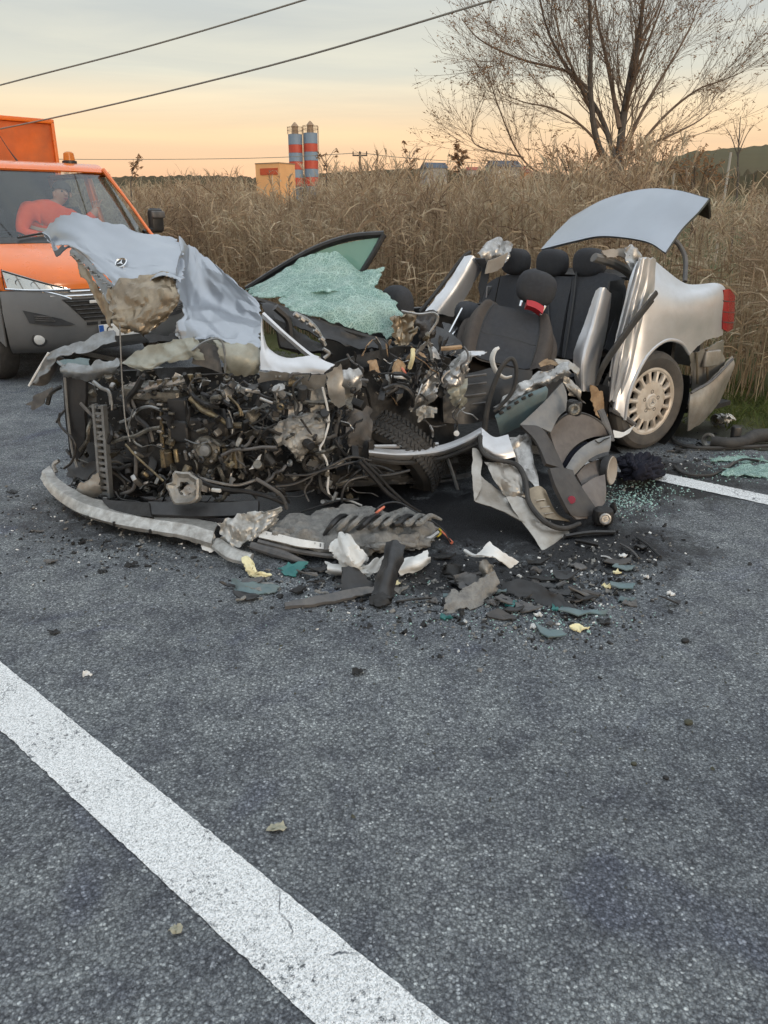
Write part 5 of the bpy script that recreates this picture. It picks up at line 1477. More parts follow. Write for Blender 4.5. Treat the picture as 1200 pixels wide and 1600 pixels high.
MB().patch([[CAR_O - CF * t - CL * s + Z3 * .36 for t in (.2, .5, .72)] for s in (.1, .8, 1.6)], 8, 8, .03).build('boot_floor', 'soot_black', car)
bmp = [rs([(1079, 612), (1112, 590), (1144, 556)], [-.04, -.02, .10]), rs([(1077, 632), (1110, 615), (1147, 572)], [-.07, -.05, .08]), rs([(1075, 655), (1104, 640), (1136, 602)], [-.06, -.05, .08]), rs([(1073, 674), (1098, 658), (1124, 628)], [-.03, -.02, .08])]
rbp = MB().patch(bmp, 24, 18, .008, .006, 5, 2, .003).build('rear_bumper', 'silver_dirty', car, 'cracked rear bumper corner hanging loose')
MB().tube(rs([(1080, 614), (1112, 595), (1145, 561)], [-.06, -.045, .085]), .009, 6).build('bumper_strip', 'grey_plastic', rbp)
# C pillar stump with trim and torn steel
MB().tube(rs([(928, 402), (955, 410), (982, 425), (1000, 444)], .30), .022, 8, flat=1.5).build('pillar_trim', 'door_grey', car)
MB().patch([rs([(940, 392), (965, 388), (988, 386)], .28), rs([(945, 404), (968, 403), (990, 404)], .26)], 14, 6, .01, .008, 14, 2, .008).build('pillar_foam', 'shelf_beige', car)
MB().patch([rs([(975, 388), (988, 382), (1000, 392)], .22), rs([(980, 408), (992, 410), (1004, 410)], .18), rs([(990, 440), (1000, 442), (1008, 440)], .14)], 14, 16, .006, .012, 14, 7, .01, fold=.012, ffreq=11).build('pillar_stump', 'bare_alu', car)
MB().patch([rs([(990, 430), (1002, 428)], .12), rs([(985, 470), (1003, 462)], .10), rs([(972, 505), (990, 500)], .08)], 8, 16, .006, .006, 12, 3, .006).build('pillar_stump', 'silver_dirty', car)
MB().patch([rs([(952, 440), (975, 436)], .30), rs([(945, 500), (968, 490)], .24), rs([(935, 560), (958, 550)], .20)], 8, 16, .02, .008, 8, 3).build('inner_trim', 'black_plastic', car)
# ---- near B pillar and the black window channel
MB().patch([rs([(933, 455), (943, 449), (953, 458)], [.20, .15, .20]), rs([(913, 510), (929, 507), (946, 514)], [.20, .13, .20]), rs([(896, 562), (914, 565), (934, 572)], [.18, .10, .18]), rs([(903, 607), (912, 611), (926, 612)], [.14, .09, .14])], 16, 30, .02, .003, 5, 2, .003).build('near_pillar', 'silver', car)
MB().tube(rs([(1026, 457), (990, 503), (946, 566), (932, 602)], [-.05, -.055, -.04, .0]), [.020, .024, .027, .016], 8, flat=.5).build('window_channel', 'rubber', car)
MB().tube(rs([(1020, 470), (985, 515), (952, 562)], -.03), .010, 6).build('channel_lip', 'dark_trim', car)
MB().tube(rs([(952, 590), (960, 615), (952, 640), (958, 655)], .05), .010, 6).build('door_seal', 'rubber', car)
MB().tube(rs([(955, 640), (975, 652), (992, 664)], .0), .016, 6).build('sill_end', 'grey_plastic', car)
MB().patch([rs([(957, 672), (975, 674), (992, 664)], -.03), rs([(959, 684), (972, 684), (984, 676)], -.05)], 8, 4, .004, .006, 14, 3, .004).build('sill_tear', 'white_plastic', car)
MB().patch([rs([(920, 600), (932, 605), (940, 612)], .06), rs([(925, 625), (935, 630), (945, 632)], .05), rs([(930, 650), (940, 655), (950, 650)], .04)], 12, 12, .006, .012, 14, 3, .008, fold=.01, ffreq=10).build('hinge_plate', 'rust_tan', car)
# ---- rear wheel
ty = MB().lathe(WCL - CL * .19, CL, [(0, .21), (0, .28), (.02, .312), (.05, .325), (.15, .325), (.178, .312), (.195, .285), (.190, .25), (.178, .222), (.165, .218)], 56)
wheel = ty.build('rear_wheel', 'tyre_dusty', car)
MB().lathe(WCL - CL * .16, CL, [(0, 0), (0, .205), (.05, .21), (.145, .222)], 40).build('wheel_well', 'soot_black', wheel)
def wp(r, a, h): 
    u = Z3; w = CL.cross(Z3)
    return WCL + CL * h + (u * math.sin(a) + w * math.cos(a)) * r
rim = MB()
NS = 15
rim.lathe(WCL, CL, [(-.045, .224), (-.012, .222), (-.012, .208), (-.02, .194), (-.05, .192)], 60)
rim.lathe(WCL, CL, [(-.05, .135), (-.014, .132), (-.008, .10), (-.010, .055), (.0, .045), (.0, .0)], 48)
for k in range(NS):
    a = 2 * math.pi * (k + .3) / NS
    rows = []
    for r_, hw, h in ((.125, .022, -.012), (.145, .0145, -.012), (.165, .0125, -.014), (.185, .016, -.016), (.198, .027, -.018)):
        rows.append([wp(r_, a - hw / r_, h - .022), wp(r_, a - hw / r_ * .6, h), wp(r_, a + hw / r_ * .6, h), wp(r_, a + hw / r_, h - .022)])
    rim.patch(rows, 6, 8, .004, sharp=False)
rimo = rim.build('rim', 'wheel_paint', wheel)
for k in range(5):
    a = 2 * math.pi * (k + .25) / 5
    MB().lathe(wp(.066, a, -.012), CL, [(0, .013), (.0035, .013), (.0035, .009), (-.004, .0085), (-.004, 0)], 14).build('wheel_bolt', 'dark_steel', wheel)
MB().lathe(wp(0, 0, .0), CL, [(0, .031), (.004, .03), (.005, .026), (.003, .024), (.003, 0)], 22).build('hub_cap', 'wheel_paint', wheel)
stw = MB()
for k in range(3):
    a = R(90 + 120 * k)
    stw.add([wp(0, 0, .007), wp(.006, a + 1.05, .005), wp(.024, a, .005), wp(.006, a - 1.05, .005)], [(0, 1, 2), (0, 2, 3)])
stw.build('hub_star', 'grey_steel', wheel, smooth=False)
rwc = WCL - CL * 1.5
frw = MB().lathe(rwc, CL, [(0, .21), (0, .28), (.02, .312), (.05, .325), (.15, .325), (.178, .312), (.195, .285), (.19, .2)], 32).build('far_rear_wheel', 'tyre_dusty', car)
MB().cyl(WCL - CL * .15, rwc + CL * .18, .045, 10).build('rear_axle', 'dark_steel', car)

# ---- sill, door aperture rail and rods in front of the cabin
sl = MB().patch([rs([(576, 701), (630, 703), (684, 697), (722, 684), (752, 668)], .0), rs([(576, 707), (630, 711), (685, 706), (724, 692), (754, 677)], -.03), rs([(577, 713), (630, 718), (686, 712), (726, 697), (756, 683)], .0)], 36, 8, .006).build('door_sill', 'silver', car)
MB().tube(rs([(577, 717), (630, 723), (686, 717), (727, 702), (757, 687)], -.01), .013, 6, n=20).build('sill_seal', 'rubber', sl)
MB().tube(rs([(584, 698), (640, 697), (684, 694)], .03), .012, 6).build('sill_rail', 'silver', sl)
MB().tube([S(699, 716, .02), S(710, 748, .0), S(720, 782, -.02)], .010, 6).build('metal_rod', 'grey_steel', car)
MB().patch([rs([(575, 690), (583, 688)], -.01), rs([(575, 745), (585, 742)], -.01)], 3, 8, .01, .004, 9, 2).build('pillar_foot', 'dark_steel', car)
MB().patch([rs([(640, 760), (700, 745), (750, 735)], .15), rs([(645, 775), (705, 760), (752, 750)], .12)], 14, 4, .006, .006, 8, 2).build('sill_under', 'dark_steel', car)
# front tyre jammed against the bulkhead
tax = Vector((-.52, -.62, -.58)).normalized()
tc_ = W(612, 712, 4.26)
ftw = MB().lathe(tc_ - tax * .1, tax, [(0, .20), (0, .27), (.02, .30), (.05, .312), (.15, .312), (.178, .30), (.195, .27), (.19, .20)], 48).build('front_wheel', 'rubber', car)
trd = MB()
tu = tax.orthogonal().normalized(); tv_ = tax.cross(tu)
for k in range(72):
    a = 2 * math.pi * k / 72
    rad = tu * math.cos(a) + tv_ * math.sin(a)
    tang = tax.cross(rad)
    for j in range(4):
        c = tc_ - tax * .1 + tax * (.035 + .043 * j) + rad * .314
        sk = (tax + tang * (.5 if j % 2 else -.5)).normalized()
        trd.box(c, (.034, .013, .010), (sk, rad.cross(sk).normalized(), rad))
tag(trd.build('tread', 'rubber', ftw, smooth=False), kind='stuff')
MB().lathe(tc_ - tax * .08, tax, [(0, 0), (0, .2), (.1, .2), (.13, .19), (.10, .15), (.10, .06), (.12, .05), (.12, 0)], 28).build('rim', 'dark_steel', ftw)
# ---- crumpled bits between bay and cabin
def bit(rows, mat, name, am=.012, fo=.014, thick=.004, nu=18, nv=14, rg=.012, fr=12, seed=1.0):
    return MB().patch(rows, int(nu * 1.6), int(nv * 1.6), thick * .7, am * .08, fr, seed, rg * 1.1, fold=fo * 1.1, ffreq=fr * 1.0).build(name, mat, car, angle=22)
bit([rw([(612, 498), (624, 490), (646, 492)], 4.36), rw([(614, 520), (630, 518), (650, 514)], 4.32), rw([(622, 545), (634, 548), (646, 536)], 4.30)], 'hood_inner', 'dash_panel', .02, .03, rg=.02, seed=31)
bit([rw([(648, 492), (668, 488), (686, 490)], 4.36), rw([(652, 508), (670, 512), (684, 505)], 4.30), rw([(660, 540), (672, 532), (680, 530)], 4.30)], 'dark_trim', 'dash_panel', .02, .03, rg=.02, seed=33)
bit([rw([(606, 545), (630, 540), (664, 540)], 4.34), rw([(610, 575), (636, 570), (668, 565)], 4.24)], 'black_plastic', 'dash_panel', .02, .03, rg=.02, seed=35)
bit([rw([(690, 540), (712, 536), (728, 540)], 4.30), rw([(688, 556), (706, 552), (720, 552)], 4.24)], 'black_plastic', 'dash_panel', .02, .02, rg=.015, seed=37)
MB().tube(rw([(627, 486), (655, 491), (678, 489), (684, 500), (668, 525)], 4.24), .007, 6).build('dash_edge', 'bare_alu', car)
bit([rw([(688, 600), (702, 572), (735, 546)], 4.10), rw([(696, 605), (712, 585), (736, 562)], 4.04), rw([(706, 612), (722, 602), (734, 582)], 4.06)], 'bare_alu', 'torn_bracket', .012, .02, seed=4)
bit([rw([(700, 604), (716, 598), (730, 592)], 4.06), rw([(703, 622), (716, 620), (728, 612)], 4.03), rw([(712, 640), (720, 636), (727, 625)], 4.06)], 'primer_khaki', 'torn_sheet', .01, .012, seed=6)
bit([rw([(655, 585), (672, 575), (690, 572)], 4.10), rw([(650, 615), (668, 605), (690, 598)], 4.06), rw([(642, 640), (655, 640), (676, 622)], 4.08)], 'bare_alu', 'torn_bracket', .016, .02, seed=8)
bit([rw([(650, 640), (665, 632), (682, 636)], 4.05), rw([(652, 660), (666, 655), (680, 655)], 4.02)], 'cast_alu', 'torn_casting', .012, .014, seed=3)
bit([rw([(575, 565), (588, 560), (592, 572)], 4.02), rw([(576, 582), (586, 580), (594, 585)], 4.0)], 'rust_tan', 'foam_lump', .012, .01, seed=5)
bit([rw([(614, 575), (622, 560), (630, 572)], 4.05), rw([(616, 590), (624, 588), (632, 590)], 4.02)], 'rust_tan', 'foam_lump', .012, .01, seed=15)
for a_, b_, r_, m_ in (((640, 640), (660, 600), .006, 'bare_alu'), ((645, 545), (640, 575), .012, 'foam_yellow'), ((612, 588), (634, 590), .010, 'white_plastic'), ((604, 585), (606, 610), .012, 'grey_steel'), ((628, 575), (634, 590), .006, 'copper_wire'), ((672, 665), (676, 682), .006, 'bare_alu'), ((560, 570), (580, 640), .008, 'dark_steel'), ((640, 520), (652, 512), .009, 'brass_oily'), ((664, 530), (668, 522), .014, 'brass_oily'), ((690, 545), (720, 542), .012, 'rust_tan'), ((705, 555), (712, 545), .006, 'bare_alu')):
    MB().tube([W(*a_, 4.02), W((a_[0] + b_[0]) / 2 + 2, (a_[1] + b_[1]) / 2, 4.0), W(*b_, 4.03)], r_, 6).build('bent_rod', m_, car)
MB().lathe(W(713, 677, 4.02), (0, -1, .2), [(0, .016), (.02, .015), (.022, 0)], 14).build('white_cap', 'white_plastic', car)
# white curled tube and silver crumple at the seat front
MB().tube(rw([(780, 543), (773, 548), (769, 562), (775, 580), (788, 590), (800, 588)], 4.2), [.008, .014, .018, .018, .014, .010], 8, flat=.5).build('curled_trim', 'airbag_white', car)
bit([rw([(700, 552), (730, 548), (756, 548)], 4.36), rw([(735, 560), (748, 556), (762, 551)], 4.34)], 'silver', 'seat_rail', .006, .004)
bit([rw([(772, 636), (805, 606), (850, 580), (888, 566)], 4.14), rw([(782, 640), (815, 612), (858, 590), (892, 577)], 4.08), rw([(792, 646), (826, 618), (864, 598), (894, 590)], 4.10)], 'bare_alu', 'crumpled_rail', .010, .016, nu=34, seed=9)
bit([rw([(862, 560), (885, 562), (905, 578)], 4.25), rw([(870, 568), (890, 574), (906, 592)], 4.2)], 'silver_dirty', 'crumpled_rail', .01, .012, seed=11)
bit([rw([(843, 566), (858, 561), (872, 568)], 4.3), rw([(846, 572), (858, 570), (870, 575)], 4.28)], 'rust_tan', 'torn_fabric', .01, .01, seed=12)
bit([rw([(880, 590), (892, 595), (900, 604)], 4.0), rw([(884, 604), (896, 612), (906, 620)], 3.98), rw([(890, 615), (902, 625), (914, 632)], 4.0)], 'silver_dirty', 'torn_sheet', .01, .016, seed=13)
# grey-green inner door beam with slots
ib = MB().patch([rw([(774, 650), (812, 622), (853, 604)], 4.04), rw([(776, 658), (815, 632), (856, 612)], 4.02), rw([(782, 680), (818, 662), (846, 640)], 4.05)], 24, 10, .012, .004, 6, 3).build('door_beam', 'blue_grey_plastic', car)
for x, y in ((783, 645), (795, 637), (807, 629), (818, 622), (829, 617)):
    MB().rbox(W(x, y, 4.0), (.026, .012, .016), (Vector((.86, 0, .5)), Vector((0, 1, 0)), Vector((-.5, 0, .86))), .004).build('slot', 'ink', ib)
MB().tube(rw([(757, 672), (761, 640), (768, 612), (783, 575), (799, 560), (807, 578), (802, 608), (788, 628), (772, 643)], 3.98), [.016, .015, .014, .013, .012, .011, .011, .010, .009], 8, n=44).build('seal_loop', 'rubber', car)
# ---- near door, torn off and folded down to the road
def DY(px, py): return float(np.interp(py, [560, 600, 700, 800, 863], [4.2, 4.12, 3.86, 3.52, 3.275])) + max(0, px - 850) * .0026
def rd(pts, d=0.0): return [W(x, y, DY(x, y) + d) for x, y in pts]
door = MB()
door.patch([rd([(738, 700), (746, 702), (754, 712)]), rd([(737, 740), (744, 738), (752, 742)]), rd([(741, 784), (746, 776), (753, 764)])], 8, 20, .004, .005, 8, 3, .003)
door.patch([rd([(752, 744), (768, 757), (792, 776)], .03), rd([(746, 765), (775, 778), (802, 792)], .03), rd([(742, 784), (782, 798), (822, 818)], 0)], 22, 12, .004, .005, 8, 5, .003)
door.patch([rd([(790, 776), (810, 776), (824, 782)]), rd([(806, 803), (826, 809), (848, 816)]), rd([(826, 829), (850, 834), (889, 831)]), rd([(848, 863), (854, 862), (870, 850)])], 20, 26, .004, .004, 7, 8, .002)
door.patch([rd([(757, 722), (785, 724), (814, 731)], -.01), rd([(770, 746), (794, 754), (816, 762)], -.02), rd([(786, 772), (800, 778), (822, 776)], 0)], 26, 16, .004, .005, 12, 4, .005, fold=.016, ffreq=11)
dr = door.build('front_door', 'silver_dirty', car, 'buckled front door hanging down to the road')
MB().patch([rd([(752, 669), (772, 683), (794, 679)], -.02), rd([(754, 694), (776, 706), (800, 698)], -.05), rd([(760, 708), (782, 717), (806, 714)], -.02)], 18, 12, .004, .003, 6, 3).build('door_corner', 'silver', dr)
MB().patch([rd([(796, 684), (812, 680), (826, 676)], .02), rd([(800, 706), (815, 702), (830, 696)], .02), rd([(812, 745), (830, 755), (845, 770)], .02)], 16, 14, .006, .012, 12, 4, .006, fold=.014, ffreq=10).build('torn_edge', 'bare_alu', dr)
MB().patch([rd([(826, 764), (842, 760), (852, 766)], -.005), rd([(832, 790), (852, 790), (868, 800)], -.01), rd([(846, 808), (866, 812), (890, 815)], -.005)], 16, 14, .005, .003, 10, 4).build('inner_skin', 'hood_inner', dr)
for y in (782, 793, 803):
    MB().tube(rd([(838 + (y - 782) * .6, y), (852 + (y - 782) * .6, y - 2)], -.02), .003, 5).build('pressing', 'silver_dirty', dr)
MB().tube(rd([(750, 681), (753, 703), (768, 716), (805, 725), (818, 742), (823, 762), (825, 780), (835, 798), (854, 817), (880, 826), (906, 818)], -.04), [.014, .013, .012, .013, .014, .013, .012, .013, .014, .013, .010], 8, n=50).build('door_seal', 'rubber', dr)
MB().patch([rd([(878, 598), (884, 616), (885, 640)], .0), rd([(846, 632), (862, 640), (872, 652)], -.04), rd([(812, 664), (838, 667), (860, 676)], -.03)], 14, 20, .012, 0, 5, 3).build('door_card_upper', 'door_grey', dr)
MB().patch([rd([(813, 666), (838, 667), (852, 676)], -.045), rd([(836, 690), (852, 690), (866, 704)], -.06), rd([(852, 726), (866, 730), (880, 734)], -.07)], 14, 18, .02, 0, 5, 3).build('armrest', 'dark_trim', dr)
MB().patch([rd([(857, 733), (875, 732), (893, 736)], -.08), rd([(866, 760), (884, 752), (900, 752)], -.085), rd([(884, 796), (906, 792), (930, 796)], -.07), rd([(892, 806), (915, 808), (934, 802)], -.05)], 16, 22, .02, 0, 5, 3).build('door_pocket', 'dark_trim', dr)
MB().patch([rd([(857, 735), (862, 733)], -.07), rd([(868, 768), (874, 766)], -.07), rd([(888, 800), (894, 796)], -.06), rd([(900, 812), (918, 810)], -.04)], 4, 20, .012).build('pocket_lip', 'door_brown', dr)
MB().lathe(W(893, 781, DY(893, 781) - .105), (-.2, -1, .35), [(0, .020), (.003, .019), (.004, 0)], 18).build('door_reflector', 'red_reflector', dr)
MB().patch([rd([(857, 672), (884, 649), (914, 648), (942, 664), (954, 682)], [0][0]), rd([(862, 690), (884, 676), (910, 668), (935, 672), (953, 686)], .03), rd([(876, 728), (890, 705), (908, 690), (930, 682), (953, 680)], .05)], 26, 16, .012, 0, 5, 3).build('door_card', 'door_brown', dr)
MB().tube(rd([(858, 671), (884, 648), (914, 647), (942, 663), (955, 684)], -.005), .007, 6, n=24).build('card_piping', 'black_plastic', dr)
MB().patch([rd([(876, 730), (892, 706), (915, 690)], .06), rd([(882, 732), (898, 712), (918, 698)], .07)], 14, 4, .01).build('card_slot', 'cloth_black', dr)
MB().patch([rd([(884, 732), (900, 708), (924, 690), (954, 681)], -.01), rd([(890, 738), (908, 716), (930, 702), (953, 694)], -.03), rd([(896, 742), (914, 724), (934, 712), (950, 706)], -.01)], 22, 10, .014, 0, 5, 3).build('card_rim', 'door_grey', dr)
MB().tube(rd([(930, 688), (936, 692), (944, 687), (952, 684)], -.045), .004, 5).build('window_switch', 'ink', dr)
MB().patch([rd([(900, 742), (918, 724), (944, 716)], .04), rd([(908, 758), (926, 748), (946, 742)], .05)], 14, 8, .01).build('speaker_recess', 'door_brown', dr)
MB().patch([rd([(908, 760), (926, 748), (944, 742)], -.01), rd([(912, 780), (928, 770), (946, 768)], -.02), rd([(928, 798), (936, 794), (944, 786)], -.01)], 14, 12, .012, 0, 5, 3).build('speaker_cover', 'door_brown', dr)
spk_ax = Vector((.80, -.55, .10)).normalized()
spk = MB().lathe(W(953, 735, DY(953, 735) + .02), spk_ax, [(-.02, .062), (.01, .080), (.016, .076), (.008, .068), (-.012, .030), (-.008, .012), (-.006, 0)], 30).build('speaker', 'shelf_beige', dr)
MB().lathe(W(953, 735, DY(953, 735) + .02), spk_ax, [(-.03, .083), (.008, .086), (.012, .080)], 30).build('speaker_ring', 'black_plastic', spk)
MB().patch([rd([(912, 718), (930, 708), (950, 707)], -.015), rd([(925, 722), (936, 716), (950, 712)], -.02)], 10, 4, .01).build('card_clip', 'black_plastic', dr)
MB().tube(rd([(938, 640), (946, 660), (955, 690)], .1), .03, 8, flat=.5).build('door_frame', 'grey_plastic', dr)
lk = MB().rbox(W(897, 637, 4.0), (.09, .05, .08), cax, .02).build('door_lock', 'dark_steel', dr)
MB().lathe(W(897, 640, 3.96), (-.1, -1, .3), [(0, .032), (.012, .03), (.014, .02), (.006, 0)], 18).build('lock_cap', 'oily_steel', lk)

# ---- engine and its surroundings
blk = MB()
blk.rbox(E(262, 668, .20), (.30, .24, .42), (Vector((.92, -.38, 0)), Vector((.38, .92, 0)), Z3), .03)
blk.rbox(E(330, 690, .22), (.34, .26, .30), (Vector((.95, -.3, 0)), Vector((.3, .95, 0)), Z3), .03)
eng = blk.build('engine', 'dark_steel', car)
exx = (Vector((.93, -.36, 0)), Vector((.36, .93, 0)), Z3)
MB().rbox(E(250, 612, .14), (.36, .20, .07), exx, .03).build('cam_cover', 'oily_steel', eng)
for k in range(7):
    p = E(238 + k * 12, 602 - k * 2, .02)
    MB().cyl(p - Z3 * .02, p + Z3 * .022, .015, 10).build('injector', 'brass_oily' if k % 2 else 'oily_steel', eng)
MB().tube(re_([(218, 618), (236, 606), (262, 601), (292, 594)], .02), .016, 8).build('rail_pipe', 'bare_alu', eng)
for k, x in enumerate((252, 265)):
    MB().tube(re_([(x, 640 + 3 * k), (x + 1, 676), (x + 2, 700)], .02), [.008, .012, .010], 7).build('bolt_rib', 'oily_steel' if k % 2 else 'brass_oily', eng)
for k, x in enumerate((254, 262, 274, 289)):
    MB().cyl(E(x, 702 + 3 * (k % 2), .0), E(x + 3, 730 - 4 * k, .02 * (k % 2)), (.016, .021, .012, .009)[k], 12).build('oil_cylinder', 'brass_oily' if k != 3 else 'bare_alu', eng)
for k in range(10):
    MB().rbox(E(250 + (k % 3) * 9, 632 + k * 7, -.005), (.03, .02, .012), exx, .004).build('chain_cover_lug', 'bare_alu' if k % 3 == 0 else 'oily_steel', eng)
MB().rbox(E(283, 640, .08), (.12, .08, .13), exx, .02).build('control_box', 'black_plastic', eng)
MB().rbox(E(285, 672, .06), (.11, .08, .11), exx, .02).build('control_box', 'black_plastic', eng)
pul = MB().lathe(E(222, 688, .06), (-.35, -.93, .1), [(-.06, .085), (0, .092), (.01, .088), (.005, .06), (.02, .055), (.02, .02), (.03, 0)], 32).build('pulley', 'black_plastic', eng)
MB().lathe(E(222, 688, .06), (-.35, -.93, .1), [(-.05, .094), (-.045, .098), (-.01, .098), (-.005, .094)], 32).build('drive_belt', 'rubber', pul)
flt = MB().lathe(E(321, 704, .02), (-.2, -.96, .15), [(-.08, .07), (-.01, .072), (.0, .062), (.005, .040), (.03, .038), (.034, .030), (.03, 0)], 30).build('oil_pump', 'oily_steel', eng)
for k in range(6):
    a = k * 1.047
    p = E(321, 704, .01) + Vector((math.cos(a) * .056, 0, math.sin(a) * .056))
    MB().cyl(p, p + Vector((0, -.02, 0)), .008, 8).build('pump_bolt', 'bare_alu', flt)
MB().lathe(E(321, 704, -.016), (-.2, -.96, .15), [(0, .03), (.012, .026), (.016, 0)], 20).build('pump_cap', 'grey_steel', flt)
for k, x in enumerate((352, 359, 367, 374)):
    MB().cyl(E(x, 700, .03), E(x + 2, 731, .03), .016, 10).build('solenoid', 'brass_oily' if k % 2 == 0 else 'oily_steel', eng)
MB().tube(re_([(298, 622), (306, 630), (318, 641), (340, 652), (358, 663), (379, 665)], .0), [.018, .012, .016, .012, .012, .016], 8, n=30).build('fuel_pipe', 'brass_oily', eng)
MB().tube(re_([(356, 618), (372, 634), (376, 650)], .02), .006, 6).build('fuel_pipe', 'brass_oily', eng)
MB().tube(re_([(358, 622), (374, 637), (380, 650)], .03), .005, 6).build('fuel_pipe', 'brass_oily', eng)
MB().tube(re_([(366, 648), (395, 640), (420, 631)], .04), .009, 6).build('bracket_rod', 'grey_steel', eng)
bit([re_([(398, 722), (404, 712), (410, 707)], .02), re_([(390, 734), (398, 732), (404, 724)], .0)], 'white_plastic', 'white_connector', .006, .006, rg=.006)
# gearbox casting and bell housing
MB().patch([re_([(428, 672), (445, 655), (470, 650), (500, 640)], .06), re_([(440, 690), (455, 672), (478, 668), (510, 655)], .0), re_([(455, 705), (468, 700), (488, 692), (508, 684)], .0), re_([(470, 720), (482, 716), (496, 708), (508, 700)], .08)], 44, 36, .02, .003, 9, 3, .012, fold=.022, ffreq=13).build('gearbox_casting', 'cast_alu', eng, angle=22)
MB().tube(re_([(430, 690), (445, 682), (462, 674)], .04), [.03, .035, .03], 10).build('casting_arm', 'cast_alu', eng)
MB().tube(re_([(486, 700), (500, 716), (516, 722)], .06), [.03, .045, .03], 10).build('casting_nose', 'oily_steel', eng)
for k in range(4):
    a0 = k * .9
    MB().tube([E(490, 722, .02) + Vector((math.cos(a0 + t) * (.035 + .006 * k), -.008 * k, math.sin(a0 + t) * (.035 + .006 * k))) for t in np.linspace(0, 4.2, 9)], .004, 5).build('coiled_wire', 'dark_steel', eng)
MB().patch([re_([(458, 615), (465, 612), (472, 622)], .04), re_([(460, 642), (467, 642), (471, 640)], .04)], 8, 10, .02, .004, 8, 2).build('heat_shield', 'grey_steel', eng)
MB().patch([re_([(486, 606), (498, 604), (509, 606)], .08), re_([(484, 640), (496, 640), (507, 640)], .06), re_([(490, 660), (500, 655), (508, 650)], .08)], 12, 16, .02, .008, 8, 2).build('strut_tower', 'cast_alu', car)
MB().patch([re_([(545, 640), (562, 632), (580, 640)], .20), re_([(540, 680), (560, 672), (578, 684)], .16), re_([(545, 725), (562, 722), (576, 728)], .2)], 16, 18, .02, .02, 7, 4, .01, fold=.02, ffreq=6).build('inner_arch', 'grey_plastic', car)
# alloy ladder-like upright with slots, black radiator frame
upr = MB()
c0, c1 = E(155, 632, -.02), E(166, 776, -.04)
ud = (c1 - c0); ul = ud.length; ud.normalize(); us = Vector((.9, -.4, 0)); us = (us - ud * us.dot(ud)).normalized(); un = us.cross(ud)
for sgn in (-1, 1):
    upr.box((c0 + c1) / 2 + us * sgn * .030, (.016, .03, ul), (us, un, -ud))
upright = upr.build('radiator_upright', 'grey_steel', car, smooth=False)
for k in range(15):
    f = (k + .4) / 15
    MB().box(c0 + ud * ul * f, (.05, .022, .014 if k < 10 else .02), (us, un, -ud)).build('rung', 'grey_steel', upright, smooth=False)
MB().box((c0 + c1) / 2 + un * .02, (.046, .008, ul * .98), (us, un, -ud)).build('upright_back', 'dark_steel', upright, smooth=False)
MB().cyl(c1, c1 + ud * .03, .018, 10).build('foot', 'bare_alu', upright)
MB().patch([re_([(100, 588), (115, 588), (136, 590)], .02), re_([(104, 650), (118, 650), (135, 640)], .02), re_([(112, 715), (124, 716), (134, 700)], .04)], 10, 16, .02, .006, 8, 2).build('radiator_frame', 'black_plastic', car)
MB().tube(re_([(101, 590), (105, 640), (112, 700), (120, 730)], -.01), .007, 6).build('frame_edge', 'grey_steel', car)
MB().patch([re_([(128, 596), (140, 598), (148, 602)], .08), re_([(128, 625), (140, 628), (150, 628)], .08)], 8, 8, .01, .004, 8, 2).build('lamp_mount', 'grey_steel', car)
MB().patch([re_([(110, 722), (135, 722), (160, 718)], .06), re_([(104, 745), (130, 750), (150, 746)], .0)], 12, 6, .008, .01, 12, 2, .006, fold=.01, ffreq=9).build('lower_tray', 'black_plastic', car)
bit([re_([(110, 770), (130, 752), (152, 738)], -.06), re_([(118, 782), (136, 766), (156, 756)], -.08), re_([(140, 782), (150, 778), (158, 772)], -.05)], 'silver_dirty', 'crash_box', .004, .004)
# lamp bowl lying against the lower rail
lb = MB().lathe(W(287, 764, 3.44), (-.15, -.92, .35), [(-.03, .078), (.0, .082), (.006, .072), (-.01, .052), (-.012, .034), (-.03, .030)], 30, wob=.3).build('lamp_bowl', 'cast_alu', car)
bit([rw([(282, 768), (290, 758), (304, 752)], 3.40), rw([(288, 776), (298, 770), (306, 764)], 3.39)], 'bare_alu', 'lamp_shard', .004, .004, rg=.004, nu=8, nv=6)
MB().patch([rw([(233, 786), (300, 787), (360, 786), (405, 784)], [3.52, 3.42]), rw([(236, 806), (300, 808), (360, 807), (404, 803)], [3.44, 3.36])], 24, 6, .02, .004, 5, 2).build('lower_rail', 'black_plastic', car)
MB().patch([rw([(160, 782), (200, 785), (236, 788)], [3.65, 3.50]), rw([(175, 800), (210, 806), (240, 810)], [3.55, 3.42])], 14, 6, .02, .01, 6, 2).build('undertray', 'soot_black', car)
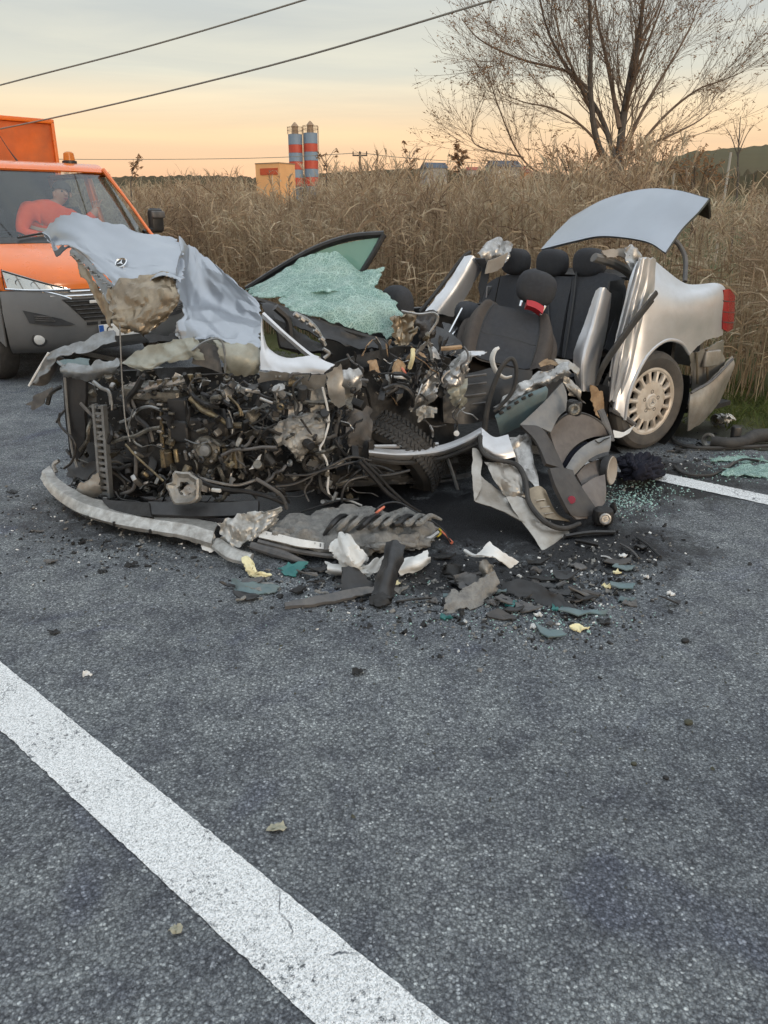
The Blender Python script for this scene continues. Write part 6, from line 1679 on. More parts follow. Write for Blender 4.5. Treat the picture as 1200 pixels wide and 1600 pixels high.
# aluminium crash beam bent forward over the road
def gb(x, y, below): return W(x, y, G(x, y + below).y)
btop = [gb(66, 738, 34), gb(82, 760, 28), gb(120, 785, 26), gb(173, 802, 28), gb(240, 814, 30), (gb(290, 822, 30)), gb(334, 833, 30)]
bmid = [gb(67, 744, 28) + Vector((0, -.03, 0)), gb(86, 770, 18) + Vector((0, -.03, 0)), gb(122, 795, 16) + Vector((0, -.03, 0)), gb(174, 812, 18) + Vector((0, -.03, 0)), gb(240, 825, 20) + Vector((0, -.03, 0)), gb(290, 833, 19) + Vector((0, -.03, 0)), gb(332, 845, 18) + Vector((0, -.03, 0))]
bbot = [gb(70, 750, 22), gb(90, 778, 12), gb(124, 803, 10), gb(175, 820, 12), gb(240, 834, 14), gb(290, 843, 13), gb(330, 856, 10)]
beam = MB().patch([[p + Vector((0, .10, .005)) for p in btop], [p + Vector((0, .012, .003)) for p in btop], [p + Vector((0, -.004, -.012)) for p in btop], bmid, bbot], 64, 16, .006, .0015, 14, 2, .003, fold=.003, ffreq=6, sharpv=True).build('crash_beam', 'beam_alu', car, 'bent crash beam lying low across the front')
for x, y in ((104, 790), (141, 805), (182, 814), (238, 826)):
    MB().rbox(gb(x, y, 18) + Vector((0, -.035, 0)), (.014, .01, .022), None, .004).build('beam_slot', 'ink', beam)
MB().tube([gb(88, 738, 34), gb(84, 726, 44), gb(92, 720, 50)], .012, 6).build('beam_end', 'bare_alu', beam)
bit([[gb(312, 828, 26), gb(322, 826, 30), gb(336, 832, 30)], [gb(314, 846, 12), gb(324, 848, 14), gb(340, 846, 16)], [gb(316, 862, 3), gb(326, 864, 4), gb(342, 858, 6)]], 'white_plastic', 'beam_pad', .004, .006, rg=.008)
bit([[gb(340, 818, 40), gb(365, 806, 50), (gb(400, 800, 56)), gb(440, 790, 70)], [gb(345, 838, 24), gb(372, 830, 30), gb(402, 822, 38), gb(436, 806, 54)], [gb(352, 850, 14), gb(378, 853, 12), gb(400, 838, 24), gb(430, 820, 40)]], 'beam_alu', 'torn_beam_end', .016, .022, nu=34, nv=18, rg=.016, seed=7)
# loose wiring and hoses that the picture shows one by one
wires = [
    ([(187, 505), (189, 560), (191, 600), (196, 660), (203, 690)], -.05, .004, 'grey_steel', 'wire'),
    ([(208, 640), (200, 670), (203, 690)], -.05, .004, 'grey_steel', 'wire'),
    ([(504, 605), (512, 640), (513, 664), (505, 690), (500, 702), (510, 720), (513, 745), (512, 765), (520, 778), (545, 782), (565, 790)], -.03, .006, 'white_plastic', 'wire'),
    ([(222, 590), (212, 608), (200, 624), (202, 640), (218, 656), (232, 670), (238, 690)], .0, .016, 'black_plastic', 'hose'),
    ([(225, 585), (214, 602), (206, 622), (212, 640)], .02, .009, 'grey_plastic', 'hose'),
    ([(146, 596), (158, 606), (170, 612), (174, 632)], -.02, .010, 'grey_steel', 'hose'),
    ([(126, 630), (140, 645), (156, 658), (170, 672), (186, 684)], .0, .010, 'grey_plastic', 'hose'),
    ([(196, 694), (212, 712), (236, 734), (256, 752)], -.06, .006, 'brass_oily', 'wire'),
    ([(212, 706), (212, 740), (208, 764), (190, 772)], .0, .010, 'grey_plastic', 'hose'),
    ([(180, 768), (190, 780), (214, 784), (236, 790)], -.05, .006, 'dark_steel', 'wire'),
    ([(94, 645), (92, 660), (100, 672), (112, 684), (118, 700), (112, 722), (100, 732)], -.02, .007, 'dark_steel', 'wire'),
    ([(88, 660), (94, 650), (102, 640)], -.02, .006, 'black_plastic', 'wire'),
    ([(300, 742), (330, 752), (370, 758), (400, 750)], .0, .008, 'bare_alu', 'brake_pipe'),
    ([(296, 738), (320, 755), (350, 764), (386, 768), (420, 776), (448, 788)], -.02, .012, 'black_plastic', 'hose'),
    ([(400, 748), (420, 760), (440, 775), (448, 795)], -.02, .010, 'grey_plastic', 'hose'),
    ([(380, 595), (410, 618), (440, 624), (460, 614)], .02, .006, 'black_plastic', 'wire'),
    ([(345, 690), (380, 670), (410, 655), (424, 640)], .02, .005, 'dark_steel', 'wire'),
    ([(398, 698), (412, 675), (432, 662)], .0, .006, 'dark_steel', 'wire'),
    ([(430, 760), (460, 756), (490, 742), (520, 726), (550, 714), (580, 720)], -.04, .007, 'black_plastic', 'wire'),
    ([(445, 742), (480, 742), (515, 732), (555, 722), (582, 728), (600, 745)], -.05, .006, 'black_plastic', 'wire'),
    ([(534, 786), (535, 770), (545, 752), (570, 745), (610, 742), (640, 735)], -.08, .007, 'black_plastic', 'wire'),
    ([(560, 720), (580, 742), (605, 770), (625, 784)], -.10, .012, 'black_plastic', 'hose'),
    ([(566, 718), (590, 742), (612, 766), (640, 790), (672, 808), (690, 818)], -.10, .008, 'black_plastic', 'hose'),
    ([(470, 800), (500, 790), (530, 782), (560, 780)], -.06, .005, 'black_plastic', 'wire'),
    ([(532, 640), (526, 665), (522, 690)], .10, .012, 'grey_plastic', 'hose'),
    ([(545, 650), (532, 668), (528, 692)], .10, .012, 'black_plastic', 'hose'),
    ([(470, 655), (482, 672), (490, 684)], -.02, .005, 'dark_steel', 'wire'),
    ([(460, 490), (480, 500), (495, 515), (508, 540)], .55, .012, 'grey_steel', 'hose'),
    ([(430, 480), (450, 500), (455, 530), (470, 550)], .55, .02, 'black_plastic', 'hose'),
    ([(505, 545), (514, 552), (506, 560)], .4, .010, 'bare_alu', 'hose'),
]
for pts, d, r_, m_, nm in wires:
    MB().tube(re_(pts, d), r_, 7, n=len(pts) * 5).build(nm, m_, car)
MB().rbox(E(338, 766, -.04), (.05, .018, .016), exx, .004).build('wire_marker', 'white_plastic', car)
for x, y in ((463, 492), (472, 499), (484, 506), (494, 517), (503, 530)):
    MB().cyl(E(x - 3, y - 2, .54), E(x + 3, y + 3, .54), .015, 8).build('hose_collar', 'bare_alu', car)
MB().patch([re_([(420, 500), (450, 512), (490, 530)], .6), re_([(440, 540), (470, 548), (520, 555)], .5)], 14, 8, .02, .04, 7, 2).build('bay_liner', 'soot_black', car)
# random small parts of the bay, each its own piece
rc = random.Random(21)
def inbay():
    while True:
        x, y = rc.uniform(112, 700), rc.uniform(585, 778)
        if x > 560 and (y > 618 or y < 560): continue
        if x > 500 and rc.random() < .35: continue
        return x, y
mts = ['bare_alu', 'cast_alu', 'oily_steel', 'dark_steel', 'black_plastic', 'black_plastic', 'soot_black', 'dark_steel', 'oily_steel', 'black_plastic', 'bare_alu', 'rubber', 'grey_steel', 'brass_oily', 'soot_black', 'black_plastic', 'dark_steel']
for k in range(130):
    x, y = inbay()
    a = rc.uniform(0, 6.28); L = rc.uniform(25, 80)
    pts = [(x, y)]
    for j in range(4):
        a += rc.uniform(-.8, .8)
        nx, ny = pts[-1][0] + math.cos(a) * L / 3, pts[-1][1] + math.sin(a) * L / 4
        pts.append((min(max(nx, 104), 715), min(max(ny, 584), 784)))
    d = rc.uniform(-.04, .2)
    MB().tube([E(px, py, d + rc.uniform(-.03, .03)) for px, py in pts], rc.choice((.003, .004, .005, .006, .008, .011)), 6, n=14).build('wire' if k % 3 else 'hose', rc.choice(('black_plastic', 'rubber', 'dark_steel', 'grey_plastic', 'black_plastic', 'oily_steel', 'grey_steel')), car)
def rax():
    a = Vector((rc.gauss(0, 1), rc.gauss(0, 1), rc.gauss(0, 1))).normalized()
    b = a.orthogonal().normalized(); b = Matrix.Rotation(rc.uniform(0, 6.28), 3, a) @ b
    return (a, b, a.cross(b))
for k in range(330):
    x, y = inbay(); d = rc.uniform(.02, .24); m_ = rc.choice(mts); t_ = k % 4
    if k > 170: x, y, d = rc.uniform(205, 560), rc.uniform(596, 758), rc.uniform(-.04, .10)
    p = E(x, y, d)
    if t_ == 0:
        A = rax()
        MB().rbox(p, (rc.uniform(.02, .08), rc.uniform(.015, .05), rc.uniform(.01, .04)), A, .006).build('housing', m_, car)
    elif t_ == 1:
        a = rax()[0]; L = rc.uniform(.02, .07)
        MB().cyl(p - a * L / 2, p + a * L / 2, rc.uniform(.006, .024), 10).build('fitting', m_, car)
    elif t_ == 2:
        A = rax(); w1, w2 = rc.uniform(.02, .06), rc.uniform(.01, .03)
        MB().patch([[p - A[0] * w1 - A[1] * w2, p - A[1] * w2 + A[2] * .01, p + A[0] * w1 - A[1] * w2], [p - A[0] * w1 + A[1] * w2, p + A[1] * w2 + A[2] * .02, p + A[0] * w1 + A[1] * w2]], 8, 5, .004, .006, 20, k, .006).build('bracket', m_, car)
    else:
        a = rax()[0]
        MB().lathe(p, a, [(0, .012), (.004, .018), (.012, .018), (.016, .012), (.008, .008), (0, .012)], 12).build('clamp', m_, car)
# fine splinters, bolts and broken clips too small to tell apart
sc_ = MB()
for k in range(900):
    x, y = inbay(); p = E(x, y, rc.uniform(.03, .30)); A = rax()
    sc_.box(p, (rc.uniform(.004, .022), rc.uniform(.003, .012), rc.uniform(.002, .008)), A)
tag(sc_.build('bay_splinters', 'oily_steel', car, smooth=False), kind='stuff')
for k in range(46):
    x, y = rc.uniform(556, 700), rc.uniform(540, 618)
    if y > 560 + (x - 556) * .9 and x < 600: continue
    p = W(x, y, rc.uniform(4.02, 4.2)); A = rax(); L, w_ = rc.uniform(.03, .10), rc.uniform(.008, .03)
    A = ((A[0] * .5 + Z3 * rc.choice((-1, 1)) + Vector((rc.uniform(-.6, .6), 0, 0))).normalized(), A[1], A[2])
    MB().patch([[p - A[0] * L - A[1] * w_, p - A[1] * w_ * .7 + A[2] * .012, p + A[0] * L - A[1] * w_ * .5], [p - A[0] * L * .8 + A[1] * w_, p + A[1] * w_ + A[2] * .016, p + A[0] * L * .9 + A[1] * w_ * .4]], 12, 6, .003, .001, 20, k, .010, fold=.008, ffreq=14).build('torn_strip', rc.choice(('cast_alu', 'soot_black', 'dark_steel', 'soot_black', 'bare_alu', 'black_plastic', 'black_plastic', 'rust_tan')), car, angle=25)
for k in range(26):
    x, y = rc.uniform(560, 730), rc.uniform(545, 680); d0 = rc.uniform(4.0, 4.1)
    if x < 695 and y > 612: continue
    pts = [(x, y)]
    a = rc.uniform(0, 6.28)
    for j in range(4):
        a += rc.uniform(-1.2, 1.2); pts.append((pts[-1][0] + math.cos(a) * 12, pts[-1][1] + math.sin(a) * 12))
    MB().tube([W(px, py, d0 + rc.uniform(-.02, .05)) for px, py in pts], rc.choice((.003, .004, .006)), 5, n=14).build('wire', rc.choice(('black_plastic', 'black_plastic', 'grey_plastic', 'bare_alu', 'dark_steel', 'white_plastic')), car)
sc_ = MB()
for k in range(120):
    x, y = rc.uniform(565, 730), rc.uniform(560, 620); p = W(x, y, rc.uniform(4.08, 4.25)); A = rax()
    sc_.box(p, (rc.uniform(.006, .035), rc.uniform(.004, .015), rc.uniform(.002, .008)), A)
tag(sc_.build('bulkhead_splinters', 'dark_steel', car, smooth=False), kind='stuff')
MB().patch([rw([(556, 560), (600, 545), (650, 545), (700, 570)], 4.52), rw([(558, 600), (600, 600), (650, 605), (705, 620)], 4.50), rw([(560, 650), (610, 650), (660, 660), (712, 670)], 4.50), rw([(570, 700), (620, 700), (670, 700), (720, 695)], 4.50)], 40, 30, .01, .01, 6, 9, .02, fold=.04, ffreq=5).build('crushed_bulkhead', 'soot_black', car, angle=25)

# ================================================================== DEBRIS ON THE ROAD
rdb = random.Random(77)
def sheet(name, rows, mat, label, cat, base, group=None, nu=22, nv=14, thick=.005, fold=.012, ff=8.0, rg=.012, seed=1.0, lab=True):
    o = MB().patch(rows, int(nu * 1.3), int(nv * 1.3), thick, .0006, 9, seed, rg, fold=fold, ffreq=ff * 1.4).build(name, mat, base=base, angle=26)
    return tag(o, label, cat, group)
def g_(x, y, z=.006): return G(x, y, z)
def gr(pts): return [g_(*p) if len(p) == 2 else G(p[0], p[1], p[2]) for p in pts]
# crushed grille / bumper foam under the engine
gb0 = G(540, 850)
gl = thing('crushed_bumper_core', gb0, 'flattened grey bumper and grille remains lying before the engine', 'bumper piece')
MB().patch([gr([(405, 838, .03), (450, 812, .10), (520, 797, .12), (580, 795, .12), (640, 800, .10), (684, 826, .03)]), gr([(408, 836, .06), (455, 825, .12), (525, 815, .14), (585, 815, .13), (640, 822, .11), (682, 832, .05)]), gr([(410, 842, .06), (460, 846, .09), (530, 850, .09), (590, 848, .09), (640, 846, .08), (676, 842, .04)]), gr([(412, 850, .03), (465, 858, .04), (530, 866, .04), (590, 862, .03), (640, 858, .03), (670, 850, .02)])], 70, 40, .008, .002, 12, 4, .014, fold=.030, ffreq=11).build('core', 'felt_grey', gl, angle=24)
for k in range(9):
    x = 520 + k * 17
    MB().tube(gr([(x - 14, 836 - k * 2, .11), (x, 818, .165), (x + 16, 806, .15), (x + 34, 812, .12)]), [.008, .014, .013, .006], 7, n=14).build('rib', 'felt_grey' if k % 3 else 'black_plastic', gl)
sg = MB().patch([gr([(405, 828, .10), (440, 836, .10), (470, 843, .10), (506, 848, .10)]), gr([(405, 840, .075), (440, 848, .075), (470, 855, .075), (506, 858, .075)])], 20, 4, .012).build('lamp_strip', 'white_plastic', gl)
for k in range(12):
    f = (k + .5) / 12
    MB().box(G(405 + 100 * f, 834 + 20 * f, .085), (.003, .02, .03)).build('strip_rib', 'grey_steel', sg, smooth=False)
MB().tube(gr([(404, 846, .06), (460, 860, .05), (510, 868, .05), (560, 872, .05)]), .012, 6).build('edge_rail', 'grey_plastic', gl)
MB().tube(gr([(650, 838, .05), (668, 842, .05), (684, 832, .06)]), .012, 6).build('bracket', 'bare_alu', gl)
o = MB().tube(gr([(336, 848, .05), (362, 866, .05), (392, 874, .045)]), [.03, .034, .03], 8, flat=.5).build('bumper_rail', 'beam_alu', base=G(362, 872)); tag(o, 'short bent pale rail below the torn beam end', 'rail')
o = MB().tube(gr([(392, 852, .04), (430, 862, .03), (480, 880, .02)]), [.018, .028, .008], 8, flat=.7).build('bumper_bar', 'grey_plastic', base=G(430, 866)); tag(o, 'brownish flat bar under the white ribbed strip', 'bar')
# wires with red and yellow ends
o = MB().tube(gr([(582, 806, .13), (590, 794, .17), (604, 786, .18), (625, 786, .17), (650, 800, .13), (676, 815, .08), (694, 830, .03), (704, 846, .02)]), .0045, 6, n=40).build('cable', 'black_plastic', base=G(650, 820)); tag(o, 'black cable arching over the crushed bumper remains', 'cable')
o = MB().tube(gr([(583, 806, .135), (592, 798, .165), (600, 792, .17)]), .006, 6).build('red_cable', 'copper_wire', base=G(592, 806)); tag(o, 'short red wire on top of the bumper remains', 'cable')
o = MB().tube(gr([(676, 830, .02), (684, 826, .03), (690, 832, .02), (683, 838, .015)]), .006, 6).build('yellow_cable', 'yellow_wire', base=G(684, 834)); tag(o, 'looped yellow wire at the right end of the bumper remains', 'cable')
o = MB().tube(gr([(690, 830, .03), (698, 838, .02), (706, 848, .01)]), [.004, .004, .009], 6).build('copper_cable', 'copper_wire', base=G(700, 842)); tag(o, 'wire with orange plug on the dark oily road', 'cable')
# white block, lamp shards, black bracket, plank
sheet('foam_block', [gr([(516, 858, .10), (530, 836, .13), (540, 829, .14)]), gr([(518, 872, .08), (540, 858, .15), (560, 850, .13)]), gr([(530, 880, .05), (555, 884, .10), (572, 866, .08)]), gr([(545, 888, .01), (558, 892, .02), (568, 884, .03)])], 'airbag_white', 'crumpled white foam or airbag lump leaning before the bumper remains', 'foam', G(545, 884), fold=.02, ff=6, thick=.01, seed=3)
sheet('headlamp_shell', [gr([(508, 878, .05), (540, 880, .05), (575, 884, .05)]), gr([(506, 888, .05), (540, 892, .05), (575, 896, .045)]), gr([(512, 896, .01), (545, 900, .01), (578, 903, .01)])], 'white_plastic', 'pale long lamp shell left of the black bracket', 'lamp shell', G(540, 895), fold=.004, seed=5)
sheet('headlamp_shell', [gr([(618, 880, .04), (645, 868, .06), (668, 860, .06)]), gr([(622, 890, .03), (650, 882, .05), (672, 870, .05)]), gr([(628, 898, .01), (655, 890, .01), (672, 878, .01)])], 'white_plastic', 'pale wedge-shaped lamp shell right of the black bracket', 'lamp shell', G(645, 888), fold=.006, seed=7)
sheet('white_film', [gr([(560, 888, .06), (585, 875, .08), (606, 862, .09)]), gr([(566, 900, .02), (590, 896, .03), (608, 880, .05)])], 'airbag_white', 'crumpled white film beside the black bracket', 'film', G(585, 895), fold=.014, ff=9, seed=9)
sheet('black_bracket', [gr([(604, 850, .14), (618, 846, .15), (634, 852, .14)]), gr([(600, 878, .10), (612, 880, .12), (628, 876, .10)]), gr([(588, 906, .05), (604, 908, .07), (618, 904, .05)]), gr([(580, 935, .005), (598, 940, .01), (612, 932, .005)])], 'black_plastic', 'upright black plastic bracket with a hole at its top', 'bracket', G(598, 936), thick=.018, fold=.006, rg=.006, seed=2)
sheet('black_bracket', [gr([(534, 886, .09), (545, 884, .09), (556, 886, .09)]), gr([(534, 925, .01), (548, 926, .01), (590, 920, .01)])], 'black_plastic', 'small dark plate below the white foam lump', 'bracket', G(548, 926), thick=.012, fold=.004, rg=.004, seed=4)
sheet('trim_plank', [gr([(444, 944, .012), (500, 932, .02), (560, 920, .03), (604, 914, .04)]), gr([(446, 950, .006), (505, 944, .01), (565, 932, .012), (606, 926, .02)])], 'grey_plastic', 'long dark grey trim strip pointing left on the road', 'trim', G(520, 938), thick=.014, fold=.004, rg=.004, seed=6)
sheet('black_lump', [gr([(575, 932, .03), (595, 928, .04), (610, 934, .03)]), gr([(576, 944, .01), (595, 948, .01), (610, 942, .01)])], 'soot_black', 'black rubber lump under the bracket foot', 'rubber piece', G(594, 944), thick=.02, seed=8)
sheet('yellow_foam', [gr([(378, 874, .05), (388, 872, .055), (396, 878, .05)]), gr([(382, 888, .04), (392, 886, .05), (402, 894, .03)]), gr([(388, 902, .005), (400, 904, .005), (428, 899, .01)])], 'foam_yellow', 'torn yellow foam piece under the beam end at left', 'foam', G(394, 902), thick=.012, seed=3)
sheet('yellow_foam', [gr([(598, 918, .02), (612, 910, .03), (622, 906, .02)]), gr([(604, 924, .006), (616, 918, .01), (625, 912, .006)])], 'foam_yellow', 'small yellow foam chip right of the black bracket foot', 'foam', G(612, 918), thick=.01, seed=5)
sheet('yellow_foam', [gr([(536, 912, .02), (546, 908, .02), (552, 912, .02)]), gr([(540, 920, .006), (548, 920, .006), (556, 916, .006)])], 'foam_yellow', 'small yellow foam chip below the dark plate', 'foam', G(546, 916), thick=.01, seed=6)
sheet('teal_shard', [gr([(434, 888, .02), (452, 880, .03), (480, 878, .03)]), gr([(446, 898, .006), (462, 900, .006), (478, 886, .01)])], 'teal_plastic', 'dark teal plastic shard left of the white foam lump', 'shard', G(458, 892), fold=.004, seed=4)
sheet('grey_blue_shard', [gr([(356, 898, .03), (380, 908, .03), (410, 912, .02), (440, 920, .01)]), gr([(364, 918, .008), (388, 922, .01), (410, 922, .008), (438, 926, .006)]), gr([(372, 930, .005), (392, 932, .005), (405, 930, .005), (420, 928, .005)])], 'blue_grey_plastic', 'large blue grey plastic shard on the road at left', 'shard', G(396, 918), fold=.01, rg=.02, seed=8)
# group in front of the door
sheet('white_plate', [gr([(745, 868, .11), (765, 846, .16)]), gr([(770, 872, .12), (785, 862, .13)]), gr([(796, 888, .06), (808, 878, .07)])], 'white_plastic', 'bright white bent metal plate on the road before the door tip', 'plate', G(775, 890), fold=.006, rg=.008, seed=2)
o = MB().tube(gr([(726, 860, .06), (740, 868, .06), (756, 868, .09)]), .008, 6).build('white_strip', 'white_plastic', base=G(738, 872)); tag(o, 'thin white strip left of the bright plate', 'strip')
sheet('plate_stand', [gr([(748, 876, .09), (760, 876, .09), (772, 880, .08)]), gr([(752, 895, .04), (760, 896, .05), (770, 895, .04)]), gr([(754, 908, .005), (762, 910, .006), (772, 906, .005)])], 'cast_alu', 'small cast bracket under the white plate', 'bracket', G(760, 905), thick=.012, seed=3)
sheet('felt_mat', [gr([(700, 928, .03), (730, 920, .05), (770, 895, .09)]), gr([(698, 945, .02), (735, 934, .03), (776, 912, .05)]), gr([(694, 957, .006), (740, 948, .008), (776, 926, .01)])], 'felt_grey', 'ragged grey felt insulation piece on the road', 'felt', G(735, 940), thick=.01, fold=.010, rg=.022, seed=6)
sheet('wheel_liner', [gr([(776, 905, .04), (820, 908, .06), (860, 920, .06), (885, 938, .03), (912, 955, .008)]), gr([(778, 918, .02), (815, 922, .03), (855, 932, .03), (885, 948, .015), (914, 960, .005)]), gr([(782, 926, .005), (815, 934, .005), (850, 944, .006), (880, 954, .005), (905, 962, .004)])], 'black_plastic', 'long curved black plastic trim on the road below the door', 'trim', G(845, 935), fold=.008, nu=36, seed=9)
sheet('black_shell', [gr([(692, 884, .05), (705, 878, .06), (722, 884, .05)]), gr([(690, 896, .01), (706, 900, .01), (724, 898, .01)])], 'soot_black', 'black rounded shell left of the bright plate', 'shell', G(706, 892), thick=.012, seed=1)
sheet('grey_shell', [gr([(714, 902, .05), (732, 894, .06), (748, 900, .05)]), gr([(712, 916, .01), (730, 920, .01), (750, 914, .01)])], 'grey_plastic', 'dark grey broken housing above the felt piece', 'housing', G(730, 908), thick=.012, fold=.016, seed=12)
for k, (x, y, w_, h_, mt, lab) in enumerate([
    (678, 942, 10, 8, 'grey_plastic', 'dark grey chip left of the felt piece'), (697, 967, 13, 6, 'teal_plastic', 'teal chip in front of the felt piece'), (797, 948, 12, 8, 'teal_plastic', 'teal green chip below the black trim'),
    (872, 952, 16, 6, 'teal_plastic', 'bright teal shard right of the teal green chip'), (884, 945, 7, 6, 'white_plastic', 'white chip touching the bright teal shard'), (842, 964, 10, 5, 'white_plastic', 'off-white chip in front of the black trim'), (836, 982, 8, 6, 'white_plastic', 'white chip nearest the camera in the pile before the door'),
    (928, 960, 34, 4, 'blue_grey_plastic', 'long pale grey-green strip in the pile before the door'), (905, 985, 18, 6, 'foam_yellow', 'yellow-green strip at the front of the pile'), (950, 918, 12, 5, 'foam_yellow', 'yellow chip on the right of the pile'), (965, 898, 8, 6, 'foam_yellow', 'yellow chip beside the dark bits on the right'),
    (972, 872, 10, 5, 'white_plastic', 'pale flat chip right of the door tip'), (980, 940, 22, 6, 'blue_grey_plastic', 'grey wedge chip at the right edge of the pile'), (905, 888, 16, 8, 'grey_plastic', 'grey block right of the door tip'), (812, 905, 6, 4, 'white_plastic', 'tiny white chip right of the bright plate'),
    (945, 975, 14, 8, 'black_plastic', 'black curved chip at the front right of the pile'), (1010, 905, 6, 4, 'white_plastic', 'tiny white chip far right of the pile'), (1048, 930, 7, 5, 'white_plastic', 'pale chip alone on the right of the road'), (960, 880, 18, 8, 'soot_black', 'sooty lump right of the door tip'),
    (815, 950, 20, 10, 'grey_plastic', 'grey angular chip between the teal ones'), (770, 945, 16, 8, 'grey_plastic', 'grey flat chip right of the felt piece'), (900, 965, 14, 8, 'soot_black', 'black chip left of the pale grey-green strip'), (1000, 858, 14, 6, 'black_plastic', 'thin black chip below the oily patch on the right'),
    (860, 978, 10, 5, 'grey_plastic', 'small grey chip at the front of the pile')]):
    c = G(x, y)
    mw = (G(x + w_, y) - c).length; mh = (G(x, y - h_) - c).length
    pts = []
    n_ = rdb.randint(5, 7)
    for j in range(n_):
        a = 2 * math.pi * j / n_ + rdb.uniform(-.3, .3)
        r_ = rdb.uniform(.6, 1.15)
        pts.append(c + Vector((math.cos(a) * mw * r_ * .9, math.sin(a) * mh * r_ * .55, .008 + .012 * rdb.random())))
    o = MB().shard(pts, .006, .006, k * 3.1, 3).build('debris_chip', mt, base=c, angle=30)
    tag(o, lab, 'debris')
used_ = set()
for gi, (n_, cx, cy, sx, sy, lab, grp) in enumerate(((40, 850, 930, 75, 26, 'debris pile before the door', 'shards in the pile before the door'), (26, 520, 912, 110, 16, 'scatter along the crushed bumper', 'shards along the crushed bumper'), (12, 1070, 712, 40, 14, 'scatter behind the rear wheel', 'shards behind the rear wheel'))):
    for k in range(n_):
        x, y = rdb.gauss(cx, sx), rdb.gauss(cy, sy)
        if y < 690 or (gi == 2 and x < 1045): continue
        c = G(x, y); L = rdb.uniform(.025, .075); a0 = rdb.uniform(0, 6.28); asp = rdb.uniform(.25, .7)
        tl_ = rdb.uniform(-.5, .5)
        pts = []
        for j in range(6):
            t = a0 + 2 * math.pi * j / 6 + rdb.uniform(-.35, .35)
            lx, ly = math.cos(t) * L * rdb.uniform(.6, 1.2), math.sin(t) * L * asp * rdb.uniform(.6, 1.2)
            pts.append(c + Vector((lx, ly, .006 + max(0, lx * tl_) + .02 * rdb.random())))
        mt, cw = rdb.choice((('black_plastic', 'glossy black'), ('soot_black', 'sooty black'), ('grey_plastic', 'dark grey'), ('black_plastic', 'glossy black'), ('dark_trim', 'brownish black'), ('felt_grey', 'ragged grey') if gi else ('blue_grey_plastic', 'blue grey')))
        side = ('near ' if y > cy else 'far ') + ('left part' if x < cx - sx * .5 else 'middle' if x < cx + sx * .5 else 'right part')
        sz = 'small' if L < .042 else 'middling' if L < .058 else 'larger'
        key = (gi, cw, side, sz)
        if key in used_: continue
        used_.add(key)
        o = MB().shard(pts, .005, .004, k * 2.3 + gi, 2).build('debris_shard', mt, base=c, angle=22)
        tag(o, '%s %s shard, %s of the %s' % (sz, cw, side, lab), 'debris', grp)
# sticks and thin trims
for k, (a_, b_, r_, mt, lab) in enumerate([((995, 840), (1032, 870), .006, 'black_plastic', 'thin black stick right of the door at road level'), ((970, 850), (998, 872), .005, 'grey_plastic', 'thin grey stick left of the black stick'), ((882, 838), (960, 832), .010, 'black_plastic', 'black flat strip just under the door pocket'), ((900, 845), (935, 852), .008, 'soot_black', 'short sooty strip under the door pocket'), ((940, 870), (958, 876), .006, 'bare_alu', 'short bright metal stick right of the door tip'), ((700, 902), (735, 918), .007, 'soot_black', 'black stick behind the felt piece'), ((620, 940), (680, 934), .005, 'dark_steel', 'thin dark rod right of the black lump')]):
    p0, p1 = G(*a_, .012), G(*b_, .012)
    o = MB().tube([p0, (p0 + p1) / 2 + Vector((rdb.uniform(-.01, .01), rdb.uniform(-.01, .01), .006)), p1], r_, 6, n=8, flat=1.6).build('debris_strip', mt, base=p0); tag(o, lab, 'debris')
# black device with bright ring under the door, black cloth, hose, glass at the right
dv0 = G(945, 815)
dev = thing('black_motor', dv0, 'black window motor with bright ring under the door', 'motor')
MB().rbox(G(942, 806, .05), (.10, .08, .09), None, .03).build('housing', 'soot_black', dev)
MB().lathe(G(942, 806, .05) + Vector((0, -.042, .0)), (0, -1, .2), [(0, .030), (.006, .029), (.008, .022), (.003, .018), (.003, .008), (.006, .006), (.006, 0)], 22).build('ring', 'bare_alu', dev)
MB().patch([gr([(950, 796, .06), (956, 786, .10), (960, 784, .11)]), gr([(955, 808, .02), (962, 800, .06), (964, 796, .07)])], 8, 6, .01).build('fin', 'soot_black', dev)
sheet('black_cloth', [gr([(968, 716, .02), (985, 712, .10), (1010, 712, .10), (1032, 718, .02)]), gr([(966, 732, .03), (985, 728, .14), (1012, 726, .14), (1038, 730, .04)]), gr([(968, 748, .006), (988, 752, .05), (1012, 752, .05), (1036, 744, .006)])], 'cloth_black', 'crumpled black cloth on the road by the rear wheel', 'cloth', G(1002, 740), nu=30, nv=22, thick=.01, fold=.03, ff=7, seed=4)
o = MB().shard(gr([(986, 742, .05), (992, 738, .06), (996, 746, .05), (990, 752, .04)]), .004, .004, 3).build('paper_scrap', 'white_plastic', base=G(990, 748)); tag(o, 'small white scrap on the black cloth', 'paper')
hs = thing('filler_hose', G(1150, 695), 'thick black hose with open flanged end lying at the right verge', 'hose')
MB().tube(gr([(1112, 689, .05), (1135, 692, .05), (1160, 690, .05), (1178, 682, .06), (1200, 680, .05), (1230, 684, .05)]), [.038, .036, .036, .046, .046, .04], 14, n=40, cap=False).build('pipe', 'rubber', hs)
MB().lathe(G(1108, 688, .05), Vector((-.8, -.55, .1)), [(-.02, .036), (.0, .05), (.012, .05), (.014, .036), (-.02, .032)], 24).build('flange', 'cast_alu', hs)
MB().rbox(G(1150, 676, .10), (.06, .05, .09), None, .015).build('clip', 'black_plastic', hs)
o = MB().tube(gr([(1048, 672, .02), (1052, 688, .02), (1075, 698, .02), (1120, 700, .02), (1170, 698, .02), (1225, 696, .02)]), .013, 6, n=40).build('rubber_seal', 'rubber', base=G(1100, 698)); tag(o, 'long thin rubber seal curving below the black hose', 'seal')
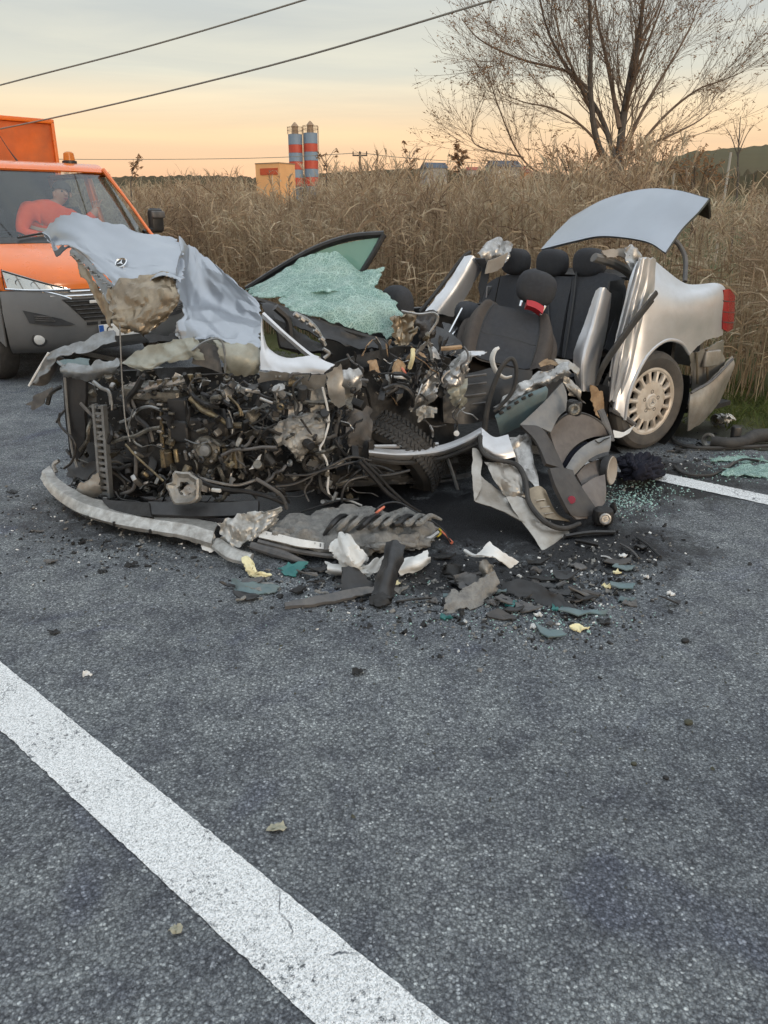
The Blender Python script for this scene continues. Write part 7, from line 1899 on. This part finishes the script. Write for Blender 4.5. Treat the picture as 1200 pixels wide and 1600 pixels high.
o = MB().tube(gr([(1052, 728, .01), (1070, 740, .012), (1110, 742, .012), (1140, 728, .012), (1160, 718, .012), (1186, 720, .03)]), .008, 6, n=30).build('rubber_seal', 'rubber', base=G(1110, 738)); tag(o, 'black rubber strip running into the green glass at right', 'seal')
for k, (rows, lab) in enumerate((([[(1108, 716), (1150, 712), (1200, 715)], [(1112, 722), (1155, 722), (1204, 722)]], 'upper sheet of cracked green glass on the road at right'), ([[(1130, 732), (1165, 726), (1205, 728)], [(1128, 742), (1165, 744), (1206, 748)]], 'lower sheet of cracked green glass on the road at right'))):
    sheet('glass_sheet', [gr([(x, y, .02) for x, y in rows[0]]), gr([(x, y, .008) for x, y in rows[1]])], 'shattered_glass', lab, 'glass', G(1160, rows[1][1][1]), thick=.005, fold=.012, ff=7, rg=.02, seed=k * 4 + 1, nv=8)
wb = G(1130, 650)
sheet('white_bag', [[G(1128, 650, .06), G(1138, 650, .20), G(1144, 650, .10)], [G(1120, 655, .01), G(1132, 657, .10), G(1146, 652, .01)]], 'airbag_white', 'crumpled white bag behind the hanging rear bumper', 'bag', wb, thick=.01, fold=.03, ff=9, seed=5)
cn = thing('round_canister', G(1122, 656), 'small dark round canister in the grass behind the bumper', 'canister')
MB().cyl(G(1118, 656, .045), G(1130, 654, .045), .042, 18).build('body', 'black_plastic', cn)
MB().lathe(G(1118, 656, .045), G(1118, 656, .045) - G(1130, 654, .045), [(0, .044), (.006, .042), (.006, .03), (.002, .028), (.002, 0)], 18).build('rim', 'grey_steel', cn)
# dry leaves and pebbles on the empty road
for k, (x, y, s_, mt, nm, cat, lab) in enumerate([(432, 1298, .024, 'pale_leaf', 'fallen_leaf', 'leaf', 'pale dry leaf on the asphalt right of the painted line'), (274, 1457, .015, 'pale_leaf', 'fallen_leaf', 'leaf', 'small pale leaf on the asphalt left of the painted line'),
    (1075, 1132, .014, 'gravel_edge', 'pebble', 'pebble', 'grey stone on the road at the far right'), (1070, 1004, .015, 'soot_black', 'pebble', 'pebble', 'dark lump on the road at the far right'), (138, 1058, .016, 'white_plastic', 'debris_chip', 'debris', 'pale chip on the asphalt above the painted line'), (990, 1195, .009, 'gravel_edge', 'pebble', 'pebble', 'small rounded grey stone on the empty road at right'),
    (1040, 1217, .009, 'soot_black', 'pebble', 'pebble', 'small dark stone on the empty road at right'), (560, 1052, .026, 'soot_black', 'debris_chip', 'debris', 'black sliver on the empty road at centre'), (80, 880, .03, 'grey_plastic', 'debris_chip', 'debris', 'dark flat chip on the road below the crash beam at left'), (60, 832, .03, 'grey_plastic', 'debris_chip', 'debris', 'grey flat chip left of the crash beam'), (205, 885, .03, 'soot_black', 'debris_chip', 'debris', 'black crumb below the crash beam'),
    (20, 770, .03, 'black_plastic', 'debris_chip', 'debris', 'black chip at the left edge beside the wreck'), (160, 895, .022, 'soot_black', 'debris_chip', 'debris', 'dark crumb left of the black crumb'), (85, 990, .02, 'soot_black', 'debris_chip', 'debris', 'dark speck on the road at far left')]):
    c = G(x, y)
    if nm == 'pebble':
        o = ellip(c + Vector((0, 0, s_ * .45)), (Vector((1, 0, 0)), Vector((0, 1, 0)), Vector((0, 0, 1))), (s_, s_ * .8, s_ * .55), 12, 8, 2.2, s_ * .3, k).build(nm, mt, base=c)
    else:
        pts = [c + Vector((math.cos(t) * s_ * rdb.uniform(.7, 1.3), math.sin(t) * s_ * rdb.uniform(.4, .9), .006 + .012 * rdb.random())) for t in np.linspace(0, 5.4, 7)]
        o = MB().shard(pts, .002, .006, k * 1.7, 3).build(nm, mt, base=c)
    tag(o, lab, cat)
# crumbs nobody could count: plastic, soot and glass
def crumbs(name, n, spots, mats, smin, smax, label, cat, seed):
    r_ = random.Random(seed)
    mb = MB()
    for k in range(n):
        cx, cy, sx, sy, _ = r_.choices(spots, weights=[q[4] for q in spots])[0]
        x, y = r_.gauss(cx, sx), r_.gauss(cy, sy)
        if y < 640: continue
        p = G(x, y)
        s_ = r_.uniform(smin, smax) * (1 if r_.random() < .88 else 1.6)
        a = r_.uniform(0, 6.28)
        A = (Vector((math.cos(a), math.sin(a), r_.uniform(-.4, .4))).normalized(),)
        b = A[0].orthogonal().normalized(); A = (A[0], b, A[0].cross(b))
        mb.box(p + Vector((0, 0, s_ * .3)), (s_ * r_.uniform(.7, 2.0), s_ * r_.uniform(.5, 1.2), s_ * r_.uniform(.3, .7)), A, r_.uniform(.3, 1))
    return tag(mb.build(name, mats, smooth=False), label, cat, kind='stuff')
sp = [(840, 925, 90, 35, 4), (560, 905, 90, 25, 3), (950, 880, 60, 30, 2), (250, 850, 120, 25, 2), (760, 960, 120, 30, 2), (1080, 715, 50, 15, 1), (80, 800, 60, 40, 1), (960, 780, 40, 14, 1)]
crumbs('dark_crumbs', 1700, sp, 'soot_black', .004, .012, 'dark plastic and soot crumbs scattered over the road', 'debris', 1)
crumbs('grey_crumbs', 900, sp, 'felt_grey', .004, .011, 'grey crumbs scattered over the road', 'debris', 2)
crumbs('pale_crumbs', 420, sp, 'white_plastic', .003, .008, 'pale chips scattered over the road', 'debris', 3)
crumbs('glass_crumbs', 1500, [(980, 780, 28, 13, 5), (1160, 728, 30, 12, 4), (850, 965, 70, 20, 2), (640, 920, 120, 40, 1), (1040, 760, 40, 12, 2)], 'glass_crumb', .003, .0065, 'green safety glass crumbs on the road', 'glass', 4)
crumbs('road_grit', 500, [(700, 1000, 330, 60, 2), (300, 960, 200, 60, 1), (900, 1150, 200, 120, 1), (150, 830, 80, 60, 1)], 'gravel_edge', .002, .005, 'loose grit on the road', 'grit', 5)
